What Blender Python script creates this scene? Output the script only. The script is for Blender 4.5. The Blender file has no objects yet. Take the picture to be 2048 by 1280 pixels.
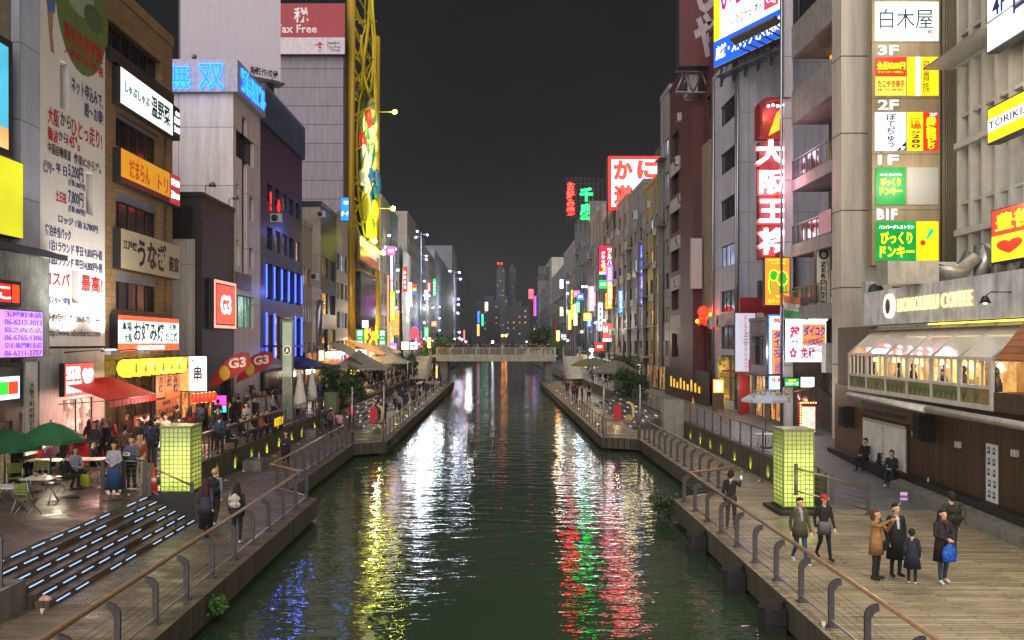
import bpy, math, random
import numpy as np
from mathutils import Vector, Matrix
R = math.radians
rnd = random.Random(7)
scene = bpy.context.scene
col = scene.collection
# ---------------------------------------------------------------- camera
F, VX, VY, H = 1700.0, 994.0, 686.0, 5.5
cd = bpy.data.cameras.new('camera'); cam = bpy.data.objects.new('camera', cd); col.objects.link(cam)
cam.location = (0, 0, H); cam.rotation_euler = (R(90), 0, 0)
cd.sensor_width = 36; cd.lens = F / 2048 * 36
cd.shift_x = (1024 - VX) / 2048; cd.shift_y = (VY - 640) / 2048
cd.clip_start = .1; cd.clip_end = 4000
scene.camera = cam
# ---------------------------------------------------------------- night sky
world = bpy.data.worlds.new('World'); scene.world = world; world.use_nodes = True
wn = world.node_tree; wn.nodes.clear()
wo = wn.nodes.new('ShaderNodeOutputWorld'); wb = wn.nodes.new('ShaderNodeBackground')
tc = wn.nodes.new('ShaderNodeTexCoord'); sx = wn.nodes.new('ShaderNodeSeparateXYZ')
rp = wn.nodes.new('ShaderNodeValToRGB')
rp.color_ramp.elements[0].position = 0.0; rp.color_ramp.elements[0].color = (.024, .026, .030, 1)
rp.color_ramp.elements[1].position = .5; rp.color_ramp.elements[1].color = (.0088, .0086, .0098, 1)
e = rp.color_ramp.elements.new(.22); e.color = (.0118, .012, .0138, 1)
e = rp.color_ramp.elements.new(.07); e.color = (.0175, .0185, .0215, 1)
wn.links.new(tc.outputs['Generated'], sx.inputs[0]); wn.links.new(sx.outputs['Z'], rp.inputs[0])
wz = wn.nodes.new('ShaderNodeTexNoise'); wz.inputs['Scale'].default_value = 2.6; wz.inputs['Detail'].default_value = 5   # thin lit cloud
wn.links.new(tc.outputs['Generated'], wz.inputs['Vector'])
wr = wn.nodes.new('ShaderNodeMapRange'); wr.inputs[1].default_value = .3; wr.inputs[2].default_value = .7; wr.inputs[3].default_value = .55; wr.inputs[4].default_value = 1.05
wn.links.new(wz.outputs[0], wr.inputs[0]); wn.links.new(wr.outputs[0], wb.inputs[1]); wn.links.new(rp.outputs[0], wb.inputs[0])
wn.links.new(wb.outputs[0], wo.inputs[0])
# the glow of the city and of the lit bridge behind the photographer
sd = bpy.data.lights.new('city_glow', 'SUN'); sun = bpy.data.objects.new('city_glow', sd); col.objects.link(sun)
sd.energy = 3.7; sd.angle = R(110); sd.color = (1, .93, .88)
sun.rotation_euler = (R(66), 0, R(-20))
scene.view_settings.view_transform = 'Standard'; scene.view_settings.look = 'None'
scene.view_settings.exposure = 0.32; scene.view_settings.gamma = 1.0
scene.cycles.use_denoising = True
scene.cycles.sample_clamp_indirect = 14.0
scene.cycles.max_bounces = 6; scene.cycles.diffuse_bounces = 2; scene.cycles.glossy_bounces = 3
scene.cycles.transmission_bounces = 4; scene.cycles.transparent_max_bounces = 8
scene.cycles.caustics_reflective = False; scene.cycles.caustics_refractive = False
# ---------------------------------------------------------------- pixel -> place helpers
def zy(py, Y): return H - (py - VY) * Y / F
def xx(px, Y): return (px - VX) * Y / F
def yX(px, X): return F * X / (px - VX)
def ground(px, py, z=0.0):
    Y = F * (H - z) / (py - VY); return (xx(px, Y), Y, z)
XL, XR = -16.3, 16.2
def SL(x0, x1, yt, yb, X=XL):           # rectangle on a wall of the left bank facing the canal
    Y0, Y1 = yX(x0, X), yX(x1, X); zb = zy(yb, Y0)
    return (X, Y0, zb), R(90), Y1 - Y0, zy(yt, Y0) - zb
def SR(x0, x1, yt, yb, X=XR):           # the same on the right bank
    Y0, Y1 = yX(x0, X), yX(x1, X); zb = zy(yb, Y0)
    return (X, Y0, zb), R(-90), Y0 - Y1, zy(yt, Y0) - zb
def SF(x0, x1, yt, yb, Y):              # facing the camera's bridge
    zb = zy(yb, Y)
    return (xx(x0, Y), Y, zb), 0.0, xx(x1, Y) - xx(x0, Y), zy(yt, Y) - zb
# ---------------------------------------------------------------- materials
def lin(h):
    h = h.lstrip('#'); o = []
    if len(h) == 3: h = ''.join(c * 2 for c in h)
    for i in (0, 2, 4):
        v = int(h[i:i + 2], 16) / 255
        o.append(v / 12.92 if v <= .04045 else ((v + .055) / 1.055) ** 2.4)
    return tuple(o) + (1,)
MC = {}
def nodes(name):
    m = bpy.data.materials.new(name); m.use_nodes = True
    nt = m.node_tree; b = nt.nodes['Principled BSDF']
    return m, nt, b
def coords(nt, scale=(1, 1, 1), gen='Object', rot=(0, 0, 0)):
    t = nt.nodes.new('ShaderNodeTexCoord'); mp = nt.nodes.new('ShaderNodeMapping')
    mp.inputs['Scale'].default_value = scale; mp.inputs['Rotation'].default_value = rot
    nt.links.new(t.outputs[gen], mp.inputs[0]); return mp.outputs[0]
def noise(nt, vec, scale, detail=4, rough=.6):
    n = nt.nodes.new('ShaderNodeTexNoise'); n.inputs['Scale'].default_value = scale
    n.inputs['Detail'].default_value = detail; n.inputs['Roughness'].default_value = rough
    nt.links.new(vec, n.inputs['Vector']); return n.outputs[0]
def ramp(nt, fac, stops):
    r = nt.nodes.new('ShaderNodeValToRGB'); el = r.color_ramp.elements
    el[0].position, el[0].color = stops[0]; el[1].position, el[1].color = stops[-1]
    for p, c in stops[1:-1]:
        k = el.new(p); k.color = c
    nt.links.new(fac, r.inputs[0]); return r.outputs[0]
def mixc(nt, a, b, fac, mode='MIX'):
    m = nt.nodes.new('ShaderNodeMix'); m.data_type = 'RGBA'; m.blend_type = mode
    for s, v in ((m.inputs[0], fac), (m.inputs[6], a), (m.inputs[7], b)):
        if hasattr(v, 'is_output'): nt.links.new(v, s)
        else: s.default_value = v
    return m.outputs[2]
def bump(nt, b, h, strength=.3, dist=.02):
    k = nt.nodes.new('ShaderNodeBump'); k.inputs['Strength'].default_value = strength
    k.inputs['Distance'].default_value = dist
    nt.links.new(h, k.inputs['Height']); nt.links.new(k.outputs[0], b.inputs['Normal'])
def dim(c, k): return (c[0] * k, c[1] * k, c[2] * k, 1)
def plain(hexc, rough=.6, metal=0.0, var=.25, sc=3.0, streak=True):
    """painted or plastered surface: blotches and vertical rain streaks"""
    key = ('p', hexc, rough, metal, var, sc)
    if key in MC: return MC[key]
    m, nt, b = nodes('paint_' + hexc.strip('#')); c = lin(hexc)
    v1 = noise(nt, coords(nt), sc, 5, .65)
    v2 = noise(nt, coords(nt, (2.5, 2.5, .22)), sc, 4, .6)
    k = ramp(nt, v1, [(.3, dim(c, 1 - var)), (.7, dim(c, 1 + var * .35))])
    s = ramp(nt, v2, [(.35, (1 - var,) * 3 + (1,)), (.6, (1, 1, 1, 1))])
    nt.links.new(mixc(nt, k, s, .8, 'MULTIPLY'), b.inputs['Base Color'])
    b.inputs['Roughness'].default_value = rough; b.inputs['Metallic'].default_value = metal
    MC[key] = m; return m
def tiles(hexc, mortar, bw, bh, rough=.6, var=.25, offs=.5, ms=.02, axis='wall'):
    """bricks, tiles, siding or planks laid on a wall (axis wall) or on the ground (axis floor)"""
    key = ('t', hexc, mortar, bw, bh, offs, axis, ms)
    if key in MC: return MC[key]
    m, nt, b = nodes('tile_' + hexc.strip('#')); c = lin(hexc)
    t = nt.nodes.new('ShaderNodeTexCoord'); s = nt.nodes.new('ShaderNodeSeparateXYZ'); k = nt.nodes.new('ShaderNodeCombineXYZ')
    nt.links.new(t.outputs['Object'], s.inputs[0])
    if axis == 'wall':
        a = nt.nodes.new('ShaderNodeMath'); a.operation = 'ADD'
        nt.links.new(s.outputs[0], a.inputs[0]); nt.links.new(s.outputs[1], a.inputs[1])
        nt.links.new(a.outputs[0], k.inputs[0]); nt.links.new(s.outputs[2], k.inputs[1])
    else:
        nt.links.new(s.outputs[0], k.inputs[0]); nt.links.new(s.outputs[1], k.inputs[1])
    br = nt.nodes.new('ShaderNodeTexBrick'); nt.links.new(k.outputs[0], br.inputs['Vector'])
    br.offset = offs; br.inputs['Scale'].default_value = 1
    br.inputs['Brick Width'].default_value = bw; br.inputs['Row Height'].default_value = bh
    br.inputs['Mortar Size'].default_value = ms; br.inputs['Mortar Smooth'].default_value = .1
    br.inputs['Color1'].default_value = dim(c, 1 - var); br.inputs['Color2'].default_value = dim(c, 1 + var * .6)
    br.inputs['Mortar'].default_value = lin(mortar)
    v = noise(nt, coords(nt, (1, 1, .35)), 1.3, 6, .7) if axis != 'wall' else noise(nt, coords(nt, (1.6, 1.6, .16)), 1.5, 7, .72)
    sh = ramp(nt, v, [(.3, (.62,) * 3 + (1,)), (.65, (1.05,) * 3 + (1,))])
    nt.links.new(mixc(nt, br.outputs[0], sh, .85, 'MULTIPLY'), b.inputs['Base Color'])
    b.inputs['Roughness'].default_value = rough
    inv = nt.nodes.new('ShaderNodeMath'); inv.operation = 'SUBTRACT'; inv.inputs[0].default_value = 1
    nt.links.new(br.outputs[1], inv.inputs[1]); bump(nt, b, inv.outputs[0], .5, .01)
    MC[key] = m; return m
def lit(hexc, strength=1.2, var=.12, sc=1.5):
    """the glowing face of a lit sign, lamp or window"""
    key = ('e', hexc, strength, var, sc)
    if key in MC: return MC[key]
    m, nt, b = nodes('lit_' + hexc.strip('#')); c = lin(hexc)
    b.inputs['Base Color'].default_value = dim(c, .6); b.inputs['Roughness'].default_value = .4
    if var:
        v = noise(nt, coords(nt), sc, 3, .5)
        k = ramp(nt, v, [(.3, dim(c, 1 - var)), (.7, dim(c, 1 + var))])
        nt.links.new(k, b.inputs['Emission Color'])
    else: b.inputs['Emission Color'].default_value = c
    b.inputs['Emission Strength'].default_value = strength
    MC[key] = m; return m
def room(hexc, strength=1.0, sc=2.2, dark=.25):
    """a lit room seen through a window: uneven warm light, shelves and shapes inside"""
    key = ('r', hexc, strength, sc)
    if key in MC: return MC[key]
    m, nt, b = nodes('room_' + hexc.strip('#')); c = lin(hexc)
    vo = nt.nodes.new('ShaderNodeTexVoronoi'); vo.inputs['Scale'].default_value = sc; vo.distance = 'CHEBYCHEV'
    nt.links.new(coords(nt, (1, 1, .6)), vo.inputs['Vector'])
    bw = nt.nodes.new('ShaderNodeSeparateColor'); nt.links.new(vo.outputs['Color'], bw.inputs[0])
    k = ramp(nt, bw.outputs[0], [(.0, dim(c, dark)), (.45, dim(c, .55)), (.8, c), (1, (min(1, c[0] * 1.4), min(1, c[1] * 1.5), min(1, c[2] * 1.8), 1))])
    v = noise(nt, coords(nt), sc * 2.5, 4, .6)
    sh = ramp(nt, v, [(.35, (.45,) * 3 + (1,)), (.6, (1.1,) * 3 + (1,))])
    nt.links.new(mixc(nt, k, sh, .8, 'MULTIPLY'), b.inputs['Emission Color'])
    b.inputs['Emission Strength'].default_value = strength
    b.inputs['Base Color'].default_value = (.03, .025, .02, 1); b.inputs['Roughness'].default_value = .15
    MC[key] = m; return m
def glass(hexc='#14181c', rough=.08):
    key = ('g', hexc)
    if key in MC: return MC[key]
    m, nt, b = nodes('dark_glass'); c = lin(hexc)
    v = noise(nt, coords(nt, (1, 1, .8)), .9, 3, .6)
    nt.links.new(ramp(nt, v, [(.35, dim(c, .5)), (.65, dim(c, 2.2))]), b.inputs['Base Color'])
    b.inputs['Roughness'].default_value = rough; b.inputs['IOR'].default_value = 1.5
    MC[key] = m; return m
def metal(hexc, rough=.35): return plain(hexc, rough, .85, .2, 6)
def cloth(hexc): return plain(hexc, .9, 0, .3, 14)
# ---------------------------------------------------------------- mesh builder
class MB:
    def __init__(s): s.v = []; s.f = []; s.m = []; s.sm = []
    def face(s, pts, mi=0, smooth=False):
        n = len(s.v); s.v += [tuple(p) for p in pts]; s.f.append(tuple(range(n, n + len(pts)))); s.m.append(mi); s.sm.append(smooth)
    def box(s, x0, x1, y0, y1, z0, z1, mi=0, rot=None, piv=None):
        p = [(x, y, z) for z in (z0, z1) for y in (y0, y1) for x in (x0, x1)]
        if rot is not None:
            c = Vector(piv if piv else ((x0 + x1) / 2, (y0 + y1) / 2, (z0 + z1) / 2)); p = [tuple(c + rot @ (Vector(q) - c)) for q in p]
        n = len(s.v); s.v += p
        for q in ((0, 2, 3, 1), (4, 5, 7, 6), (0, 1, 5, 4), (2, 6, 7, 3), (0, 4, 6, 2), (1, 3, 7, 5)):
            s.f.append(tuple(n + i for i in q)); s.m.append(mi); s.sm.append(False)
        return s
    def tube(s, pts, rad, n=8, mi=0, cap=True, smooth=True, flat=1.0):
        """swept round tube through pts; rad one value or one per point"""
        P = [Vector(p) for p in pts]; k = len(P); rr = [rad] * k if isinstance(rad, (int, float)) else rad
        b0 = len(s.v); ref = None
        for i in range(k):
            d = (P[min(i + 1, k - 1)] - P[max(i - 1, 0)])
            d = d.normalized() if d.length > 1e-9 else Vector((0, 0, 1))
            if ref is None: ref = Vector((1, 0, 0)) if abs(d.x) < .9 else Vector((0, 1, 0))
            u = d.cross(ref).normalized(); w = d.cross(u).normalized(); ref = w.cross(d) if w.cross(d).length > .1 else ref
            ref = -u.cross(d) if False else ref
            for j in range(n):
                a = 2 * math.pi * j / n
                s.v.append(tuple(P[i] + (u * math.cos(a) + w * math.sin(a) * flat) * rr[i]))
        for i in range(k - 1):
            for j in range(n):
                a, b = b0 + i * n + j, b0 + i * n + (j + 1) % n
                s.f.append((a, b, b + n, a + n)); s.m.append(mi); s.sm.append(smooth)
        if cap:
            s.f.append(tuple(b0 + j for j in range(n))[::-1]); s.m.append(mi); s.sm.append(False)
            s.f.append(tuple(b0 + (k - 1) * n + j for j in range(n))); s.m.append(mi); s.sm.append(False)
        return s
    def lathe(s, prof, n=16, c=(0, 0), mi=0, smooth=True, sx=1.0, sy=1.0, wob=0, seed=0):
        b0 = len(s.v); k = len(prof); q = random.Random(seed)
        ph = [q.random() * 6.28 for _ in range(4)]
        for i, (r, z) in enumerate(prof):
            for j in range(n):
                a = 2 * math.pi * j / n
                w = 1 + wob * (math.sin(5 * a + ph[0]) + .7 * math.sin(9 * a + ph[1])) * (i / max(1, k - 1))
                s.v.append((c[0] + r * sx * w * math.cos(a), c[1] + r * sy * w * math.sin(a), z))
        for i in range(k - 1):
            for j in range(n):
                a, b = b0 + i * n + j, b0 + i * n + (j + 1) % n
                s.f.append((a, b, b + n, a + n)); s.m.append(mi); s.sm.append(smooth)
        if prof[0][0] > 1e-6: s.f.append(tuple(b0 + j for j in range(n))[::-1]); s.m.append(mi); s.sm.append(False)
        if prof[-1][0] > 1e-6: s.f.append(tuple(b0 + (k - 1) * n + j for j in range(n))); s.m.append(mi); s.sm.append(False)
        return s
    def ball(s, c, r, n=10, k=7, mi=0):
        rr = r if isinstance(r, tuple) else (r, r, r); b0 = len(s.v)
        for i in range(k + 1):
            t = math.pi * i / k
            for j in range(n):
                a = 2 * math.pi * j / n
                s.v.append((c[0] + rr[0] * math.sin(t) * math.cos(a), c[1] + rr[1] * math.sin(t) * math.sin(a), c[2] - rr[2] * math.cos(t)))
        for i in range(k):
            for j in range(n):
                a, b = b0 + i * n + j, b0 + i * n + (j + 1) % n
                s.f.append((a, b, b + n, a + n)); s.m.append(mi); s.sm.append(True)
        return s
    def prism(s, poly, y0, y1, mi=0, ax='y'):
        """polygon in x,z pushed along y (ax y), or in x,y pushed along z (ax z)"""
        n = len(poly); b0 = len(s.v)
        for t in (y0, y1):
            for a, b in poly: s.v.append((a, t, b) if ax == 'y' else ((a, b, t) if ax == 'z' else (t, a, b)))
        s.f.append(tuple(b0 + j for j in range(n))); s.f.append(tuple(b0 + n + j for j in range(n))[::-1])
        for j in range(n):
            a, b = b0 + j, b0 + (j + 1) % n; s.f.append((a, a + n, b + n, b))
        s.m += [mi] * (n + 2); s.sm += [False] * (n + 2); return s
    def build(s, name, mats, parent=None, loc=(0, 0, 0), rz=0.0):
        me = bpy.data.meshes.new(name); me.from_pydata(s.v, [], s.f)
        for m in (mats if isinstance(mats, (list, tuple)) else [mats]): me.materials.append(m)
        me.polygons.foreach_set('material_index', s.m); me.polygons.foreach_set('use_smooth', s.sm)
        me.validate(); me.update()
        o = bpy.data.objects.new(name, me); col.objects.link(o)
        o.location = loc; o.rotation_euler = (0, 0, rz)
        if parent: o.parent = parent
        return o
def tag(o, label, cat, group=None, kind=None):
    if label: o['label'] = label
    if cat: o['category'] = cat
    if group: o['group'] = group
    if kind: o['kind'] = kind
    return o
def T(name, label, cat, loc=(0, 0, 0), rz=0.0, group=None):
    o = bpy.data.objects.new(name, None); col.objects.link(o); o.empty_display_size = .2
    o.location = loc; o.rotation_euler = (0, 0, rz); return tag(o, label, cat, group)
def struct(o): o['kind'] = 'structure'; return o
KIDS = {}
def kids(o): return [c for c in bpy.data.objects if c.parent == o]
def copy_tree(o, loc, rz, label=None, cat=None, group=None, top=True, parent=None):
    c = o.copy(); col.objects.link(c)
    if parent: c.parent = parent
    if top: c.location = loc; c.rotation_euler = (0, 0, rz)
    if label: c['label'] = label
    if group: c['group'] = group
    if o.name not in KIDS: KIDS[o.name] = kids(o)
    for k in KIDS[o.name]: copy_tree(k, None, None, top=False, parent=c)
    return c
def lamp(name, loc, power, color=(1, .9, .8), r=.15, parent=None, kind='POINT', rot=None, spot=None):
    l = bpy.data.lights.new(name, kind); l.energy = power; l.color = color; l.shadow_soft_size = r
    o = bpy.data.objects.new(name, l); col.objects.link(o); o.location = loc
    if rot: o.rotation_euler = rot
    if spot: l.spot_size = spot; l.spot_blend = .6
    if parent: o.parent = parent
    return o
# ---------------------------------------------------------------- lettering (converted to meshes at the end)
JOBS = {}
def text(parent, body, x0, z0, x1, z1, y, mat, vert=False, bold=.012, ext=.012, name='lettering', slant=0.0, part=None):
    if vert: body = '\n'.join(body)
    JOBS.setdefault((parent.name, mat.name, part or name), [parent, mat, name, []])[3].append((body, bold, x0, z0, x1, z1, y, ext, slant))
def flush_text():
    fonts = {}
    for p, m, n, js in JOBS.values():
        for j in js:
            k = (j[0], j[1])
            if k in fonts: continue
            c = bpy.data.curves.new('t', 'FONT'); c.body = j[0]; c.align_x = 'CENTER'; c.offset = j[1] * .6; c.resolution_u = 2
            c.space_line = .95; c.fill_mode = 'FRONT'
            o = bpy.data.objects.new('t', c); col.objects.link(o); fonts[k] = o
    dg = bpy.context.evaluated_depsgraph_get(); dg.update(); data = {}
    for k, o in fonts.items():
        me = bpy.data.meshes.new_from_object(o.evaluated_get(dg))
        v = np.empty(len(me.vertices) * 3); me.vertices.foreach_get('co', v)
        data[k] = (v.reshape(-1, 3), [tuple(p.vertices) for p in me.polygons])
        bpy.data.meshes.remove(me)
    for o in fonts.values():
        c = o.data; bpy.data.objects.remove(o); bpy.data.curves.remove(c)
    for p, m, n, js in JOBS.values():
        b = MB()
        for body, bold, x0, z0, x1, z1, y, ext, sl in js:
            v, f = data[(body, bold)]
            if not len(v): continue
            lo, hi = v.min(0), v.max(0); d = np.maximum(hi - lo, 1e-4)
            fx = (v[:, 0] - lo[0]) / d[0]; fz = (v[:, 1] - lo[1]) / d[1]
            X = x0 + fx * (x1 - x0); Z = z0 + fz * (z1 - z0) + sl * fx
            n0 = len(b.v); nv = len(v)
            b.v += [(a, y - ext, c) for a, c in zip(X, Z)]
            b.f += [tuple(n0 + i for i in q) for q in f]
            ed = {}
            for q in f:
                for i in range(len(q)):
                    e1 = (q[i], q[(i + 1) % len(q)]); ed[e1] = ed.get(e1, 0) + 1
            b.v += [(a, y, c) for a, c in zip(X, Z)]
            side = [(n0 + a, n0 + a + nv - 0, n0 + c + nv, n0 + c) for (a, c) in ed if (c, a) not in ed]
            b.f += side; b.m += [0] * (len(f) + len(side)); b.sm += [False] * (len(f) + len(side))
        if b.v: b.build(n, m, p)
# ---------------------------------------------------------------- signs
def sign(name, label, cat, S, faces, texts=(), depth=.25, frame='#2a2a2c', edge=.05, group=None, offy=0.0):
    """lit box sign. faces: (fx0,fz0,fx1,fz1,material); texts: (string,fx0,fz0,fx1,fz1,material,vertical[,bold])"""
    loc, rz, w, h = S
    o = T(name, label, cat, loc, rz, group)
    MB().box(0, w, -depth + offy, offy, 0, h).build('cabinet', plain(frame, .5), o)
    b = MB(); ms = []
    for i, (a, c, d, e2, m) in enumerate(faces):
        if m not in ms: ms.append(m)
        y = -depth - .004 - .004 * i + offy
        x0, x1, z0, z1 = edge + a * (w - 2 * edge), edge + d * (w - 2 * edge), edge + c * (h - 2 * edge), edge + e2 * (h - 2 * edge)
        b.box(x0, x1, y, -depth + .01 + offy + .0007 * i, z0, z1, ms.index(m))
    b.build('sign_face', ms, o)
    y = -depth - .01 - .004 * len(faces) + offy
    for t in texts:
        s, a, c, d, e2, m = t[:6]
        text(o, s, a * w, c * h, d * w, e2 * h, y, m, t[6] if len(t) > 6 else False, t[7] if len(t) > 7 else .012)
    return o
FULL = (0, 0, 1, 1)
# ---------------------------------------------------------------- buildings
def wall_holes(b, w, h, holes, d, mi=0, x=0.0, z=0.0, y=0.0):
    """front wall in the plane y with rectangular openings whose reveals go back by d"""
    xs = sorted({0, w, *[q for o in holes for q in (o[0], o[0] + o[2])]}); zs = sorted({0, h, *[q for o in holes for q in (o[1], o[1] + o[3])]})
    xs = [q for q in xs if 0 <= q <= w]; zs = [q for q in zs if 0 <= q <= h]
    for i in range(len(xs) - 1):
        for k in range(len(zs) - 1):
            cx, cz = (xs[i] + xs[i + 1]) / 2, (zs[k] + zs[k + 1]) / 2
            if any(o[0] < cx < o[0] + o[2] and o[1] < cz < o[1] + o[3] for o in holes): continue
            b.face([(x + xs[i], y, z + zs[k]), (x + xs[i + 1], y, z + zs[k]), (x + xs[i + 1], y, z + zs[k + 1]), (x + xs[i], y, z + zs[k + 1])], mi)
    for o in holes:
        a, c, e1, e2 = x + o[0], z + o[1], x + o[0] + o[2], z + o[1] + o[3]
        for p, q in (((a, c), (e1, c)), ((e1, c), (e1, e2)), ((e1, e2), (a, e2)), ((a, e2), (a, c))):
            b.face([(p[0], y, p[1]), (p[0], y + d, p[1]), (q[0], y + d, q[1]), (q[0], y, q[1])], mi)
def window(o, x, z, w, h, pane, frame, nx=2, nz=1, d=.2, fr=.05, far=False, y=0.0, name='window'):
    b = MB(); y0, y1 = y + d - .07, y + d - .01
    for a, c, e1, e2 in ((x, z, x + w, z + fr), (x, z + h - fr, x + w, z + h), (x, z + fr, x + fr, z + h - fr), (x + w - fr, z + fr, x + w, z + h - fr)):
        b.box(a + .001, e1 - .001, y0, y1, c + .001, e2 - .001)
    for i in range(1, nx): b.box(x + w * i / nx - fr / 2, x + w * i / nx + fr / 2, y0 + .01, y1, z + fr, z + h - fr)
    for i in range(1, nz): b.box(x + fr, x + w - fr, y0 + .015, y1, z + h * i / nz - fr / 2, z + h * i / nz + fr / 2)
    p = MB(); q = p if not far else b
    q.face([(x, y + d - .02, z), (x + w, y + d - .02, z), (x + w, y + d - .02, z + h), (x, y + d - .02, z + h)], 1 if far else 0)
    f = b.build(name, [frame, pane] if far else frame, o)
    if not far: p.build('pane', pane, f)
    return f
def building(name, label, loc, rz, w, d, h, wall, holes=(), side=None, pane=None, frame=None, roof=None, rev=.2, far=False,
             parapet=.5, side_wall=None, band=None, cat='building', group=None, side_holes=()):
    """local x along the canal front, y into the block. holes: (x,z,w,h[,pane[,nx,nz]])"""
    o = T(name, label, cat, loc, rz, group)
    ms = [wall, side_wall or wall]; b = MB()
    wall_holes(b, w, h, holes, rev)
    b.face([(0, d, 0), (0, 0, 0), (0, 0, h), (0, d, h)], 1); b.face([(w, 0, 0), (w, d, 0), (w, d, h), (w, 0, h)], 1)
    b.face([(w, d, 0), (0, d, 0), (0, d, h), (w, d, h)], 1)
    b.face([(0, 0, h), (w, 0, h), (w, d, h), (0, d, h)], 1)
    b.build('wall', ms, o)
    if parapet:
        p = MB(); t = .22
        p.box(-.06, w + .06, -.06, t, h + .003, h + parapet); p.box(-.06, t, t, d, h + .003, h + parapet); p.box(w - t, w + .06, t, d, h + .003, h + parapet)
        p.build('parapet', roof or wall, o)
    if band:
        p = MB()
        for z in band: p.box(.01, w - .01, -.07, -.002, z, z + .18)
        p.build('string_course', roof or wall, o)
    fm = frame or plain('#3a3c40', .4, .5)
    for q in holes:
        x, z, ww, hh = q[:4]
        pn = (q[4] if len(q) > 4 and q[4] else pane) or glass()
        if pn == 'none': continue
        window(o, x, z, ww, hh, pn, fm, q[5] if len(q) > 5 else 2, q[6] if len(q) > 6 else 1, rev, far=far)
    return o
WARM = room('#ffb45c', 1.1); WARM2 = room('#ffd9a0', .9); COOLW = room('#cfe4ff', .8); DIMW = room('#b98a4a', .35)
def mixpane(p=.2, q=rnd):
    t = q.random()
    return glass() if t > p else (WARM if t < p * .4 else DIMW if t < p * .8 else COOLW)
def grid(w, h, nx, z0, fh, nz, ww, wh, p=.2, q=rnd, far=True, nxm=2):
    out = []
    for k in range(nz):
        for i in range(nx):
            cx = w * (i + .5) / nx
            out.append((cx - ww / 2, z0 + k * fh, ww, wh, mixpane(p, q), nxm, 1))
    return [o for o in out if o[1] + o[3] < h - .1]
def pipe(o, pts, r=.06, m=None, name='pipe'): return MB().tube(pts, r, 8).build(name, m or plain('#8a8c8e', .4, .4), o)
AC = {}
def ac_unit(loc, rz, label, group=None, s=1.0):
    if 'a' not in AC:
        o = T('air_conditioner', label, 'air conditioner', loc, rz, group)
        b = MB().box(-.42, .42, -.3, 0, 0, .62); b.box(-.40, -.34, -.26, -.04, -.06, 0); b.box(.34, .40, -.26, -.04, -.06, 0)
        b.build('casing', plain('#b4b1a8', .6), o)
        g = MB(); g.lathe([(.0, 0), (.24, 0), (.25, .012), (.0, .012)], 20)
        g2 = MB(); g2.v = [(x - .1, -.302 - z, y + .31) for x, y, z in g.v]; g2.f = g.f; g2.m = g.m; g2.sm = g.sm
        for k in range(7): g2.box(-.34, .14, -.325, -.316, .09 + k * .07, .10 + k * .07)
        g2.build('fan_grille', plain('#35373a', .5), o)
        AC['a'] = o; o.scale = (s,) * 3; return o
    o = copy_tree(AC['a'], loc, rz, label, group=group); o.scale = (s,) * 3
    return o
# ================================================================ SETTING
def water_mat():
    m, nt, b = nodes('canal_water')
    v = coords(nt, (.5, 1.15, 1)); n1 = noise(nt, v, 1.35, 2, .5); n2 = noise(nt, coords(nt, (.6, 1.3, 1)), 4.2, 2, .5)
    n3 = noise(nt, coords(nt, (.25, .4, 1)), .35, 2, .5)
    a = nt.nodes.new('ShaderNodeMath'); a.operation = 'MULTIPLY_ADD'; nt.links.new(n2, a.inputs[0]); a.inputs[1].default_value = .30; nt.links.new(n1, a.inputs[2])
    bump(nt, b, a.outputs[0], 1.0, .056)
    kb = [x for x in nt.nodes if x.type == 'BUMP'][0]; sm = ramp(nt, noise(nt, coords(nt, (.5, 1, 1)), .16, 3, .6), [(.36, (.45, .45, .45, 1)), (.62, (1, 1, 1, 1))]); nt.links.new(sm, kb.inputs['Strength'])
    nt.links.new(ramp(nt, n3, [(.35, (.024, .046, .024, 1)), (.65, (.036, .062, .030, 1))]), b.inputs['Base Color'])
    b.inputs['Roughness'].default_value = .035; b.inputs['IOR'].default_value = 1.6
    b.inputs['Emission Color'].default_value = (0, 0, 0, 1)
    return m
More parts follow.
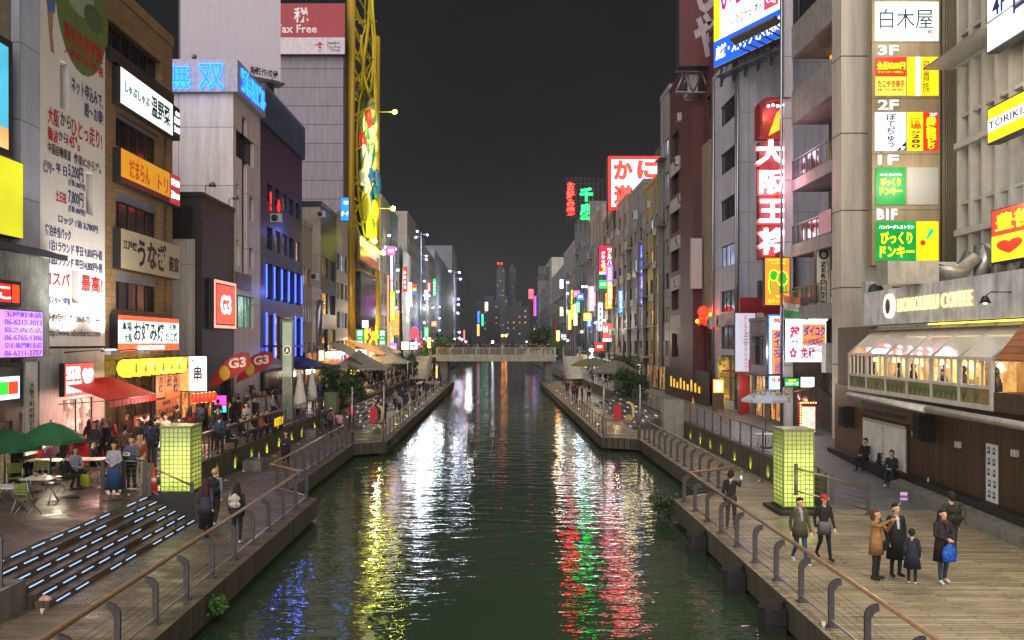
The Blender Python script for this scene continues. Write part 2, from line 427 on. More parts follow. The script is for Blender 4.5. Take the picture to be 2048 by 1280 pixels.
def deck_mat(name, c1, c2, wet=.55, rowh=.145, swap=False):
    m, nt, b = nodes(name)
    t = nt.nodes.new('ShaderNodeTexCoord'); br = nt.nodes.new('ShaderNodeTexBrick')
    mp = nt.nodes.new('ShaderNodeMapping'); mp.inputs['Rotation'].default_value = (0, 0, R(90) if swap else 0)
    nt.links.new(t.outputs['Object'], mp.inputs[0]); nt.links.new(mp.outputs[0], br.inputs[0]); br.offset = .37
    for k, v in (('Scale', 1), ('Brick Width', 2.4), ('Row Height', rowh), ('Mortar Size', .011), ('Mortar Smooth', .15), ('Bias', 0)): br.inputs[k].default_value = v
    br.inputs['Color1'].default_value = lin(c1); br.inputs['Color2'].default_value = lin(c2); br.inputs['Mortar'].default_value = (.006, .006, .005, 1)
    g = noise(nt, coords(nt, (.9, 9, 1) if not swap else (9, .9, 1)), 2.2, 6, .75)
    sh = ramp(nt, g, [(.28, (.45,) * 3 + (1,)), (.5, (.85,) * 3 + (1,)), (.72, (1.35, 1.3, 1.2, 1))])
    big = ramp(nt, noise(nt, coords(nt), .45, 5, .65), [(.3, (.6,) * 3 + (1,)), (.65, (1.1,) * 3 + (1,))])
    nt.links.new(mixc(nt, mixc(nt, br.outputs[0], sh, .9, 'MULTIPLY'), big, .8, 'MULTIPLY'), b.inputs['Base Color'])
    nt.links.new(ramp(nt, noise(nt, coords(nt, (1, 1.6, 1)), .9, 5, .65), [(.34, (wet * .45,) * 3 + (1,)), (.6, (wet * 1.25,) * 3 + (1,))]), b.inputs['Roughness'])
    iv = nt.nodes.new('ShaderNodeMath'); iv.operation = 'SUBTRACT'; iv.inputs[0].default_value = 1; nt.links.new(br.outputs[1], iv.inputs[1])
    bump(nt, b, iv.outputs[0], .6, .012); return m
WATER = water_mat()
DECK = deck_mat('deck_planks', '#8c806c', '#b5a88c')
DECKL = deck_mat('deck_planks_worn', '#645a4c', '#7c705e')  # left deck: planks in darker tones than the right
PLAZA = deck_mat('plaza_planks', '#54463c', '#655448', .5, .2, True)
FASC = tiles('#4e493a', '#14140f', .16, 3.0, .8, .35, .0, .014)
PAVE = tiles('#6f7276', '#4a4c50', .6, .3, .55, .12, .5, .008, 'floor')
CONC = plain('#7d7a74', .8, 0, .35, 2)
MOSS = plain('#4c4f38', .9, 0, .5, 4)
STEEL = metal('#7b7a80', .42); DSTEEL = plain('#5c585c', .5, .4, .3, 6); RAILW = plain('#94745a', .35, .1, .25, 8)
ALU = metal('#b4b6b8', .3)
o = MB(); o.face([(-40, 1, 0), (40, 1, 0), (40, 870, 0), (-40, 870, 0)]); struct(o.build('water', WATER, loc=(0, 0, -.75)))
o = MB(); o.box(-58, 58, -4, 880, -3.6, -3.3); struct(o.build('ground', CONC))
def slab(name, poly, z0, z1, mats):
    b = MB(); n = len(poly)
    b.face([(x, y, z1) for x, y in poly], 0)
    for i in range(n):
        (a, c), (d, e2) = poly[i], poly[(i + 1) % n]
        b.face([(a, c, z0), (d, e2, z0), (d, e2, z1), (a, c, z1)], 1)
    return struct(b.build(name, mats))
slab('boardwalk', [(-6.35, 1), (-6.35, 30), (-7.8, 31.4), (-7.8, 46.4), (-6.15, 47.4), (-6.15, 122), (-11.3, 122), (-11.3, 26.05), (-9.28, 26.05), (-9.28, 17.6), (-14, 17.6), (-14, 1)], -.62, 0, [DECKL, FASC])
def rampz(Y): return .85 * min(1, max(0, (Y - 28) / 18)) + .003
slab('boardwalk', [(6.2, 1), (6.2, 30), (8.1, 31), (8.1, 48.6), (6.1, 49.6), (6.1, 122), (10.9, 122), (10.9, 28.02), (40, 28.02), (40, 1)], -.62, 0, [DECK, FASC])
# underside beams and piles under the decks
b = MB()
for x, y0, y1 in ((-6.7, 2, 29.5), (-8.2, 31.6, 46), (-6.5, 47.6, 121), (6.55, 2, 29.5), (8.5, 31.6, 48.2), (6.5, 49.8, 121)):
    b.box(x - .2, x + .2, y0, y1, -1.6, -.63)
struct(b.build('quay_wall', MOSS))
slab('promenade', [(-11.45, 27.7), (-11.45, 260), (-40, 260), (-40, 17.6), (-10.72, 17.6), (-10.72, 26.06), (-9.3, 26.06), (-9.3, 27.7)], -.6, .85, [PLAZA, CONC])
slab('promenade', [(11.05, 46), (40, 46), (40, 260), (11.05, 260)], -.6, .85, [PAVE, CONC])
b = MB(); b.face([(11.05, 28, .004), (17.5, 28, .004), (17.5, 46, .85), (11.05, 46, .85)]); b.face([(11.05, 28, .0), (11.05, 46, 0), (11.05, 46, .85)])
struct(b.build('ramp', PAVE))
# wide steps of the left plaza with light strips in the risers
b = MB(); STEPX = [-10.72 + .288 * i for i in range(6)]
for i in range(5): b.box(STEPX[i], STEPX[i + 1], 17.61, 26.04, -.5, .85 - .1417 * (i + 1))
struct(b.build('steps', PLAZA))
LED = lit('#b0d6ff', 1.0, 0)
first = None
for i in range(6):
    skip = {0: (7,), 1: (3, 6), 2: (6,), 3: (7,), 4: (5,), 5: (5, 2)}[i]
    for k in range(10):
        if k in skip: continue
        y = 17.9 + k * .84; z = .85 - .1417 * i - .07
        if y > 25.7: continue
        lb = 'white light strip glowing in a riser of the wide plaza steps'
        if first is None:
            first = T('step_light', lb, 'step light', (STEPX[i] + .003, y, z), 0, 'light strips in the plaza steps')
            MB().box(0, .02, -.01, .57, -.03, -.022).box(0, .02, -.01, .57, .022, .03).build('housing', STEEL, first)
            MB().box(0, .016, 0, .55, -.011, .011).build('diffuser', LED, first)
        else: copy_tree(first, (STEPX[i] + .003, y, z), 0)
# tactile strips on the deck beside the steps
b = MB()
for k in range(8):
    for i in range(9):
        for j in range(7): b.box(-9.15 + j * .1, -9.11 + j * .1, 17.9 + k * 1.02 + i * .08, 17.94 + k * 1.02 + i * .08, .001, .012)
tag(b.build('tactile_studs', ALU), 'rows of small steel tactile studs along the foot of the left steps', 'tactile paving')
WALLM = plain('#55523f', .85, 0, .45, 2.5)
def W(name, label, cat, m, *boxes):
    b = MB()
    for q in boxes: b.box(*q)
    return tag(b.build(name, m), label, cat)
W('retaining_wall', 'low mossy wall beside the left lower boardwalk washed by yellow green uplights', 'wall', WALLM, (-11.449, -11.2, 27.71, 121, 0.001, .97))
W('retaining_wall', 'low mossy wall beside the right lower boardwalk washed by yellow green uplights', 'wall', WALLM, (10.8, 11.045, 28.6, 121, .001, .97))
W('retaining_wall', 'rough concrete block at the near end of the left plaza steps', 'wall', CONC, (-14, -9.75, 16.6, 17.59, .001, .62))
W('retaining_wall', 'dark wall face at the far end of the left steps under the glowing pillar', 'wall', plain('#2e2d2c', .7), (-10.70, -9.28, 26.0, 26.045, .002, .9))
b = MB()
for ya, yb in ((14, 31.2),):
    A, B2 = 13.65 + .049 * ya, 13.65 + .049 * yb
    b.face([(A - .75, ya, .0), (A - .75, ya, .22), (A - .05, ya, .62), (A - .05, ya, 0)]); b.face([(B2 - .75, yb, 0), (B2 - .05, yb, 0), (B2 - .05, yb, .62), (B2 - .75, yb, .42)])
    b.face([(A - .75, ya, 0), (B2 - .75, yb, 0), (B2 - .75, yb, .42), (A - .75, ya, .22)]); b.face([(A - .75, ya, .22), (B2 - .75, yb, .42), (B2 - .05, yb, .62), (A - .05, ya, .62)])
tag(b.build('kerb', CONC), 'pale concrete wedge kerb along the foot of the dark timber wall', 'kerb')
# uplights
UP = None
def uplight(x, y, s, lb):
    global UP
    if UP is None:
        UP = T('ground_light', lb, 'ground light', (x, y, 0.001), 0, 'ground uplights along the ' + ('left' if s < 0 else 'right') + ' lower wall')
        MB().lathe([(.17, 0), (.17, .03), (.135, .035), (.135, .03)], 16).build('rim', ALU, UP)
        MB().lathe([(.13, .02), (.0, .031)], 14).build('lens', lit('#f4ffd0', 6, 0), UP); o = UP
    else: o = copy_tree(UP, (x, y, .001), 0, lb, group='ground uplights along the ' + ('left' if s < 0 else 'right') + ' lower wall')
    l = lamp('uplight_beam', (s * .05, 0, .12), 34, (.80, 1, .10), .04, o, 'SPOT', (0, R(-122 if s > 0 else 122), 0), R(66))
for px, py in ((453, 961), (490, 943), (550, 912), (596, 887.5), (617, 877.7), (639, 865), (520, 927), (574, 900)):
    x, y, z = ground(px, py); uplight(-10.85, y, -1, 'round ground light at the foot of the mossy wall on the left boardwalk')
for px, py in ((1453, 928), (1483, 944), (1519, 962), (1426, 914), (1405, 903), (1386, 893), (1368, 883), (1350, 874)):
    x, y, z = ground(px, py); uplight(10.45, y, 1, 'round ground light at the foot of the mossy wall on the right boardwalk')
# ---------------------------------------------------------------- railings
def post_curved():
    b = MB(); out = [(0, 0), (0, .74)]; inn = [(.105, 0), (.105, .70)]
    for k in range(1, 6):
        a = R(90 * k / 5); out.append((.24 - .24 * math.cos(a), .74 + .20 * math.sin(a))); inn.append((.25 - .12 * math.cos(a), .70 + .12 * math.sin(a)))
    b.prism(out + inn[::-1], -.035, .035)
    for k in range(7): b.ball((.065, -.037, .1 + k * .095), .014, 6, 4)
    b.box(-.05, .18, -.09, .09, 0, .02); return b
def post_flat():
    b = MB().box(-.02, .02, -.06, .06, 0, 1.0); b.box(-.06, .06, -.09, .09, 0, .015); return b
PM = {}
def railing(label, pts, style, land, spacing=1.6, group=None, name='railing', hh=1.0, phase=.4, railm=None, postm=None):
    o = T(name, label, 'railing', pts[0], 0, group); P = [Vector(p) - Vector(pts[0]) for p in pts]
    off = .26 if style == 'curved' else 0
    def nrm(i):
        d = (P[min(i + 1, len(P) - 1)] - P[max(i - 1, 0)]); d.z = 0; d.normalize(); n = Vector((d.y, -d.x, 0)); return n if n.x * land > 0 else -n
    hp = [p + nrm(i) * off + Vector((0, 0, hh)) for i, p in enumerate(P)]
    MB().tube(hp, .052 if style == 'curved' else .034, 8).build('handrail', railm or (RAILW if style == 'curved' else STEEL), o)
    MB().tube([p + nrm(i) * .06 + Vector((0, 0, .13)) for i, p in enumerate(P)], .028, 6).build('lower_rail', ALU, o)
    b = MB()
    for z in ([.28, .4, .52, .64, .76] if style == 'curved' else [.3, .45, .6, .75, .88]):
        b.tube([p + nrm(i) * .06 + Vector((0, 0, z)) for i, p in enumerate(P)], .006, 4)
    b.build('cable', STEEL, o)
    if style not in PM:
        PM[style] = (post_curved() if style == 'curved' else post_flat())
    me = None; L = 0
    for i in range(len(P) - 1):
        a, c = P[i], P[i + 1]; seg = (c - a).length; n = max(1, round(seg / spacing)); d = (c - a).normalized()
        nn = Vector((d.y, -d.x, 0)); nn = nn if nn.x * land > 0 else -nn
        for k in range(n + (1 if i == len(P) - 2 else 0)):
            q = a + (c - a) * (k / n); rz = math.atan2(nn.y, nn.x)
            if me is None: po = PM[style].build('post', postm or DSTEEL, o); me = po.data
            else:
                po = bpy.data.objects.new('post', me); col.objects.link(po); po.parent = o
            po.location = q; po.rotation_euler = (0, 0, rz)
    return o
railing('near left boardwalk railing with brown handrail and curved grey posts', [(-6.62, 10, 0), (-6.62, 29.8, 0)], 'curved', -1)
railing('left recessed railing joining the near railing to the gate pole', [(-6.7, 30.05, 0), (-8.1, 31.5, 0), (-8.1, 46.2, 0)], 'curved', -1, 1.5)
railing('near right boardwalk railing with brown handrail curving out of the frame', [(6.42, 10, 0), (6.42, 29.4, 0)], 'curved', 1)
railing('right recessed railing joining the near railing to the gate pole', [(6.5, 29.65, 0), (8.35, 30.8, 0), (8.35, 48.4, 0)], 'curved', 1, 1.5)
railing('far left canal railing running towards the footbridge', [(-7.9, 46.7, 0), (-6.45, 47.7, 0), (-6.45, 116, 0)], 'flat', -1, 1.8)
railing('far right canal railing running towards the footbridge', [(8.15, 48.9, 0), (6.4, 49.9, 0), (6.4, 116, 0)], 'flat', 1, 1.8)
railing('steel railing on top of the left mossy wall beside the crowded promenade', [(-11.33, 28.2, .97), (-11.33, 56, .97)], 'flat', -1, 1.7)
railing('steel railing on top of the right mossy wall beside the parasol', [(10.92, 30, .97), (10.92, 48, .97)], 'flat', 1, 1.7)
railing('short steel railing at the ramp behind the right glowing pillar', [(11.1, 28.7, .1), (11.1, 30, .25)], 'flat', 1, .7)
railing('short railing on the concrete block at the near left corner', [(-9.95, 17.0, .62), (-11.6, 17.0, .62)], 'flat', -1, .8)
railing('low sloping bronze handrail beside the left glowing pillar', [(-10.6, 25.9, .85), (-9.4, 26.2, .2)], 'flat', -1, 1.2, hh=.9, railm=RAILW)
railing('steel railing on the platform edge behind the left glowing pillar', [(-12.2, 26.3, .85), (-10.9, 26.3, .85)], 'flat', -1, .65)
railing('low sloping bronze handrail in front of the right glowing pillar', [(9.6, 27.3, .62), (11.8, 27.0, .05)], 'flat', 1, 1.1, hh=.85, railm=RAILW)
railing('far left upper promenade railing in front of the tent restaurants', [(-10.9, 62, .85), (-10.9, 108, .85)], 'flat', -1, 2.0)
railing('far right upper promenade railing beside the trees', [(10.9, 56, .85), (10.9, 108, .85)], 'flat', 1, 2.0)
GP = None
for x, y, lb in ((-7.95, 46.6, 'tall thin gate pole at the left gate on the recessed side'), (-6.35, 47.6, 'tall thin gate pole at the left gate on the canal side'),
                 (8.2, 48.8, 'tall thin gate pole at the right gate on the recessed side'), (6.25, 49.8, 'tall thin gate pole at the right gate on the canal side')):
    if GP is None:
        GP = T('gate_pole', lb, 'pole', (x, y, 0), 0, 'gate poles on the boardwalks')
        MB().tube([(0, 0, 0), (0, 0, 3.1)], .045, 8).build('pole', ALU, GP)
        MB().lathe([(.055, .62), (.055, .72)], 8).build('band', plain('#b58b1c', .5), GP)
    else: copy_tree(GP, (x, y, 0), 0, lb)
# fender piles in the water by the right deck
FP = None
for k, (y, lb) in enumerate(((18.3, 'third dark fender pile at the right deck, nearest the frame bottom'), (21.3, 'middle dark fender pile standing against the right deck'), (25.2, 'farthest dark fender pile standing against the right deck'))):
    if FP is None:
        FP = T('fender_pile', lb, 'pile', (5.93, y, -1.8), 0, 'fender piles by the right deck')
        b = MB().box(-.22, .22, -.25, .25, 0, 1.62); b.lathe([(.33, 1.62), (.26, 1.75), (0, 1.76)], 4, smooth=False); b.build('post', plain('#25231f', .8, 0, .5, 5), FP)
        MB().box(-.235, .235, -.265, .265, 1.3, 1.36).box(-.235, .235, -.265, .265, .9, .96).build('strap', plain('#3c3a36', .6, .5), FP)
    else: copy_tree(FP, (5.93, y, -1.8), 0, lb)
# ---------------------------------------------------------------- glowing pillars of glass block
def pillar(label, x0, x1, y0, y1, z0, z1):
    o = T('light_pillar', label, 'light pillar', ((x0 + x1) / 2, (y0 + y1) / 2, z0))
    w, d, h = (x1 - x0) / 2, (y1 - y0) / 2, z1 - z0
    m, nt, b = nodes('glass_block_glow')
    t = nt.nodes.new('ShaderNodeTexCoord'); s = nt.nodes.new('ShaderNodeSeparateXYZ'); nt.links.new(t.outputs['Object'], s.inputs[0])
    hz = ramp(nt, s.outputs[2], [(0, (.1,) * 3 + (1,)), (1, (1,) * 3 + (1,))]); mr = nt.nodes.new('ShaderNodeMapRange'); nt.links.new(s.outputs[2], mr.inputs[0]); mr.inputs[2].default_value = h
    k = ramp(nt, mr.outputs[0], [(0, (.30, .38, .05, 1)), (.13, (.62, .75, .11, 1)), (.27, (.95, .98, .24, 1)), (.45, (.55, .66, .12, 1)), (.62, (.80, .88, .19, 1)), (.8, (.36, .41, .08, 1)), (1, (.18, .21, .05, 1))])
    v = noise(nt, coords(nt), 3.3, 3, .6); sh = ramp(nt, v, [(.3, (.6,) * 3 + (1,)), (.7, (1.15,) * 3 + (1,))])
    nt.links.new(mixc(nt, k, sh, .8, 'MULTIPLY'), b.inputs['Emission Color']); b.inputs['Emission Strength'].default_value = 1.0
    b.inputs['Base Color'].default_value = (.25, .28, .12, 1); b.inputs['Roughness'].default_value = .15
    MB().box(-w + .02, w - .02, -d + .02, d - .02, .05, h - .02).build('glass_block', m, o)
    g = MB(); n = 7
    for i in range(n + 1):
        q = -w + 2 * w * i / n; g.box(q - .009, q + .009, -d, -d + .03, .05, h); g.box(q - .013, q + .013, d - .03, d, .05, h)
        q = -d + 2 * d * i / n; g.box(-w - .002, -w + .03, q - .013, q + .013, .051, h - .003); g.box(w - .03, w + .002, q - .013, q + .013, .051, h - .003)
    nz = int(h / (2 * w / n))
    for i in range(nz + 1):
        q = .06 + (h - .08) * i / nz; g.box(-w + .001, w - .001, -d - .003, -d + .028, q - .01, q + .01); g.box(-w + .001, w - .001, d - .028, d + .003, q - .01, q + .01)
        g.box(-w - .004, -w + .028, -d + .03, d - .03, q - .011, q + .011); g.box(w - .028, w + .004, -d + .03, d - .03, q - .011, q + .011)
    g.build('grid', plain('#8a9456', .5), o)
    MB().box(-w - .02, w + .02, -d - .02, d + .02, h, h + .05).build('cap', plain('#8d9460', .4), o)
    MB().box(-w - .06, w + .06, -d - .06, d + .06, 0, .05).build('base', plain('#2b2c2a', .5), o)
    for s in (-1, 1): lamp('pillar_glow', (0, s * (d + .5), h * .4), 14, (.85, 1, .25), .4, o)
    return o
pillar('glowing yellow green glass block pillar on the left plaza beside the steps', -10.42, -9.47, 26.3, 27.25, .851, 2.88)
pillar('glowing yellow green glass block pillar on the right boardwalk', 9.3, 10.3, 27.6, 28.6, .12, 2.65)
W('plinth', 'dark plinth block under the right glowing pillar', 'plinth', plain('#1f2020', .6), (9.0, 10.45, 27.0, 28.75, .001, .118))
# ---------------------------------------------------------------- footbridge
BY = 118.0
BW = plain('#c2bcae', .75, 0, .3, 1.2)
o = T('footbridge', 'weathered wooden footbridge crossing the canal with people on it', 'bridge', (0, BY, 0))
MB().box(-9.0, 8.4, 0, 6, 3.55, 3.8).build('deck', BW, o)
b = MB()
for k in range(5): b.box(-8.4, 8.1, -.12, -.05, 2.98 + k * .17, 3.10 + k * .17)
b.box(-8.4, 8.1, -.05, 0.1, 2.95, 3.545); b.build('girder', BW, o)
b = MB()
for k in range(6): b.box(-8.4, 8.1, -.1, -.04, 3.92 + k * .15, 3.97 + k * .15)
b.box(-8.45, 8.15, -.16, .0, 4.8, 4.88); b.build('railing', BW, o)
for k in range(10): MB().box(-8.35 + k * 1.82 - .09, -8.35 + k * 1.82 + .09, -.2, -.125, 2.95, 4.8).build('post', BW, o)
for s in (-1, 1):
    b = MB(); n = 18
    for i in range(n): b.box(s * 9.0 - (2.2 if s < 0 else 0), s * 9.0 + (0 if s < 0 else 2.2), -2 - i * .42, -2 - i * .42 + .45, .9, 3.7 - i * .155)
    b.build('steps', BW, o)
    for xo in (9.0, 11.2):
        b = MB()
        for k in range(5):
            b.face([(s * xo, -2, 3.9 + k * .2), (s * xo, -9.5, 1.1 + k * .2), (s * xo, -9.5, 1.22 + k * .2), (s * xo, -2, 4.02 + k * .2)])
            b.face([(s * xo + .06, -2, 3.9 + k * .2), (s * xo + .06, -9.5, 1.1 + k * .2), (s * xo + .06, -9.5, 1.22 + k * .2), (s * xo + .06, -2, 4.02 + k * .2)])
        for k in range(6): b.box(s * xo - .03, s * xo + .09, -2 - k * 1.5, -1.88 - k * 1.5, 3.0 - k * .56, 4.95 - k * .56)
        b.build('stair_rail', BW, o)
for x in (-7.4, 7.2): MB().box(x - .5, x + .5, .6, 5.4, -2, 3.54).build('abutment', CONC, o)
def lantern(x, y, z, hh, lb, c='#ff9a3c', st=12):
    o = T('bridge_lantern', lb, 'lamp', (x, y, z), 0, 'tall orange lanterns at the footbridge')
    MB().tube([(0, 0, 0), (0, 0, hh)], .07, 8).build('pole', DSTEEL, o)
    MB().lathe([(.16, hh), (.24, hh + 1.35), (.02, hh + 1.4)], 10).build('lantern', lit(c, st, 0), o)
    lamp('lantern_light', (0, -.6, hh + .6), 25, (1, .6, .2), .3, o)
lantern(-9.3, 116.2, .85, 4.0, 'glowing orange lantern pole at the left end of the footbridge')
lantern(8.5, 118.5, 3.8, 2.0, 'glowing orange lantern pole at the right end of the footbridge')
# ================================================================ LEFT BANK
BRICK = tiles('#a8977f', '#6d6458', .23, .075, .8, .2, .5, .008)
BROWN = tiles('#9a7a52', '#5a4630', .6, .3, .6, .15, .5, .01)
PANELW = tiles('#dcd2d0', '#7d7677', 3.4, 3.6, .55, .06, .0, .02)
SIDING = tiles('#b9b6b2', '#6b6a69', .42, 9.0, .5, .06, .0, .015)
BLACKP = tiles('#262320', '#141210', 1.2, .45, .5, .12, .0, .012)
NAVY = tiles('#16265e', '#0c1330', 1.6, 1.2, .5, .1, .0, .015)
GREYT = tiles('#857d88', '#4c464e', 14, 2.05, .6, .05, .0, .05)
BEIGE = tiles('#a59a8c', '#6a6258', 2.0, 3.2, .7, .08, .0, .02)
WHT = plain('#d2cfca', .55); DRK = plain('#1d1d1f', .45); REDT = plain('#c4262b', .5); NAVT = plain('#2a3a78', .5); BLKT = plain('#1b1b22', .5)
LW = lit('#f2fbff', 1.15); LGW = lit('#dff5ea', 1.05); LY = lit('#f6e400', 1.0); LR = lit('#f0251c', 1.2); LO = lit('#ff5a24', 1.1)
TW = lit('#ffffff', 1.6, 0); TBK = plain('#15151c', .5)
# brick block at the edge of the frame
B0 = building('brick_building', 'beige brick building at the left edge carrying the screen and yellow sign', (XL, 20, .85), R(90), 8.5, 12, 26, BRICK, parapet=0)
o = T('corner_pier', 'pale grey blue panelled pier between brick wall and white advertising wall', 'pier', (XL + .3, 28.52, 5.2), R(90))
MB().box(0, 1.22, 0, 3, 0, 22).build('pier', tiles('#b9c0d0', '#7b8290', 2.5, 2.6, .45, .05, 0, .02), o)
lamp('pier_wash', (XL + 2.2, 29.4, 6.0), 40, (.8, .9, 1), .2)
sign('video_screen', 'tall bright video screen in a black frame on the brick wall', 'screen', SL(-70, 1, 42, 292, XL), [(0, .2, 1, 1, lit('#4fc0e0', .75, .3, .5)), (0, 0, 1, .2, lit('#d8a468', 1.0, .4, 1))], depth=.4, edge=.25)
sign('blank_sign', 'plain glowing yellow sign on the brick wall', 'sign', SL(-70, 29, 290, 458), [FULL + (lit('#e8e428', .72),)], depth=.3, edge=.03)
o = T('corrugated_roof', 'corrugated sheet roof of the low grey shop at the left edge', 'roof', (XL, 22, 8.55), R(90))
b = MB()
for k in range(60): b.tube([(k * .14, .5, .45), (k * .14, -.9, 0)], .06, 6)
b.build('sheet', plain('#6d716f', .5, .5), o); MB().box(0, 8.3, -1.0, -.9, -.12, .06).build('gutter', plain('#3c4654', .5), o)
MB().box(0, 8.0, -.5, .4, -3.5, -.08).build('wall', plain('#a5a59c', .8, 0, .4), o)
sign('hiragana_sign', 'small red lit sign with one white hiragana character in black frame', 'sign', SL(-60, 33, 552, 607, XL + .8), [(0, 0, .78, 1, lit('#f01a12', 1.3)), (.82, 0, 1, 1, lit('#ff3a10', 1.4))], [('たこ', .1, .25, .74, .8, TW, False, .03)], depth=.15, edge=.12, frame='#141414')
sign('phone_sign', 'pink purple lit sign listing branch phone numbers in blue', 'sign', SL(-60, 68, 614, 718, XL + .85), [FULL + (lit('#d488f0', 1.15, .25, .8),)],
     [(s, .35, 1 - .16 * (i + 1), .97, 1 - .16 * i - .045, lit('#3a4ad0', .8, 0)) for i, s in enumerate(('玉屋町本店', '06-6212-3013', '島之内支店', '06-6765-1306', '宗右衛門町支店', '06-6211-2727'))], depth=.3, edge=.03)
o = building('corner_shop', 'dark fronted corner shop under the pink sign with warm lit room', (XL + .05, 20, .85), R(90), 10.2, 6, 4.0, plain('#23262c', .5),
             [(5.2, .05, 3.3, 2.0, lit('#ffd68a', 1.0, .35, 1.2), 3, 1), (8.9, .1, .9, 2.2, DIMW, 1, 1)], parapet=0)
sign('colour_screen', 'small screen with green red and white blocks above the cafe', 'screen', SL(-60, 37, 738, 826, XL + .3), [(0, 0, 1, 1, lit('#e4fbff', 1.2)), (.0, .22, .68, .78, lit('#19c832', 1.3)), (.68, .22, .95, .78, lit('#f4321a', 1.3))], depth=.2, edge=.3, frame='#2a3038')
sign('shop_banner', 'narrow white vertical banner with black characters beside the cafe', 'banner', SL(47, 72, 724, 912, XL + .5), [FULL + (plain('#c9c8c4', .6),)], [('大阪下町の時計台', .3, .25, .7, .78, TBK, True, .01)], depth=.06, frame='#b8b8b4', edge=.01)
# tall advertising wall
GX = XL + .3; G0 = yX(80, GX); G1 = yX(210, GX); GZ = zy(693, G0); gw = G1 - G0
def gl(px, py): Y = yX(px, GX); return Y - G0, zy(py, Y) - GZ
def ghole(a, c, t, u):
    x0, z1 = gl(a, t); _, z0 = gl(a, u); x1, _ = gl(c, t); return (x0, z0, x1 - x0, z1 - z0, plain('#6f6873', .7), 1, 1)
GWALL = plain('#e2dcd4', .55, 0, .06, 1)
o = building('advertising_wall', 'tall white golf club advertising wall covered in red and blue Japanese writing', (GX, G0, GZ), R(90), gw, 8, 24, GWALL,
             [ghole(120, 137, 118, 215), ghole(172, 187, 342, 427), ghole(143, 157, 540, 605), ghole(158, 175, -30, 35)], parapet=0, rev=.45, side_wall=plain('#b9bdc8', .5))
def gt(s, a, c, t, u, m, bold=.02):
    x0, z1 = gl(a, t); _, z0 = gl(a, u); x1, _ = gl(c, t); text(o, s, x0, z0, x1, z1, -.014, m, False, bold, .004)
for s, a, c, t, u, m in (('新規会員募集!', 128, 206, 38, 78, REDT), ('入会金10万円+税', 128, 206, 82, 106, REDT), ('ネット申込みで、', 142, 206, 150, 182, NAVT), ('超〜お得!', 168, 206, 203, 232, NAVT),
    ('大阪', 95, 118, 210, 246, REDT), ('から', 120, 141, 222, 250, BLKT), ('ひとっ走り!', 142, 203, 232, 272, REDT), ('難波', 95, 116, 252, 279, REDT), ('から', 117, 133, 260, 281, BLKT), ('145㌔', 134, 159, 264, 292, REDT),
    ('中国自動車道', 95, 141, 282, 305, BLKT), ('作東ICから7㌔', 147, 201, 305, 326, BLKT), ('ビジター', 87, 108, 318, 344, NAVT), ('平 日', 111, 133, 326, 346, NAVT), ('5,200円', 136, 166, 325, 355, NAVT), ('(食事1,080円付)', 136, 170, 356, 372, NAVT),
    ('土日祝', 111, 132, 380, 402, REDT), ('7,800円', 136, 166, 377, 408, NAVT), ('(食事1,080円付)', 136, 170, 409, 425, NAVT), ('ロッジ 1泊 3,780円', 116, 195, 428, 446, NAVT), ('宿泊弁当パック', 90, 141, 447, 470, NAVT),
    ('1泊1ラウンド 平日 9,800円+税', 98, 204, 478, 501, NAVT), ('1泊2ラウンド 平日14,800円+税', 98, 204, 507, 529, NAVT), ('コスパ', 87, 139, 540, 568, REDT), ('最高!', 162, 204, 548, 582, REDT),
    ('幹部スタッフ募集', 87, 140, 590, 608, NAVT), ('予約受付  ℡  0868-75-1144', 93, 199, 625, 643, BLKT), ('http://www.nihonbaracc.com', 93, 200, 657, 676, BLKT)): gt(s, a, c, t, u, m, .012 if m is BLKT else .024)
x0, zc = gl(152, 30)
def ell(cx, cz, rx, rz_, n=28): return [(cx + rx * math.cos(2 * math.pi * i / n), cz + rz_ * math.sin(2 * math.pi * i / n)) for i in range(n)]
b = MB(); gm = [plain('#69803f', .6), plain('#9ab08a', .6), plain('#7f97b4', .6), plain('#5d7cb0', .6), plain('#b48a62', .6), plain('#55693a', .6)]
ex, ez = gl(165, 10)
b.prism(ell(ex, ez, 2.05, 2.7), -.004, -.001, 0); b.prism(ell(ex - .3, ez + .6, 1.2, 1.1), -.006, -.003, 1); b.prism(ell(ex + .9, ez - .2, .8, .5), -.008, -.003, 5); b.prism(ell(ex + .7, ez + 1.5, .9, .5), -.008, -.003, 2)
gx, gz = gl(103, 40); b.prism([(gx - .25, gz + .2), (gx + .2, gz + .3), (gx + .3, gz + .95), (gx - .1, gz + 1.15), (gx - .4, gz + .7)], -.012, -.003, 3)
b.prism([(gx - .3, gz + .25), (gx + .1, gz + .25), (gx + .05, gz - .5), (gx + .18, gz - 1.15), (gx - .05, gz - 1.15), (gx - .2, gz - .4)], -.0115, -.003, 4); b.prism(ell(gx + .22, gz + 1.22, .16, .2, 12), -.0125, -.003, 4)
b.build('mural', gm, o)
# small shop with the red awning under the advertising wall
o = building('snack_shop', 'white fronted snack shop under the advertising wall with open serving counter', (XL, 29.2, .85), R(90), 6.1, 5, 4.45, WHT,
             [(2.7, 1.0, 2.6, 1.5, room('#ffb9a0', 1.3, 3), 2, 1), (.35, 2.0, .7, 1.5, room('#c07a3a', .7, 5), 1, 2)], parapet=0)
MB().box(2.5, 5.5, -.5, -.003, .003, .95).build('counter', plain('#b5262b', .5), o); MB().box(2.4, 5.6, -.6, -.002, .953, 1.0).build('counter_top', STEEL, o)
sign('heart_sign', 'red lit shop sign with white lettering and a white heart', 'sign', SL(118, 178, 727, 794, XL + .35), [FULL + (lit('#f0362e', 1.25),)], [('5STAR', .05, .5, .52, .9, TW, False, .05), ('HOTDOG', .05, .08, .54, .46, TW, False, .05), ('♥', .58, .25, .95, .82, TW)], depth=.2, edge=.03)
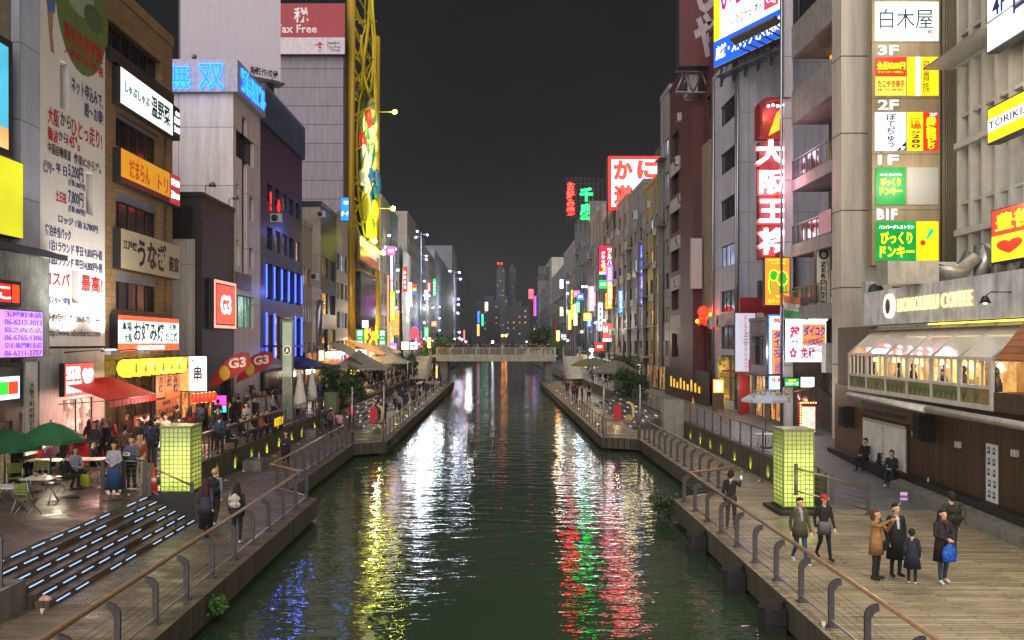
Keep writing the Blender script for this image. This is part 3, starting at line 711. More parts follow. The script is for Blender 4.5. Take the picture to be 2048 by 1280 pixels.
o = T('awning', 'red fabric awning sloping over the snack shop counter', 'awning', (XL + .2, 31.1, 3.55), R(90))
b = MB(); b.face([(0, 0, .55), (4.3, 0, .55), (4.3, -1.9, -.15), (0, -1.9, -.15)]); b.face([(0, 0, .53), (0, -1.9, -.17), (4.3, -1.9, -.17), (4.3, 0, .53)])
for i in range(12): b.face([(i * 4.3 / 12, -1.9, -.16), ((i + 1) * 4.3 / 12, -1.9, -.16), ((i + 1) * 4.3 / 12 - .03, -1.92, -.42), (i * 4.3 / 12 + .03, -1.92, -.42)])
b.build('canopy', plain('#e8262c', .7, 0, .15, 3), o); MB().tube([(0, -1.88, -.17), (4.3, -1.88, -.17)], .03).tube([(.1, 0, -.3), (.1, -1.85, -.17)], .02).tube([(4.2, 0, -.3), (4.2, -1.85, -.17)], .02).build('frame', STEEL, o)
lamp('counter_light', (XL + 1.0, 33.2, 3.1), 130, (1, .5, .4), .2); lamp('counter_light', (XL + 2.8, 34.5, 3.0), 120, (1, .75, .6), .2); lamp('entrance_light', (XL + 1.8, 39.5, 3.6), 190, (1, .74, .42), .3); lamp('cafe_light', (XL + 1.6, 28.2, 2.2), 90, (1, .85, .6), .2)
for Y, lb in ((31.4, 'white floodlight on an arm under the tall advertising wall, nearer the corner'), (34.3, 'white floodlight on an arm under the tall advertising wall, nearer the restaurant')):
    o = T('floodlight', lb, 'floodlight', (GX + .02, Y, 5.15), R(90)); MB().tube([(0, 0, 0), (0, -1.3, .1), (0, -1.7, .0)], .03, 6).build('arm', STEEL, o); MB().box(-.3, .3, -1.85, -1.6, -.08, .1).build('housing', plain('#c8c8c6', .4), o); MB().box(-.26, .26, -1.82, -1.63, .101, .115).build('lens', lit('#eef4ff', 14, 0), o)
    lamp('flood_beam', (0, -1.8, .3), 750, (1, .96, .92), .2, o, 'SPOT', (R(180 - 20), 0, 0), R(120))
# brown restaurant block
Y0 = yX(210, XL); Y1 = yX(345, XL); w2 = Y1 - Y0; ZB = .85
def lz(py, px=226): return zy(py, yX(px, XL)) - ZB
wins = []
for t, u in ((216, 288), (374, 452), (541, 618)):
    wins += [(1.0, lz(u), 4.75, lz(t) - lz(u), glass('#2a241e'), 5, 1), (6.25, lz(u), .5, lz(t) - lz(u) + .1, glass(), 1, 2)]
o = building('restaurant_building', 'brown tiled restaurant building with stacked long signs and window bands', (XL, Y0, ZB), R(90), w2, 14, 19.5, BROWN,
             wins + [(.3, 17.1, 5.6, 1.15, glass('#101216'), 6, 1), (.05, .05, 7.2, 3.9, room('#5a3a1c', .55, 1.4), 4, 1)], rev=.35, roof=BROWN, side_wall=plain('#4a4640', .7))
MB().box(.1, 6.9, -.25, -.002, 16.5, 17.0).build('cornice', plain('#3a3028', .6), o)
for z in (14.0, 10.4, 6.9): MB().box(1.0, 5.75, .2, .3, z - .45 + .9, z + .9).build('blind', plain('#8d8fa0', .6), o)
for x, z in ((2.3, 13.2), (4.1, 13.25), (2.0, 5.95 + .6), (4.6, 9.7)): lamp('room_light', (XL + .15, Y0 + x, z + .85), 2, (1, .7, .4), .1)
KW = dict(depth=.35, edge=.03)
def lsign(name, lb, a, c, t, u, faces, texts, X=XL + .003, **k): return sign(name, lb, 'sign', SL(a, c, t, u, X), faces, texts, **{**KW, **k})
lsign('restaurant_sign', 'pale green lit sign with black brush writing, topmost on the brown building', 224, 346, 131, 206, [(0, 0, .86, 1, LGW), (.87, 0, 1, 1, DRK)], [('しゃぶしゃぶ', .06, .38, .44, .66, TBK, False, .02), ('温野菜', .47, .2, .8, .82, TBK, False, .025), ('全日', .9, .72, .98, .86, TW), ('12:00', .885, .46, .985, .66, TW, False, .03), ('5:00', .885, .18, .985, .38, TW, False, .03)])
lsign('restaurant_sign', 'orange yellow sign with red opening hours panel on the brown building', 225, 346, 294, 364, [(0, .16, .8, 1, lit('#dd9a1c', .62)), (0, 0, 1, .16, plain('#8d2f3a', .5)), (.8, .0, 1, 1, lit('#b7333c', .6))], [('だまらん', .12, .25, .44, .8, lit('#b8321c', .5, 0), False, .02), ('トリ', .58, .25, .76, .75, lit('#b8321c', .5, 0), False, .02), ('17:00', .83, .62, .98, .85, TW, False, .03), ('翌5:00', .82, .2, .98, .43, TW, False, .03)])
lsign('restaurant_sign', 'unlit cream sign with large black brush characters on the brown building', 225, 346, 455, 537, [FULL + (plain('#c2b396', .6, 0, .06),)], [('江戸焼', .03, .5, .24, .72, TBK, False, .02), ('うなぎ', .25, .14, .73, .88, TBK, False, .05), ('菱富', .78, .2, .97, .62, TBK, False, .02)])
lsign('restaurant_sign', 'white lit sign with orange borders and black brush writing above the lanterns', 219, 344, 628, 704, [(0, .22, 1, .86, lit('#e4fbf2', 1.15)), (0, 0, 1, .22, lit('#f0562c', 1.0)), (0, .86, 1, 1, lit('#f0562c', 1.0))], [('本場', .05, .56, .19, .82, TBK, False, .02), ('大阪', .08, .24, .2, .5, TBK, False, .02), ('お好み焼', .22, .27, .72, .83, TBK, False, .03), ('名物', .8, .62, .93, .82, TBK, False, .01), ('たこ焼', .74, .27, .97, .56, TBK, False, .02), ('OKONOMIYAKI', .28, .05, .72, .17, TW, False, .02)])
for a in (.3, .75): lamp('sign_wash', (XL + 1.6, Y0 + w2 * a, 4.75), 60, (1, .8, .5), .15)
# yellow paper lanterns
LN = None
for i in range(7):
    loc = (XL + .75, Y0 + .35 + i * .98, 4.05)
    lb = 'round yellow paper lantern with black characters hanging over the restaurant entrance'
    if LN is None:
        LN = T('paper_lantern', lb, 'lantern', loc, R(90), 'yellow paper lanterns over the restaurant entrance')
        MB().lathe([(.16, 0), (.33, .12), (.40, .32), (.40, .45), (.33, .65), (.16, .77)], 14).build('shade', lit('#f4cf3a', 1.25, .2, 3), LN)
        MB().lathe([(.17, -.05), (.17, .005)], 10).lathe([(.17, .765), (.17, .82)], 10).tube([(0, 0, .8), (0, 0, 1.0)], .01).build('cap', DRK, LN)
        MB().box(-.1, .1, -.415, -.39, .3, .34).box(-.02, .02, -.42, -.39, .2, .58).box(-.09, .09, -.412, -.388, .45, .48).box(-.08, .08, -.41, -.38, .22, .25).build('lettering', TBK, LN)
    else: copy_tree(LN, loc, R(90))
# entrance boards and posters of the restaurants
def board(lb, a, c, t, u, m, texts=(), X=XL + .3, name='menu_board', cat='board', **k): return lsign(name, lb, a, c, t, u, [FULL + (m,)], texts, X, **{'depth': .08, 'edge': .03, **k})
board('tall brown lit board with vertical black writing beside the lantern entrance', 327, 356, 712, 800, lit('#a8682c', .7), [('お好み焼', .55, .15, .85, .92, TBK, True, .02), ('たこ焼', .12, .3, .42, .85, TBK, True, .02)])
board('orange brown lit board with squid dish writing beside the entrance', 308, 327, 722, 798, lit('#b4622c', .7), [('イカ焼', .3, .15, .75, .8, TBK, True, .02)])
board('small brown lit board with brush writing under the tall boards', 308, 350, 800, 840, lit('#9a5a34', .6), [('創作', .3, .68, .7, .88, TBK), ('てっぱん焼', .08, .2, .92, .52, TBK, False, .02)])
board('red framed menu board on the pavement outside the restaurant', 268, 296, 833, 862, lit('#e8c8b0', .9), [('お好', .2, .3, .8, .7, REDT)], X=XL + 1.0, frame='#c4622c', edge=.09)
o = building('skewer_shop', 'narrow low shop with red front and warm window beside the restaurant', (XL + .05, Y1 + .02, .85), R(90), 4.2, 6, 3.0, plain('#8a2a22', .5), [(.3, .7, 3.4, 1.9, room('#ff9a50', 1.2, 3), 3, 1)], parapet=0)
sign('skewer_sign', 'white lit sign with fried skewer picture and black characters', 'sign', SF(358, 419, 711, 783, 43.4), [(.0, 0, .42, 1, lit('#d89a5a', .9, .6, 6)), (.4, 0, 1, 1, lit('#e2f0ff', 1.2))], [('串', .56, .3, .82, .72, TBK, False, .05), ('かつ', .46, .78, .92, .9, TBK)], depth=.3)
RL = None
for i in range(6):
    loc = (xx(388 + i * 8, 43.1), 43.1, zy(806, 43.1) + .02 * i)
    if RL is None:
        RL = T('red_lantern', 'small red lantern in the row over the skewer shop', 'lantern', loc, 0, 'red lanterns over the skewer shop')
        MB().lathe([(.06, 0), (.13, .08), (.15, .22), (.13, .38), (.06, .46)], 12).build('shade', lit('#ff2a18', 1.6, .1), RL); MB().lathe([(.065, -.03), (.065, .003)], 8).lathe([(.065, .457), (.065, .49)], 8).build('cap', lit('#ffe48a', 1.0, 0), RL)
    else: copy_tree(RL, loc, 0)
lamp('lantern_glow', (xx(405, 42), 42, 3.2), 110, (1, .4, .25), .3)
# dark fronted block with the orange sign
o = building('dark_shop_building', 'dark brown panelled building with the orange square sign and white side wall', (XL, 47, .85), R(90), 5.68, 12, 12.75, BLACKP, [(3.1, .05, 1.9, 3.2, glass(), 2, 1)], side_wall=plain('#332d28', .6), parapet=.25, roof=plain('#2b2725', .5))
MB().box(-.06, -.002, .4, 12, 0, 10.4).build('siding', SIDING, o); MB().box(-.12, -.003, .55, 12, 10.41, 12.2).build('fascia', DRK, o)
MB().tube([(-.12, 2.7, .1), (-.12, 2.7, 10.4)], .06).build('drain_pipe', plain('#8c8a8a', .5), o); MB().lathe([(.18, 0), (.18, .05), (.0, .06)], 14).build('vent', DRK, o, (-.1, 1.7, 2.6)).rotation_euler = (0, R(-90), 0)
sign('square_sign', 'orange red square lit sign in pink glowing frame on the dark building', 'sign', SL(417, 463, 556, 657), [FULL + (lit('#f7a58c', 1.1),), (.07, .06, .93, .94, plain('#5c3a2a', .5)), (.1, .09, .9, .91, lit('#f04a26', 1.0, .25, 1.5))], [('G3', .27, .3, .73, .7, TW, False, .05)], depth=.3)
for k, px in enumerate((407, 455)):
    y = yX(px, XL); q = T('floodlight', ('first', 'second')[k] + ' small floodlight on the roof edge of the dark building', 'floodlight', (XL + .1, y, 13.9), R(90), 'floodlights on the dark building')
    MB().tube([(0, 0, -.3), (0, 0, .3), (0, -.35, .45)], .03).build('arm', STEEL, q); MB().lathe([(.22, 0), (.12, .2), (.04, .25)], 10).build('shade', STEEL, q, (0, -.4, .3))
# tall white block with blue neon
Y0 = yX(467, XL); Y1 = yX(520.5, XL)
PB = glass('#15161b')
def L4(px, py): Y = yX(px, XL); return Y - Y0, zy(py, Y) - .85
hs = []
for a, c, t, u, nx in ((484, 494, 230, 545, 1), (472, 507.5, 258, 312, 6), (472, 478.5, 366, 436, 1), (499, 507.5, 392, 440, 1), (472, 478.5, 478, 530, 1), (499, 507.5, 494, 536, 1), (470, 508, 588, 655, 3)):
    x0, z1 = L4(a, t); _, z0 = L4(a, u); x1, _ = L4(c, t); hs.append((x0, z0, x1 - x0, z1 - z0, room('#8ac8a0', .5, 2.2) if t == 588 else PB, nx, 1))
hs = [(hs[0][0], hs[1][1] + hs[1][3], hs[0][2], hs[0][1] + hs[0][3] - hs[1][1] - hs[1][3], PB, 1, 1), (hs[0][0], hs[0][1], hs[0][2], hs[1][1] - hs[0][1], PB, 1, 3)] + hs[1:]
o = building('white_tower_block', 'tall pale panelled building with blue neon characters around its top', (XL, Y0, .85), R(90), Y1 - Y0, 20, 20.1, PANELW, hs, side_wall=PANELW, parapet=0, rev=.3)
MB().box(-.35, Y1 - Y0 + .02, -.35, 20, 20.103, 22.1).build('sign_band', plain('#bab6c0', .5), o)
MB().box(.3, 3.5, -.1, -.003, 8.1, 9.1).build('shop_fascia', plain('#5a5654', .5), o)
for z in (11.4,):
    for yy in (4.0, 5.1, 6.9): MB().lathe([(.2, 0), (.24, .12), (.0, .2)], 12).build('vent', plain('#57505a', .5), o, (-.02, yy, z)).rotation_euler = (0, R(-90), 0)
MB().box(-.45, -.06, 7.0, 12, 12.0, 12.4).build('ledge', PANELW, o)
NEON = lit('#1e6cff', 4.5, 0); NEONC = lit('#3484ff', 1.0, 0)
q = T('neon_sign', 'blue neon characters facing the bridge on top of the white block', 'neon sign', (0, Y0 - .36, 0))
for s, a, c in (('無', 334, 386), ('双', 401, 453)):
    text(q, s, xx(a, Y0), zy(183, Y0), xx(c, Y0), zy(131, Y0), -.02, NEON, False, .05, .05, part='tubes'); text(q, s, xx(a + 2, Y0), zy(181, Y0), xx(c - 2, Y0), zy(133, Y0), -.09, NEONC, False, .002, .02, part='core')
q = T('neon_sign', 'blue neon characters facing the canal on top of the white block', 'neon sign', (XL + .36, Y0, 21.05), R(90))
text(q, '彩無双ビル', .3, .2, Y1 - Y0 - .2, 1.7, -.02, NEON, False, .04, .05, part='tubes'); text(q, '彩無双ビル', .32, .22, Y1 - Y0 - .22, 1.68, -.09, NEONC, False, .0, .02, part='core')
lamp('neon_glow', (XL - 2, Y0 - 2.2, 21.5), 60, (.15, .35, 1), .5)
# blank billboard behind
def angled_board(name, lb, cat, px0, px1, yt0, yb0, yt1, yb1, Y, face, texts=(), frame='#6d6a70', extra=()):
    z0 = zy(yb0, Y); hh = zy(yt0, Y) - z0; A = Vector((xx(px0, Y), Y)); r = (H - z0) * F / (yb1 - VY); B2 = Vector((xx(px1, r), r)); d = B2 - A
    o = T(name, lb, cat, (A.x, A.y, z0), math.atan2(d.y, d.x)); w = d.length
    MB().box(0, w, .01, .5, 0, hh).build('cabinet', plain(frame, .5), o); MB().box(.0, w, -.01, .009, 0.0, hh).build('sign_face', face, o)
    return o, w, hh
o, w, h = angled_board('blank_billboard', 'huge blank white billboard on the roof behind the neon block', 'billboard', 361, 561, -120, 124, -90, 163, 66, plain('#d4cad8', .6, 0, .05, 1))
text(o, '意匠作成中', .68 * w, .02 * h, .97 * w, .085 * h, -.012, TBK, False, .03, .004)
MB().box(0, w, -.9, .4, -.5, -.35).build('catwalk', STEEL, o)
for k in range(5): MB().tube([(w * (k + .4) / 5, -.1, -.2), (w * (k + .4) / 5, -1.1, -.1), (w * (k + .4) / 5, -1.2, .15)], .04).ball((w * (k + .4) / 5, -1.25, .2), .2).build('floodlight', STEEL, o)
for x in (.5, w - .5): MB().box(x - .2, x + .2, .6, 1.2, -8, 5).build('support', STEEL, o)
# dark blue block with blue light strips
Y0 = yX(521, XL); Y1 = yX(604, XL); w5 = Y1 - Y0
hs = []
for k in range(5):
    x = 1.7 + k * 2.15
    for z, hh in ((15.6, 1.3), (12.2, 1.6), (8.6, 2.6), (4.3, 3.2), (1.6, 1.0)): hs.append((x, z - .85, 1.45, hh, mixpane(.12), 1, 2))
o = building('dark_blue_building', 'dark blue building with blue vertical light strips between its windows', (XL, Y0, .85), R(90), w5, 14, 19.9, NAVY, hs, parapet=0, rev=.25)
b = MB()
for k in range(34): b.box(.1 + k * w5 / 34, .1 + k * w5 / 34 + .1, -.3, .05, 19.903, 22.6)
b.box(0, w5, .06, 14, 19.904, 22.4); b.build('louvre_screen', plain('#38445e', .5), o)
BL = lit('#3448ff', 5, 0)
for yy, zz, pw in ((61, 9.2, 70), (68, 9.2, 70), (61, 5, 45), (69, 5, 45), (65, 14, 60)): lamp('strip_glow', (XL + .9, yy, zz), pw, (.16, .22, 1), .3)
for k in range(6):
    x = 1.35 + k * 2.15
    for z, hh in ((7.9, 2.3), (3.6, 3.2)):
        if z < 5 and k in (2, 3): continue
        MB().box(x, x + .06, -.1, -.002, z, z + hh).build('light_strip', BL, o)
q = T('red_letters', 'two red neon characters behind a window of the dark blue building', 'neon sign', (XL + .02, Y0, 0), R(90)); text(q, '!', 2.2, 15.0, 2.7, 16.4, -.02, LR, False, .05, .03); text(q, 'め', 4.3, 15.2, 5.1, 16.2, -.02, LR, False, .05, .03)
MB().box(1.0, 12, -1.6, -.003, 4.35, 4.5).build('canopy', plain('#2a2c33', .4), o)
q = T('glass_column', 'tall frosted glass sign column with a round emblem before the dark blue building', 'sign column', (xx(576, 52), 52, .85))
MB().box(-.3, .3, -.2, .2, 0, 6.1).build('column', plain('#8f9a8c', .3, .1), q); MB().box(-.28, .28, -.215, -.205, 2.6, 5.9).build('sign_face', lit('#a8b89a', .45, .5, .8), q)
MB().prism(ell(0, 4.2, .24, .3, 20), -.23, -.216, 0).build('emblem', lit('#e0d2b0', .8, 0), q); MB().prism(ell(0, 4.2, .19, .24, 20), -.236, -.231).build('emblem', plain('#3a342c'), q); MB().prism([(-.11, 3.98), (-.06, 4.3), (0, 4.38), (.06, 4.3), (.11, 3.98), (.04, 4.1), (-.04, 4.1)], -.242, -.237).build('emblem', lit('#e0d2b0', .8, 0), q)
MB().lathe([(.34, 0), (.30, .12)], 12).build('cap', ALU, q, (0, 0, 6.1))
# smaller blocks up to the yellow tower
def lb_(name, lb, a, c, top, wall, p=.25, nx=2, ww=1.2, wh=1.5, fh=3.2, z0=3.2, sw=None, X=XL, dep=14, **k):
    Ya, Yb = yX(a, X), yX(c, X); w = Yb - Ya; h = (zy(top, Ya) if a < 790 else zy(top, (Ya + 2 * Yb) / 3)) - .85; q = random.Random(a)
    return building(name, lb, (X, Ya, .85), R(90), w, dep, h, wall, grid(w, h, nx, z0, fh, int((h - z0) / fh), min(ww, w / nx * .8), wh, p, q), far=True, side_wall=sw, **k)
lb_('narrow_building', 'narrow beige building with small lit windows right of the dark blue block', 605, 624, 450, BEIGE, .5, 2, 1.0)
o = lb_('low_white_building', 'low white building with ducts between beige and black blocks', 624.5, 641, 585, WHT, .3, 2, 1.0)
MB().tube([(.9, -.4, 3), (.9, -.4, 7.5), (1.6, -.4, 8.3), (2.6, -.3, 8.3)], .3, 10).build('duct', ALU, o)
lb_('black_building', 'black fronted building with beige side wall and white framed windows', 641.5, 672.5, 413, plain('#20262a', .5), .3, 2, 2.6, 2.0, 3.4, 4.0, BEIGE)
lb_('striped_building', 'building of pale bands and window strips beside the yellow tower', 673, 696, 430, tiles('#b5b0b4', '#77737a', 2, 1.6, .6, .06, 0, .02), .35, 3, 1.9, 1.7, 3.0, 3.2)
sign('blue_sign', 'small blue lit rooftop sign beside the yellow column', 'sign', SF(682, 700, 396, 443, 85), [FULL + (lit('#1f7cf0', 1.4, .2, .5),)], [('囲碁', .4, .7, .9, .85, TW), ('ボード', .1, .2, .9, .42, TW, False, .03)], depth=.4)
for k, (px, py, Y, lb) in enumerate(((586, 445, 59.5, 'white air conditioner hung on the dark blue building'), (632, 435, 77.5, 'air conditioner on the beige side wall of the black building'), (628, 560, 74.8, 'air conditioner low on the white building beside its duct'))): ac_unit((XL - (.0 if k == 0 else .6) + .9, Y, zy(py, Y)), 0, lb, 'air conditioners on the left bank', .95)
# tall grey block and yellow ferris tower
YT = 93.6
o = building('discount_store_building', 'tall grey panelled building behind the yellow tower with a dark top band', (-16.9, YT, .85), R(90), 27, 16, 36.5, GREYT, [(3, 9, 6, 6, DIMW, 4, 3)], side_wall=GREYT, parapet=0)
MB().box(-.1, 27, -.05, 16, 36.502, 38.3).build('band', plain('#2b2c33', .5), o)
sign('tax_free_sign', 'red and white tax free billboard on the tall grey building', 'billboard', SF(552, 692, 10, 112, 93.3), [(0, .0, 1, .34, plain('#c9bcc6', .5)), (0, .33, 1, 1, plain('#9a2133', .45))], [('税', .27, .62, .48, .92, plain('#e5d5da'), False, .04), ('Tax Free', 0, .42, .6, .58, plain('#e5d5da'), False, .03), ('Japan.', .74, .19, .93, .25, TBK), ('Tax-free', .74, .12, .93, .18, plain('#777077')), ('Shop', .8, .05, .93, .11, TBK), ('✿', .57, .06, .71, .24, plain('#b5273a'), False, .03)], depth=.5)
YEL = plain('#a98612', .45, .1, .2, 2); YELB = plain('#cfb80c', .45, 0, .12, 2)
o = T('ferris_tower', 'tall yellow ferris wheel tower of round columns and lattice facing the canal', 'ferris wheel', (-16.6, 94.6, .85), R(90))
for x in (0.35, 20.2): MB().tube([(x, -.3, 0), (x, -.3, 46)], .52, 14).build('column', YEL, o)
b = MB()
for k in range(22):
    z = 19 + k * 1.25; b.tube([(.6, 0, z), (20, 0, z + (2.3 if k % 2 else 0))], .13, 6)
    b.tube([(2 + (k % 3) * 4.5, -.2, z), (5 + (k % 4) * 3, -1.2, z + 3)], .1, 5)
b.build('lattice', YELB, o)
OX = 3.4
for rx, rz_, yy in ((7.9, 9.4, -.3), (7.9, 9.4, .3)):
    MB().tube([(12.0 + rx * math.cos(a), yy, 27 + rz_ * math.sin(a)) for a in [2 * math.pi * i / 40 for i in range(41)]], .13, 8).build('rim', YELB, o)
MB().tube([(10.5 + 5.0 * math.cos(a), -.6, 42 + 6 * math.sin(a)) for a in [R(190) + R(250) * i / 24 for i in range(25)]], .2, 6).tube([(3, -1, 34), (4.5, -1.4, 40), (8, -1.2, 46)], .2, 6).tube([(14, -1, 34), (11, -1.5, 42), (10, -1.2, 47)], .2, 6).build('top_arch', YELB, o)
MB().prism(ell(12.0, 26.6, 7.4, 8.7, 36), -.3, .1).build('oval_panel', plain('#24402c', .5), o)
q2 = random.Random(3); RC = [[('#c8302a', 3), ('#d9cf9a', 4), ('#2f7a4a', 2)], [('#d9cf9a', 5), ('#2f7a4a', 3), ('#e8e4d0', 2), ('#c8302a', 1)], [('#2a5fa8', 4), ('#e8e4d0', 3), ('#2f7a4a', 2), ('#c8302a', 1)], [('#e0d81e', 6), ('#d9cf9a', 2), ('#2f7a4a', 2)]]
for k in range(46):
    band = min(3, k * 4 // 46); t = (k % 11.5) / 11.5; z = 34.4 - band * 4.1 - t * 3.6 + q2.uniform(-.6, .6); hw = 7.0 * math.sqrt(max(.05, 1 - ((z - 26.6) / 8.9) ** 2)); x = 12 + q2.uniform(-.85, .85) * hw
    pool = [c for c, n in RC[band] for _ in range(n)]; c = q2.choice(pool); a = q2.uniform(-.7, .7); b = MB().ball((0, 0, 0), (q2.uniform(.7, 1.5), q2.uniform(.3, .55), q2.uniform(1.0, 2.2)), 12, 8); r_ = b.build('relief', plain(c, .35, 0, .15, 1), o, (x, -.35 - q2.random() * .5, z)); r_.rotation_euler = (0, a, 0)
FL = lit('#e8f040', 60, 0)
for x, z, yy in ((15.2, 34.5, -3.2), (15.0, 22, -3.0), (2.5, 16.3, -2.4), (8.5, 15.6, -2.6)): MB().tube([(x, 0, z), (x, yy, z)], .06).build('lamp_arm', YELB, o); MB().ball((x, yy - .2, z), .28).build('lamp_head', FL, o)
for loc, p in (((-10.5, 104, 14), 7000), ((-11.5, 97, 30), 4000), ((-11, 101, 36), 4500)):
    d = Vector((-16.0, 108, 27)) - Vector(loc); l = lamp('tower_flood', loc, p * 1.3, (.95, 1, .45), .4, None, 'SPOT', None, R(75)); l.rotation_euler = d.to_track_quat('-Z', 'Y').to_euler()
for y in (94.4, 114.6):
    l = lamp('column_uplight', (-14.0, y - 1.8, 3.6), 2600, (1, .95, .3), .3, None, 'SPOT', None, R(58)); l.rotation_euler = (Vector((-16.3, y, 12)) - Vector((-14.0, y - 1.8, 3.6))).to_track_quat('-Z', 'Y').to_euler()
sign('curved_banner', 'white and red banner board on the yellow tower below the oval', 'banner', SL(716, 757, 466, 520, -15.3), [(0, 0, 1, 1, lit('#d6e6c4', .55, .3, .6)), (.0, .0, .95, .55, lit('#b84a3a', .5, .2, .6))], [('道頓堀', .3, .35, .8, .7, lit('#e8f0d8', .6, 0))], depth=.2, edge=.2, frame='#8a7a18')
o = T('display_window', 'dark curved display window at the base of the yellow tower', 'display window', (-15.9, 97, 4.7), R(90)); MB().prism(ell(6.5, 5, 6.2, 4.6, 24)[12:] + [(.3, 9), (12.7, 9)][::-1], -.3, .3).build('pane', glass('#3a3a3c'), o); MB().box(0, 13.2, -.4, .35, 9.01, 9.3).build('sill', YEL, o)
GS = lit('#0f9a5a', 1.1)
for a, c, Y, lb in ((712, 729, 96, 'green lit pharmacy sign with white character at the near tower column'), (757, 773, 107, 'green lit pharmacy sign with white character at the far tower column')): sign('pharmacy_sign', lb, 'sign', SF(a, c, 658, 692, Y), [FULL + (GS,)], [('薬', .2, .42, .8, .9, TW, False, .04), ('百貨', .2, .1, .8, .3, TW)], depth=.25, group='green pharmacy signs')
o = T('store_letters', 'fat glowing yellow katakana letters between the green signs', 'neon sign', (xx(730, 98), 98, zy(690, 98))); text(o, 'ドンキ', 0, 0, 1.55, 2.0, 0, lit('#ffe81c', 2.2, 0), False, .09, .12)
sign('small_white_sign', 'small white lit sign above the yellow katakana letters', 'sign', SF(724, 738, 640, 656, 98), [FULL + (lit('#f0f0ff', 1.8),)], [('激安', .1, .2, .9, .8, plain('#6a3a8a'))], depth=.2)
# far left row
FW = [tiles(c, m, 2.4, 3.1, .65, .08, 0, .03) for c, m in (('#a79f96', '#6c665f'), ('#8d98a0', '#5a646c'), ('#b9b4a8', '#77736a'), ('#6e7478', '#43484c'), ('#9a9086', '#605850'), ('#7a8a86', '#4a5654'))]
far = ((762, 779, 395, 0, 'grey building with drape side right behind the yellow tower'), (779.5, 796, 420, 5, 'narrow dark building behind the hanging pink sign'), (796.5, 814, 507, 2, 'building wrapped in a pale scaffold sheet'), (814.5, 832, 445, 4, 'dim brown building behind the red octopus lantern'),
       (832.5, 849, 478, 1, 'green lit building behind the tall lamp mast'), (849.5, 869, 515, 4, 'beige far building before the second lamp mast'), (869.5, 904, 540, 1, 'pale blue lit far building beside the second lamp mast'), (904.5, 944, 560, 3, 'slab like pale far building at the end of the left row'))
for i, (a, c, t, k, lb) in enumerate(far):
    lb_('far_building', lb, a, c, t, FW[k], .3, 3 + i // 2, 1.6, 1.5, 3.1, 4, dep=20)
lamp('row_light', (-11.5, 235, 16), 1500, (.85, .95, 1), 1); lamp('row_light', (-11, 330, 22), 3000, (.95, .95, 1), 1)  # unseen fill lamps added to brighten the far left facades
lamp('drape_light', (-13.5, 140, 9), 500, (1, .7, .5), .5); lamp('row_light', (-11.5, 235, 16), 1500, (.85, .95, 1), 1); lamp('row_light', (-11, 330, 22), 3000, (.95, .95, 1), 1)  # the two row lamps here are added fill as well
lamp('drape_light', (-13, 143, 16), 450, (.85, .9, 1), .5)
o = T('drape', 'pale cloth sheet hanging over the scaffold of a far left building', 'drape', (-16.0, 141.5, .85), R(90)); b = MB()
for i in range(24):
    for zz in range(8):
        f = lambda i, z: (i * .55, -.25 - .12 * math.sin(i * 1.3 + z), z * 2.55)
        b.face([f(i, zz), f(i + 1, zz), f(i + 1, zz + 1), f(i, zz + 1)], 0, True)
b.build('cloth', plain('#c8c4bc', .8, 0, .1, 1), o)
# lamp masts and lamps with white blue bulbs
BULB = lit('#a09cff', 11, 0); BULBW = lit('#c8e0ff', 10, 0)
def mast(name, lb, px, Y, ztop, bulbs, z0=.85, m=BULB, r=.21, X=None, group='lamp masts along the canal', power=700, cl=(.78, .85, 1)):
    o = T(name, lb, 'lamp post', (xx(px, Y), Y, z0), 0, group)
    MB().tube([(0, 0, 0), (0, 0, ztop - z0)], [.16, .09], 8).build('pole', ALU, o)
    b = MB()
    for bx, by in bulbs:
        x, z = xx(bx, Y) - xx(px, Y), zy(by, Y) - z0; b.tube([(0, 0, z + .1), (x, -.4, z + .1)], .04, 6)
    b.build('arm', ALU, o)
    for bx, by in bulbs:
        x, z = xx(bx, Y) - xx(px, Y), zy(by, Y) - z0; MB().ball((x, -.4, z - .05), (r, r, r * .8), 10, 6).build('lamp', m, o); MB().lathe([(r * 1.1, 0), (r * .7, r * .9), (.05, r)], 10).build('shade', STEEL, o, (x, -.4, z + r * .4))
    for k in range(0, len(bulbs), 2):
        bx, by = bulbs[k]; lamp('mast_light', (xx(bx, Y) - xx(px, Y) + .4, -1.2, zy(by, Y) - z0 - .5), power * .26, cl, .75, o)
    return o
mast('lamp_mast', 'tallest lamp mast with blue white lamps at its top on the left bank', 842, 150, zy(464, 150), ((835, 463), (855, 470), (832, 475), (853, 512), (853, 519), (849, 562), (849, 590), (859, 591), (849, 617), (849, 645), (849, 677)))
mast('lamp_mast', 'second lamp mast with cyan glow further along the left bank', 908, 200, zy(543, 200), ((900, 542), (919, 545), (921, 558), (917, 598), (917, 609), (916, 626), (919, 664), (919, 676)), r=.3)
mast('lamp_mast', 'lamp post with four lamps on the dim facade behind the octopus lantern', 879, 165, zy(605, 165), ((879, 613), (879, 636), (879, 660), (866, 615)), power=90)
mast('lamp_mast', 'lamp post with bright white lamps against the scaffold sheet', 789, 124, zy(493, 124), ((779, 471), (770, 494), (776, 499), (791, 498), (796, 540), (796, 583), (792, 615)), m=BULBW, power=160)
mast('lamp_mast', 'lamp post beside the green lit facade on the left bank with pink lamp', 909.5, 190, zy(640, 190), ((909, 677), (924, 678), (932, 683)), m=lit('#ff9ae0', 30, 0), power=60)
sign('pink_vertical_sign', 'tall thin pink and white vertical sign on the far left row', 'sign', SF(781, 787, 497, 620, 126), [(0, .5, 1, 1, lit('#dfe6ff', 1.6)), (0, 0, 1, .5, lit('#f08aa8', 1.2))], [('居酒屋', .2, .1, .8, .45, TW, True)], depth=.3)
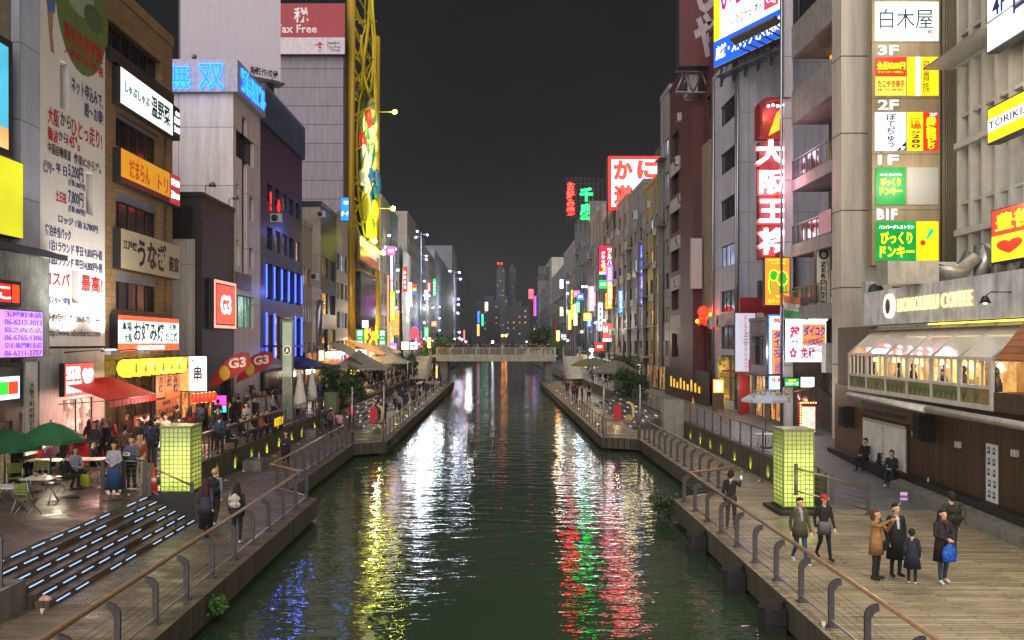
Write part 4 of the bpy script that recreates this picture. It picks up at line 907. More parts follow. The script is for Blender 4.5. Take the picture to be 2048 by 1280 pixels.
sign('red_vertical_sign', 'tall thin orange lit vertical sign left of the hanging banner', 'sign', SF(774.5, 779, 550, 695, 122), [FULL + (lit('#ff8a50', 1.5, .4, 1),)], depth=.3)
sign('orange_banner', 'orange glowing hanging banner with a figure outline behind the tower', 'banner', SF(783, 799, 621, 671, 124), [FULL + (lit('#ff9648', 1.25, .3, 1.2),)], depth=.15)
sign('round_sign_red', 'small red yellow and blue vertical sign on the dim brown facade', 'sign', SF(826, 833, 569, 590, 160), [(0, .66, 1, 1, lit('#ff2a18', 2)), (0, .4, 1, .66, lit('#ffd21c', 2)), (0, 0, 1, .4, lit('#1c5cff', 2.4))], depth=.3, edge=.02)
o = T('octopus_lantern', 'pink red glowing octopus shaped lantern hanging over the left promenade', 'lantern', (xx(829, 126), 126, zy(672, 126))); b = MB().ball((0, 0, .6), (.62, .62, .75), 14, 9)
for k in range(8): a = k * math.pi / 4; b.tube([(math.cos(a) * .35, math.sin(a) * .35, .15), (math.cos(a) * .55, math.sin(a) * .55, -.3), (math.cos(a) * .75, math.sin(a) * .75, -.55)], [.2, .14, .06], 7)
b.build('body', lit('#f0485c', 1.3, .15), o); MB().tube([(0, 0, 1.3), (-.5, 0, 2.6), (-2.2, 0, 3.6)], .03).build('cord', STEEL, o)
for px0, px1, t, u, Y, c, lb in ((955, 959, 622, 646, 330, '#2c6cff', 'thin blue vertical sign far along the left bank'), (963, 967, 628, 652, 400, '#1cd49a', 'thin green vertical sign far along the left bank'), (954, 959, 648, 672, 330, '#ff9a50', 'thin orange vertical sign below the blue one far along the left bank'), (927, 930, 660, 681, 250, '#ff6a50', 'small red vertical sign behind the second lamp mast'), (970, 976, 604, 622, 480, '#e8f0dc', 'white lit sign on a dark far building')):
    sign('far_sign', lb, 'sign', SF(px0, px1, t, u, Y), [FULL + (lit(c, 2.6),)], depth=.4)
# awnings, tents and umbrellas of the left promenade
def tent(lb, x, y, z, w, hh, c, group='pyramid tents on the promenade', name='tent'):
    o = T(name, lb, 'tent', (x, y, .85), 0, group); b = MB(); n = 10; t = z - .85
    for q in range(4):
        cs, sn = [(1, 0), (0, 1), (-1, 0), (0, -1)][q]
        for i in range(n):
            r0, r1 = i / n, (i + 1) / n; z0, z1 = t + hh * (1 - r0) ** 1.7, t + hh * (1 - r1) ** 1.7; a, c2 = w * r0 / 2, w * r1 / 2
            rot = lambda u, v, zz: (u * cs - v * sn, u * sn + v * cs, zz)
            b.face([rot(a, -a, z0), rot(c2, -c2, z1), rot(c2, c2, z1), rot(a, a, z0)], 0, True)
            if i == n - 1: b.face([rot(c2, -c2, z1), rot(c2, -c2, z1 - .22), rot(c2, c2, z1 - .22), rot(c2, c2, z1)])
    b.build('canopy', plain(c, .8, 0, .15, 1), o)
    for u, v in ((-1, -1), (1, -1), (-1, 1), (1, 1)): MB().tube([(u * w / 2, v * w / 2, 0), (u * w / 2, v * w / 2, t)], .045, 6).build('leg', ALU, o)
    return o
tent('grey pyramid tent nearest the dark tree on the left promenade', -13.3, 82, 3.2, 6.0, 1.7, '#8a857c'); tent('second grey pyramid tent beyond the nearest one', -12.6, 96, 3.4, 5.6, 1.9, '#86827a')
tent('dark red striped tent between the grey tents', -14.5, 92, 2.9, 5.2, .9, '#7a2a34'); tent('dark flat tent with pink lights in front of the white building', -15.6, 70, 3.6, 4.6, .7, '#3c3c42')
o = T('store_awning', 'long orange lit stretched awning in front of the yellow tower', 'awning', (-16, 88, 4.9), R(90)); b = MB()
for i in range(10): b.face([(i * 2.2, 0, .9), (i * 2.2 + 2.2, 0, .9), (i * 2.2 + 2.2, -3.6, -.55 - .15 * math.sin(i + 1)), (i * 2.2, -3.6, -.55 - .15 * math.sin(i))], 0, True)
b.build('canopy', plain('#e8ac80', .7, 0, .15), o); lamp('awning_light', (-13.2, 93, 8.2), 420, (1, .75, .5), .3); lamp('bridge_light', (-8.5, 108, 7.5), 170, (1, .9, .75), .5); lamp('bridge_light', (8, 107, 7.5), 170, (1, .93, .8), .5); MB().tube([(0, -3.5, -.7), (22, -3.5, -.7)], .05).build('frame', STEEL, o)  # the bridge pair is unseen fill, added to brighten the footbridge
o = T('store_awning', 'sloping grey awning left of the orange one', 'awning', (-16, 80, 4.4), R(90)); b = MB(); b.face([(0, 0, 1.1), (8, 0, 1.1), (8, -3.4, -.9), (0, -3.4, -.9)]); b.build('canopy', plain('#8b8f88', .7), o); MB().tube([(0, -3.4, -.92), (8, -3.4, -.92)], .05).build('frame', STEEL, o)
for x, y, z, p, cl in ((-14.5, 92, 4.2, 420, (1, .75, .45)), (-14.5, 101, 4.2, 420, (1, .7, .4)), (-15.2, 84, 3.2, 260, (1, .9, .6)), (-15.5, 76, 3.0, 130, (1, .7, .45)), (-14, 110, 4, 300, (1, .55, .4)), (-15.3, 69, 3, 90, (1, .75, .6)), (-12, 118, 4.5, 260, (1, .75, .6))): lamp('stall_light', (x, y, z), p * 1.8, cl, .25)
for px0, px1, t, u, Y, m, tx, lb in ((684, 690, 708, 740, 82, '#3a6cff', 'ストア', 'thin blue vertical shop sign under the grey awning'), (690, 700, 704, 745, 84, '#f0351c', 'ラーメン', 'red vertical noodle shop sign under the grey awning'), (700, 712, 716, 760, 86, '#f4e41c', 'たこ焼', 'yellow vertical stall sign under the grey awning'), (637, 650, 700, 722, 70, '#ffd890', '酒', 'square cream paper lantern sign on the white building'), (871, 876, 731, 757, 105, '#ffb81c', 'ラーメン', 'yellow vertical banner sign on the far left promenade')):
    sign('stall_sign', lb, 'sign', SF(px0, px1, t, u, Y), [FULL + (lit(m, 1.5),)], [(tx, .25, .1, .75, .9, TW if m != '#f4e41c' else REDT, True, .02)], depth=.12)
sign('market_front', 'bright row of goods in the open front of the discount store', 'shop front', SL(690, 757, 700, 748, -16.3), [FULL + (room('#ffd9a0', 1.5, 1.1, .12),)], depth=.2)
sign('market_front', 'dim warm open shop front of the building row left of the store', 'shop front', SL(606, 688, 705, 770, -16.25), [FULL + (room('#d88a48', .75, .9, .05),)], depth=.2)
sign('market_front', 'dark open front with low lit bar at the foot of the dark blue building', 'shop front', SL(524, 602, 745, 805, -16.2), [FULL + (room('#54433c', .5, .8, .1),)], depth=.2)
# beach flags
def flag(lb, px, py, Y, sc=1.0):
    o = T('feather_flag', lb, 'flag', (xx(px, Y), Y, zy(py, Y)), 0, 'red teardrop flags'); b = MB(); P = []
    up = [(0, 0), (.05, .25), (.35, .8), (.8, 1.25), (1.3, 1.45), (1.6, 1.4), (1.72, 1.15), (1.6, .85), (1.3, .62), (.85, .4), (.4, .15)]
    b.prism([(x * sc, z * sc) for x, z in up], -.006, .006); b.build('cloth', plain('#a8222a', .6, 0, .2, 3), o)
    b = MB(); b.prism([(x * sc, z * sc) for x, z in ell(.62, .62, .22, .3, 16)], -.012, -.007); b.build('motif', plain('#d8b43a', .6), o)
    text(o, 'G3', .78 * sc, .78 * sc, 1.5 * sc, 1.2 * sc, -.008, plain('#f2e8e6', .6), False, .06, .004, slant=.12)
    MB().tube([(x * sc, 0, z * sc) for x, z in [(-.1, -1.3)] + up[:7]], .018, 6).build('pole', STEEL, o)
flag('red teardrop flag with white lettering beside the white skewer sign', 419, 776, 46, 1.32); flag('second red teardrop flag further from the skewer sign', 473, 765, 49, 1.25)
# ================================================================ RIGHT BANK
CONCP = tiles('#bdb4a4', '#47433e', 30, 3.63, .6, .03, 0, .03)
WOODW = tiles('#4a3422', '#1d140c', .16, 4.0, .55, .3, 0, .008)
GREYB = tiles('#b4b2be', '#85838e', 2.4, 3.35, .6, .05, 0, .02)
MAROON = plain('#54262a', .55, 0, .2, 2)
# coffee house at the right edge
RH = R(-90) - .049; H0 = (15.71, 39.5)
def hx(Y): return (39.5 - Y) * 1.0012
o = T('coffee_house', 'low coffee house with concrete sign beam, glass bay and dark timber wall', 'building', (H0[0], H0[1], 0), RH)
MB().box(0.3, 26, .02, 9, 0, 6.2).build('wall', plain('#6b5a48', .7), o)
MB().box(0.3, 26, -.1, .018, 0, 3.64).build('timber_wall', WOODW, o)
STC = plain('#e0e0e0', .8, 0, .4, 1.2); MB().box(hx(35.2), 26, -.3, 9, 6.22, 7.57).build('sign_beam', STC, o)
S0, S1 = 5.2, 16.0; WF = plain('#c6c2b8', .4)
b = MB(); n = 6; dx = (S1 - S0) / n
for i in range(n + 1):
    x = S0 + i * dx; b.box(x - .05, x + .05, -1.25, -1.15, 3.66, 5.06); b.tube([(x, -1.22, 5.06), (x, -.02, 6.16)], .05, 6)
for z0, z1 in ((3.62, 3.76), (4.2, 4.3), (5.0, 5.1)): b.box(S0 - .05, S1 + .05, -1.26, -1.16, z0, z1)
b.box(S0 - .05, S1 + .05, -.1, -.0, 6.1, 6.2); b.box(S0 - .05, S1, -1.2, -.1, 3.6, 3.64)
for q in range(2): b.tube([(S0 - .02 + q * (S1 - S0 + .02), -1.2, 5.06), (S0 - .02 + q * (S1 - S0 + .02), -.02, 6.16)], .06, 6)
b.build('bay_frame', WF, o)
gm, nt, bs = nodes('bay_glass'); bs.inputs['Base Color'].default_value = (.66, .63, .52, 1); bs.inputs['Roughness'].default_value = .04; bs.inputs['Alpha'].default_value = .95; bs.inputs['Specular IOR Level'].default_value = .9  # reflected light painted into the panes: cream base, almost opaque
for i in range(n):
    x = S0 + i * dx
    p = MB(); p.face([(x + .05, -1.2, 5.08), (x + dx - .05, -1.2, 5.08), (x + dx - .05, -.05, 6.13), (x + .05, -.05, 6.13)]); p.build('roof_pane', gm, o)
    f = MB().box(x + .05, x + dx - .05, -1.21, -1.19, 3.76, 4.2).build('lower_panel', plain('#8a7648', .6, 0, .2, 3), o)
    lf = MB(); q = random.Random(i + 5)
    for k in range(5):
        c = x + .25 + k * (dx - .4) / 4
        if q.random() < .75:
            for a in (-.5, -.2, .15, .45): lf.prism([(c, 3.78), (c + a * .25 - .03, 4.0), (c + a * .4, 4.08 + q.random() * .1), (c + a * .25 + .03, 3.98)], -1.216, -1.212)
    if lf.v: lf.build('leaf_motif', plain('#2f6a3c', .6), f)
    g = MB()
    for k in range(5): g.box(x + .1 + k * (dx - .2) / 4 - .025, x + .1 + k * (dx - .2) / 4 + .025, -1.23, -1.18, 4.3, 5.0)
    g.build('window_frame', WF, o)
MB().box(S0 + .02, S1 - .02, -.13, -.11, 3.7, 5.9).build('room_wall', room('#ffb868', 1.55, 1.5, .15), o)
q = random.Random(8)
for k in range(12): lamp('pendant_glow', (H0[0], H0[1], 0), 0)if False else None
for k in range(6):
    x = S0 + (k + .5) * dx; MB().ball((x + .2, -.6, 4.86), .085).build('pendant_lamp', lit('#ffd27a', 9, 0), o); MB().tube([(x + .2, -.6, 4.92), (x + .2, -.6, 5.6)], .01, 4).build('pendant_cord', DRK, o)
    l = lamp('pendant_light', (x + .2, -.62, 4.7), 9, (1, .75, .42), .08, o)
    dd = MB(); gx2 = x - .4 + q.random() * .7; dd.ball((gx2, -.5, 4.15), (.25, .15, .44), 10, 7); dd.ball((gx2 + .03, -.5, 4.68), (.09, .09, .115), 9, 7); dd.build('seated_guest', plain(['#2a2430', '#3c2c24', '#22303c'][k % 3]), o)
MB().box(S0, S1 + 8, -.45, -.12, 6.0, 6.02).build('soffit', plain('#b8a98a'), o)
MB().box(S0 + 5, S1 + 1, -.34, -.31, 6.13, 6.17).build('light_line', lit('#ffe04a', 3, .4, 1), o)
cp = MB(); cp.face([(S1 + .1, -1.2, 5.0), (26, -1.2, 5.0), (26, -.31, 6.2), (S1 + .1, -.31, 6.2)]); cp.build('copper_roof', tiles('#a8693e', '#5c3420', 2, .18, .4, .2, .5, .01), o)
MB().box(S1 + .1, 26, -1.2, -.14, 3.62, 4.15).build('timber_parapet', WOODW, o); MB().box(S1 + .12, 26, -.6, -.14, 4.155, 4.99).build('room_wall', room('#c8843c', .75, 1.5), o)
MB().tube([(S0 + .2, -1.3, 3.42), (12.3, -1.3, 3.38)], .13, 10).tube([(12.35, -1.3, 3.38), (26, -1.3, 3.34)], .13, 10).build('rolled_awning', plain('#cfcac0', .5), o)
MB().box(.35, 3.6, -.13, -.105, .5, 3.4).build('side_door', tiles('#6a4a30', '#2a1c10', .22, 4, .6, .3, 0, .01), o)
SHX0, SHX1 = 3.9, 8.0
MB().box(SHX0 - .12, SHX1 + .12, -.16, -.101, .45, 2.42).build('shutter_frame', plain('#3c2a1e', .6), o)
for a, c in ((SHX0, 5.9), (6.02, SHX1)):
    b = MB(); z = .5
    for k in range(24): b.box(a, c, -.19 - .012 * (k % 2), -.161, z + k * .0745, z + k * .0745 + .07)
    b.build('shutter', plain('#eceae4', .45, .05, .15, 2), o)
b = MB()
for k in range(30): b.box(SHX0 + k * .138, SHX0 + k * .138 + .07, -.2, -.165, 2.3, 2.4)
for k in range(14): b.box(SHX1 + .02, SHX1 + .1, -.2, -.165, .55 + k * .13, .61 + k * .13)
b.build('bulb_border', plain('#d0c4b8', .5), o)
MB().box(SHX0 - .1, SHX1 + .7, -.22, -.102, 2.5, 2.95).build('name_board', tiles('#6a4426', '#3a2412', 3, .12, .6, .2), o)
text(o, 'barcos bar & grill dotonbori', SHX0 + .2, 2.6, SHX1 + .1, 2.85, -.225, TBK, False, .03, .01, part='board_lettering')
disc = MB().prism(ell(hx(32.5), 6.91, .44, .46, 28), -.42, -.302, 0); disc.build('logo_disc', lit('#f4ecc8', 1.2), o)
MB().prism(ell(hx(32.5), 6.9, .22, .29, 20), -.43, -.421).build('logo_emblem', plain('#a84a2c'), o); MB().prism(ell(hx(32.5) + .05, 6.83, .1, .17, 16), -.438, -.431).build('logo_emblem', plain('#2a4a8a'), o)
text(o, 'HONOLULU COFFEE', 7.75, 6.66, 13.2, 7.15, -.32, lit('#ffdf98', 1.3, 0), False, -.012, .06, part='letters')
g = T('wall_lamp', 'small gooseneck lamp on the concrete sign beam at the right edge', 'lamp', (14.7, 24.4, 6.85), RH); MB().tube([(0.2, 0, .1), (0, -.5, .12), (-.1, -.62, 0)], .02).build('arm', DRK, g); MB().lathe([(.16, -.2), (.07, 0), (.02, .02)], 12).build('shade', DRK, g, (-.1, -.62, 0)); MB().ball((-.1, -.62, -.17), .06).build('bulb', lit('#ffe0b8', 20, 0), g)
for x, pw in ((19.5, 320), (23.5, 300)): lamp('wall_lamp_beam', (x, -2.2, 5.9), pw, (1, .80, .48), .25, o, 'SPOT', (R(-38), 0, 0), R(130))
lamp('sign_wash', (16.4, 27.5, 10.2), 260, (.9, .95, 1), .5); lamp('sign_wash', (16.2, 28.5, 15.5), 320, (1, .93, .8), .6); lamp('board_wash', (18.6, 37.2, 13), 170, (1, .93, .78), .6); lamp('board_wash', (18.4, 37.0, 20), 170, (1, .95, .85), .6)
lamp('deck_lamp', (12.0, 12.5, 7.5), 1150, (1, .87, .66), .4, None, 'SPOT', (R(24), R(0), 0), R(125))
lamp('deck_lamp', (-11.5, 10.5, 6.5), 1000, (1, .78, .45), .4, None, 'SPOT', (R(18), R(0), 0), R(120))
def wall_thing(name, lb, cat, Y, z, fn, off=.11):
    t = T(name, lb, cat, (H0[0] - .049 * (39.5 - Y) - off, Y, z), RH); fn(t); return t
def spk(t): MB().box(-.32, .32, -.5, -.03, -.45, .45).build('cabinet', DRK, t); MB().box(-.27, .27, -.52, -.5, -.4, .4).build('grille', plain('#0f0f10', .8), t); MB().box(-.1, .1, -.03, 0, -.1, .1).build('bracket', STEEL, t)
wall_thing('loudspeaker', 'black loudspeaker left of the roller shutters', 'loudspeaker', 37.0, 2.3, spk); wall_thing('loudspeaker', 'black loudspeaker right of the roller shutters on the timber wall', 'loudspeaker', 29.6, 2.55, spk)
def bxs(t): MB().box(-.13, .13, -.1, 0, -.1, .1).build('casing', plain('#c9c7c2', .5), t); MB().box(-.02, .02, -.105, -.1, -.09, .09).build('seam', plain('#77756f'), t)
for Y, z, lb in ((30.8, 2.2, 'small white box on the timber wall, nearest the shutters'), (27.6, 2.2, 'small white box on the timber wall left of the poster'), (24.3, 2.35, 'small white box on the timber wall right of the poster')): wall_thing('junction_box', lb, 'box', Y, z, bxs)
def pst(t):
    MB().box(-.33, .33, -.02, 0, -1.0, 1.0).build('paper', plain('#d6d4da', .6, 0, .05), t); b = MB(); q = random.Random(4)
    for r_ in range(6):
        for c in (-.15, .15):
            x, z = c + q.uniform(-.03, .03), .83 - r_ * .33
            b.prism(ell(x, z, .075, .085, 12), -.024, -.021); b.prism([(x - .09, z - .13), (x + .09, z - .13), (x + .05, z - .05), (x - .05, z - .05)], -.0245, -.021)
    b.build('drawings', TBK, t); b = MB(); q = random.Random(4)
    for r_ in range(6):
        for c in (-.15, .15): x, z = c + q.uniform(-.03, .03), .83 - r_ * .33; b.prism(ell(x, z - .015, .045, .05, 10), -.027, -.0242)
    b.build('drawings', plain('#d6d4da'), t)
wall_thing('poster', 'tall white poster of small black head sketches on the timber wall', 'poster', 25.6, 1.45, pst)
def btl(t): MB().lathe([(.04, 0), (.04, .16), (.015, .21), (.015, .25)], 10).build('bottle', plain('#a8c0d0', .2), t); MB().lathe([(.018, .24), (.018, .27)], 8).build('cap', plain('#2a5aa8'), t)
wall_thing('plastic_bottle', 'clear plastic bottle standing on the ledge under the timber wall', 'bottle', 29.4, .62, btl, .3)
o = T('ledge', 'dark ledge running along the foot of the shutters and timber wall', 'ledge', (H0[0], H0[1], 0), RH); MB().box(.4, 26, -.5, -.112, -.3, .70).build('ledge', plain('#23211f', .7, 0, .3), o)
# plant on the coffee house roof
for x, lb in ((2.6, 'grey air conditioner on a stand beside the tall sign board'), (8.4, 'wide grey air conditioner on the coffee house roof')):
    p = Matrix.Rotation(RH, 2) @ Vector((x, .8)); ac_unit((H0[0] + p.x, H0[1] + p.y, 7.59 if x > 4 else 7.3), 0, lb, 'air conditioners on the coffee house', 1.35)
p = T('roof_duct', 'bulky metal ventilation duct curving on the coffee house roof', 'duct', (17.1, 30.2, 7.58)); MB().tube([(-1.6, 0, .35), (-.6, 0, .4), (-.2, 0, 1.0)], .35, 12).tube([(.2, .1, 0), (.2, .1, 1.4)], .32, 12).tube([(.2, 0, 1.0), (.9, 0, 1.2), (1.3, 0, .8), (1.35, 0, 0)], .5, 12).build('pipe', plain('#9a978c', .35, .6, .3), p); MB().box(-3.4, -1.6, -.4, .5, .0, .8).build('fan_box', plain('#a5a298', .4, .4), p)
# concrete column block with the sign board
o = T('column_building', 'grey concrete building with huge column and balconies beside the sign board', 'building', (XR, 47.2, .85), R(-90))
MB().box(6.1, 7.2, 0, 10, 0, 40).build('column', CONCP, o); MB().box(.55, 6.09, 2.0, 10, 0, 40).build('wall', plain('#6b6660', .7, 0, .3), o)
MB().box(-.1, .5, -.42, .06, 0, 33).build('corner_pier', tiles('#b9b6bc', '#6a686e', 4, 3.4, .4, .05, 0, .02), o)
MB().tube([(.62, -.62, 0), (.62, -.62, 33)], .09, 8).build('drain_pipe', ALU, o)
for z0, z1, kind in ((17.0, 18.4, 'p'), (13.3, 13.55, 'r'), (9.7, 10.0, 'r'), (20.6, 22.0, 'p'), (24.2, 25.6, 'p'), (27.8, 29.2, 'p'), (6.3, 6.6, 'r')):
    MB().box(.51, 6.09, -.02, 1.99, z0 - .35, z1).build('balcony', plain('#8f8a84', .75, 0, .3, 1.5), o)
    if kind == 'r':
        b = MB()
        for k in range(8): b.box(.55 + k * .68, .59 + k * .68, .0, .04, z1 + .002, z1 + 1.0)
        b.box(.55, 5.4, -.02, .06, z1 + 1.002, z1 + 1.06); b.build('balcony_rail', STEEL, o); MB().box(.6, 4.2, .05, .07, z1 + .1, z1 + .95).build('balcony_glass', glass('#3a4048'), o)
    MB().box(.9, 2.6, 1.9, 1.99, z1, z1 + 2.0).build('window', mixpane(.5), o); MB().box(3.2, 5.6, 1.92, 1.995, z1, z1 + 1.8).build('window', glass(), o)
MB().box(4.6, 6.08, -.06, -.03, 10.05, 11.15).build('screen_panel', plain('#c08a90', .5), o)
for k, (x, z) in enumerate(((3.0, 11.2), (4.4, 11.3), (2.2, 15.0), (4.8, 7.6))): ac_unit((XR + 1.6, 47.2 - x, z + 1.8 + .85), R(-90), 'old air conditioner hung inside the concrete balconies', 'air conditioners in the concrete balconies', 1.2)
# directory board
SBY = 39.35; bx0, bx1 = 1735.5, 1870; loc = (xx(bx0, SBY), SBY, zy(533, SBY)); bw_ = xx(bx1, SBY) - loc[0]; bh = zy(-60, SBY) - loc[2]
o = T('directory_board', 'tall floor by floor restaurant directory board of lit panels on the concrete building', 'sign board', loc)
MB().box(0, bw_, -.45, .0, 0, bh).build('cabinet', tiles('#a08c6c', '#6c5e48', 5, 2.55, .5, .06, 0, .02), o)
def bp(px, py): return xx(px, SBY) - loc[0], zy(py, SBY) - loc[2]
def panel(a, c, t, u, m, y=-.49):
    x0, z1 = bp(a, t); x1, z0 = bp(c, u); MB().box(x0, x1, y, -.452, z0, z1).build('panel', m, o)
def pt(s, a, c, t, u, m, v=False, bold=.03, y=-.497): x0, z1 = bp(a, t); x1, z0 = bp(c, u); text(o, s, x0, z0, x1, z1, y, m, v, bold, .01)
def floor(s, t, u, y=-.455): pt(s, 1747, 1788, t, u, lit('#f4f0e8', .85, 0), False, .04, y)
PW = lit('#e6f4e2', 1.0, .04); PR = lit('#ea2c16', 1.1); PY = lit('#f8d41a', 1.05); PWB = lit('#dfe8fa', 1.1); PG = lit('#0f8a3a', 1.0, .3, 1); TR = lit('#d02a18', .8, 0); TNV = plain('#1f2150', .5); TY = lit('#ffe618', 1.5, 0); TBR = plain('#6a3a10')
floor('4F', -14, 7); panel(1741, 1866, 12, 89, PW); pt('白木屋', 1750, 1855, 26, 65, TNV, bold=.0); pt('旬', 1844, 1855, 67, 76, REDT)
floor('3F', 97, 117); panel(1742, 1802, 121, 159, PR); panel(1742, 1802, 159.5, 197, lit('#f6c84a', 1.0)); pt('全品¥280円', 1744, 1800, 130, 146, TY, bold=.04); pt('たこやき串子', 1746, 1799, 167, 181, TR, bold=.04); pt('お通し・チャージ料一切なし!', 1746, 1798, 184, 188, TBR); pt('チャージ 一切なし', 1746, 1798, 149, 153, TY)
panel(1805, 1866, 121, 197, PY); panel(1821, 1830, 121, 197, lit('#fbf6ff', 1.3), -.493); pt('鳥貴族', 1834, 1849, 127, 192, TBR, True, .0); pt('TORIKIZOKU', 1823, 1828, 126, 192, TNV, True, .0, -.5)
floor('2F', 205, 225); panel(1741, 1802, 230, 306, PWB); pt('ぼてぢゅう', 1763, 1782, 233, 300, TNV, True, .03); pt('大阪お好み焼', 1788, 1791, 245, 280, plain('#8a90a8'), True, .0); x0, z1 = bp(1783, 306); x1, z0 = bp(1802, 288)
MB().prism([(x0, z1), (x1, z1), (x1, z0)], -.496, -.491).build('panel', TNV, o); pt('2F', 1791, 1800, 298, 304, TW, y=-.5)
panel(1805, 1835.5, 230, 306, PY); panel(1836, 1866, 230, 306, PR); pt('酒場', 1809, 1832, 242, 264, TR, True, .03); pt('全品', 1812, 1830, 267, 272, TBR); pt('280', 1812, 1830, 274, 301, TBR, True, .05); pt('2F', 1848, 1863, 232, 238, TW); pt('豊後高田どり', 1841, 1862, 240, 303, TY, True, .05)
floor('1F', 314, 333); panel(1742, 1801, 339, 413, PG); panel(1804, 1866, 339, 413, plain('#aaa69c', .5, 0, .06))
pt('ハンバーグレストラン', 1750, 1794, 351, 356, TW); pt('びっくり', 1752, 1791, 360, 376, TY, bold=.06); pt('ドンキー', 1750, 1794, 378, 394, TY, bold=.06)
pt('B1F', 1745, 1785, 421, 442, lit('#f4f4ff', 1.2, 0), bold=.05, y=-.455); panel(1742, 1822, 446, 523, PG); panel(1823, 1866, 446, 523, PY); pt('ハンバーグレストラン', 1748, 1817, 453, 461, TW); pt('びっくり', 1752, 1814, 466, 491, TY, bold=.06); pt('ドンキー', 1750, 1818, 494, 517, TY, bold=.06)
x, z = bp(1835, 488); MB().prism(ell(x, z, .12, .12, 16), -.5, -.491).build('panel', PR, o); MB().prism([(x + .1, z + .1), (x + .32, z + .62), (x + .46, z + .66), (x + .5, z + .5), (x + .2, z + .15)], -.5, -.491).build('panel', lit('#16b47a', 1.2), o)
b = MB()
for k in range(110): b.ball((-.06, -.3, .1 + k * .125), .035, 6, 4)
for k in range(24): b.ball((.1 + k * .128, -.3, -.05), .035, 6, 4)
b.build('bulb_border', plain('#9a8a6a', .4), o)
MB().box(bw_ + .003, bw_ + .25, -.3, .0, 0, bh).build('side_frame', plain('#8d8c86', .4, .4), o)
# louvre screen and lattice building
o = T('louvre_screen', 'tall screen of narrow vertical metal louvres beside the directory board', 'louvre screen', (xx(1884, 39), 39, 8.6)); b = MB()
for k in range(9): b.box(k * .1, k * .1 + .05, -.18, 0, 0, 14)
b.build('louvre', plain('#8d8468', .45, .3, .2), o); MB().box(-.02, .92, .01, .06, 0, 14).build('backing', plain('#3a362c'), o)
o = T('lattice_building', 'building with a deep pale concrete window lattice above the coffee house', 'building', (18.6, 34.4, 7.4), RH)
LT = plain('#b8b0a0', .6, 0, .15, 1.5); MB().box(0, 16, .9, 8, 0, 18).build('wall', plain('#3a3430', .5), o); b = MB()
for k in range(17):
    b.box(k * .95, k * .95 + .16, 0, .9, 0, 18)
b.build('fin', LT, o); b = MB()
for z in (.02, 2.4, 5.9, 9.2, 12.8, 16.2):
    for dz, t in ((0, .24), (1.25, .12)): b.box(.001, 16, .08 if dz else -.12, .88, z + dz, z + dz + t)
b.build('transom', LT, o)
q = random.Random(5)
for k in range(16):
    for z in (.4, 3.8, 7.3, 10.7, 14.3): MB().box(k * .95 + .17, k * .95 + .94, .84, .895, z, z + 1.9).build('window', glass() if q.random() > .25 else DIMW, o)
MB().box(-.3, 16, -1.2, .0, 9.25, 9.33).build('walkway', plain('#a09c90', .4, .4), o)
for name, t, u, a, faces, tx, lb in (('white', -60, 108, 1997, [FULL + (lit('#cfeeff', 1.2),)], [('4F', .06, .38, .2, .6, TNV, False, .02), ('白木屋', .26, .25, .85, .75, TNV)], 'white blue lit sign with floor number at the top right edge'),
    ('yellow', 218, 290, 1998, [FULL + (lit('#f6cc10', 1.1),), (0, .32, 1, .68, lit('#fdf6ff', 1.3))], [('TORIKIZOKU', .02, .4, .62, .6, TNV, False, .01)], 'yellow lit sign with a white stripe at the right edge'),
    ('red', 422, 528, 2006, [(0, .5, 1, 1, lit('#ee3320', 1.1)), (0, 0, 1, .5, lit('#fbe81c', 1.1))], [('豊後高田', .05, .58, .75, .9, TY, False, .03), ('酒場', .42, .1, .75, .42, TR, False, .03), ('♥', .06, .14, .3, .4, TR)], 'red and yellow lit sign at the right edge above the beam')):
    Y = yX(a, 17.6); zb = zy(u, Y); h = zy(t, Y) - zb; sign('restaurant_sign', lb, 'sign', ((17.6, Y, zb), RH, 6.5, h), faces, tx, depth=.4)
# vertical red bulb sign
YS = 47.3
o = T('bulb_sign', 'vertical sign of four huge white characters outlined with red bulbs', 'neon sign', (xx(1512, YS), YS, zy(520, YS))); sw = xx(1574, YS) - xx(1512, YS); sh_ = zy(195, YS) - zy(520, YS)
MB().box(.1, sw, -.25, .25, 0, sh_ * .72).build('backing', plain('#6a1c22', .5), o)
CW = lit('#ffe6f6', 9.0, 0); CRB = lit('#ff1c22', 7, 0)
for s, a, c, t, u in (('大', 1506, 1569, 281, 335), ('阪', 1513, 1569, 340, 393), ('王', 1512, 1569, 399, 449), ('将', 1511, 1569, 456, 512)):
    x0, x1 = xx(a, YS) - xx(1512, YS), xx(c, YS) - xx(1512, YS); z0, z1 = zy(u, YS) - zy(520, YS), zy(t, YS) - zy(520, YS)
    text(o, s, x0 + .07, z0 + .07, x1 - .07, z1 - .07, -.36, CW, False, .035, .1, part='letters'); text(o, s, x0 - .03, z0 - .03, x1 + .03, z1 + .03, -.27, lit('#ff2018', 3.2, .8, 11), False, .06, .05, part='bulb_outline')
ar = [(0.0, sh_ * .74), (0, sh_ * .93)] + [(.5 + .5 * math.cos(a) , sh_ * .93 + .45 * math.sin(a)) for a in [math.pi - math.pi / 2 * i / 6 for i in range(1, 7)]] + [(sw, sh_ * .93 + .45), (sw, sh_ * .74)]
MB().prism(ar, -.1, .3).build('arch_back', plain('#a8301c', .5), o); MB().prism([(x * .0 - .02 if x == 0 else x, z) for x, z in ar][:9] + [(.35, sh_ * .95), (.12, sh_ * .9), (.12, sh_ * .74)], -.75, -.101).build('arch_rim', plain('#8a1c20', .5), o)
MB().prism([(.65, sh_ * .76), (sw - .1, sh_ * .82), (sw - .1, sh_ * .96), (1.1, sh_ * .9)], -.16, -.11).build('picture', lit('#e0b030', .9, .4, 3), o)
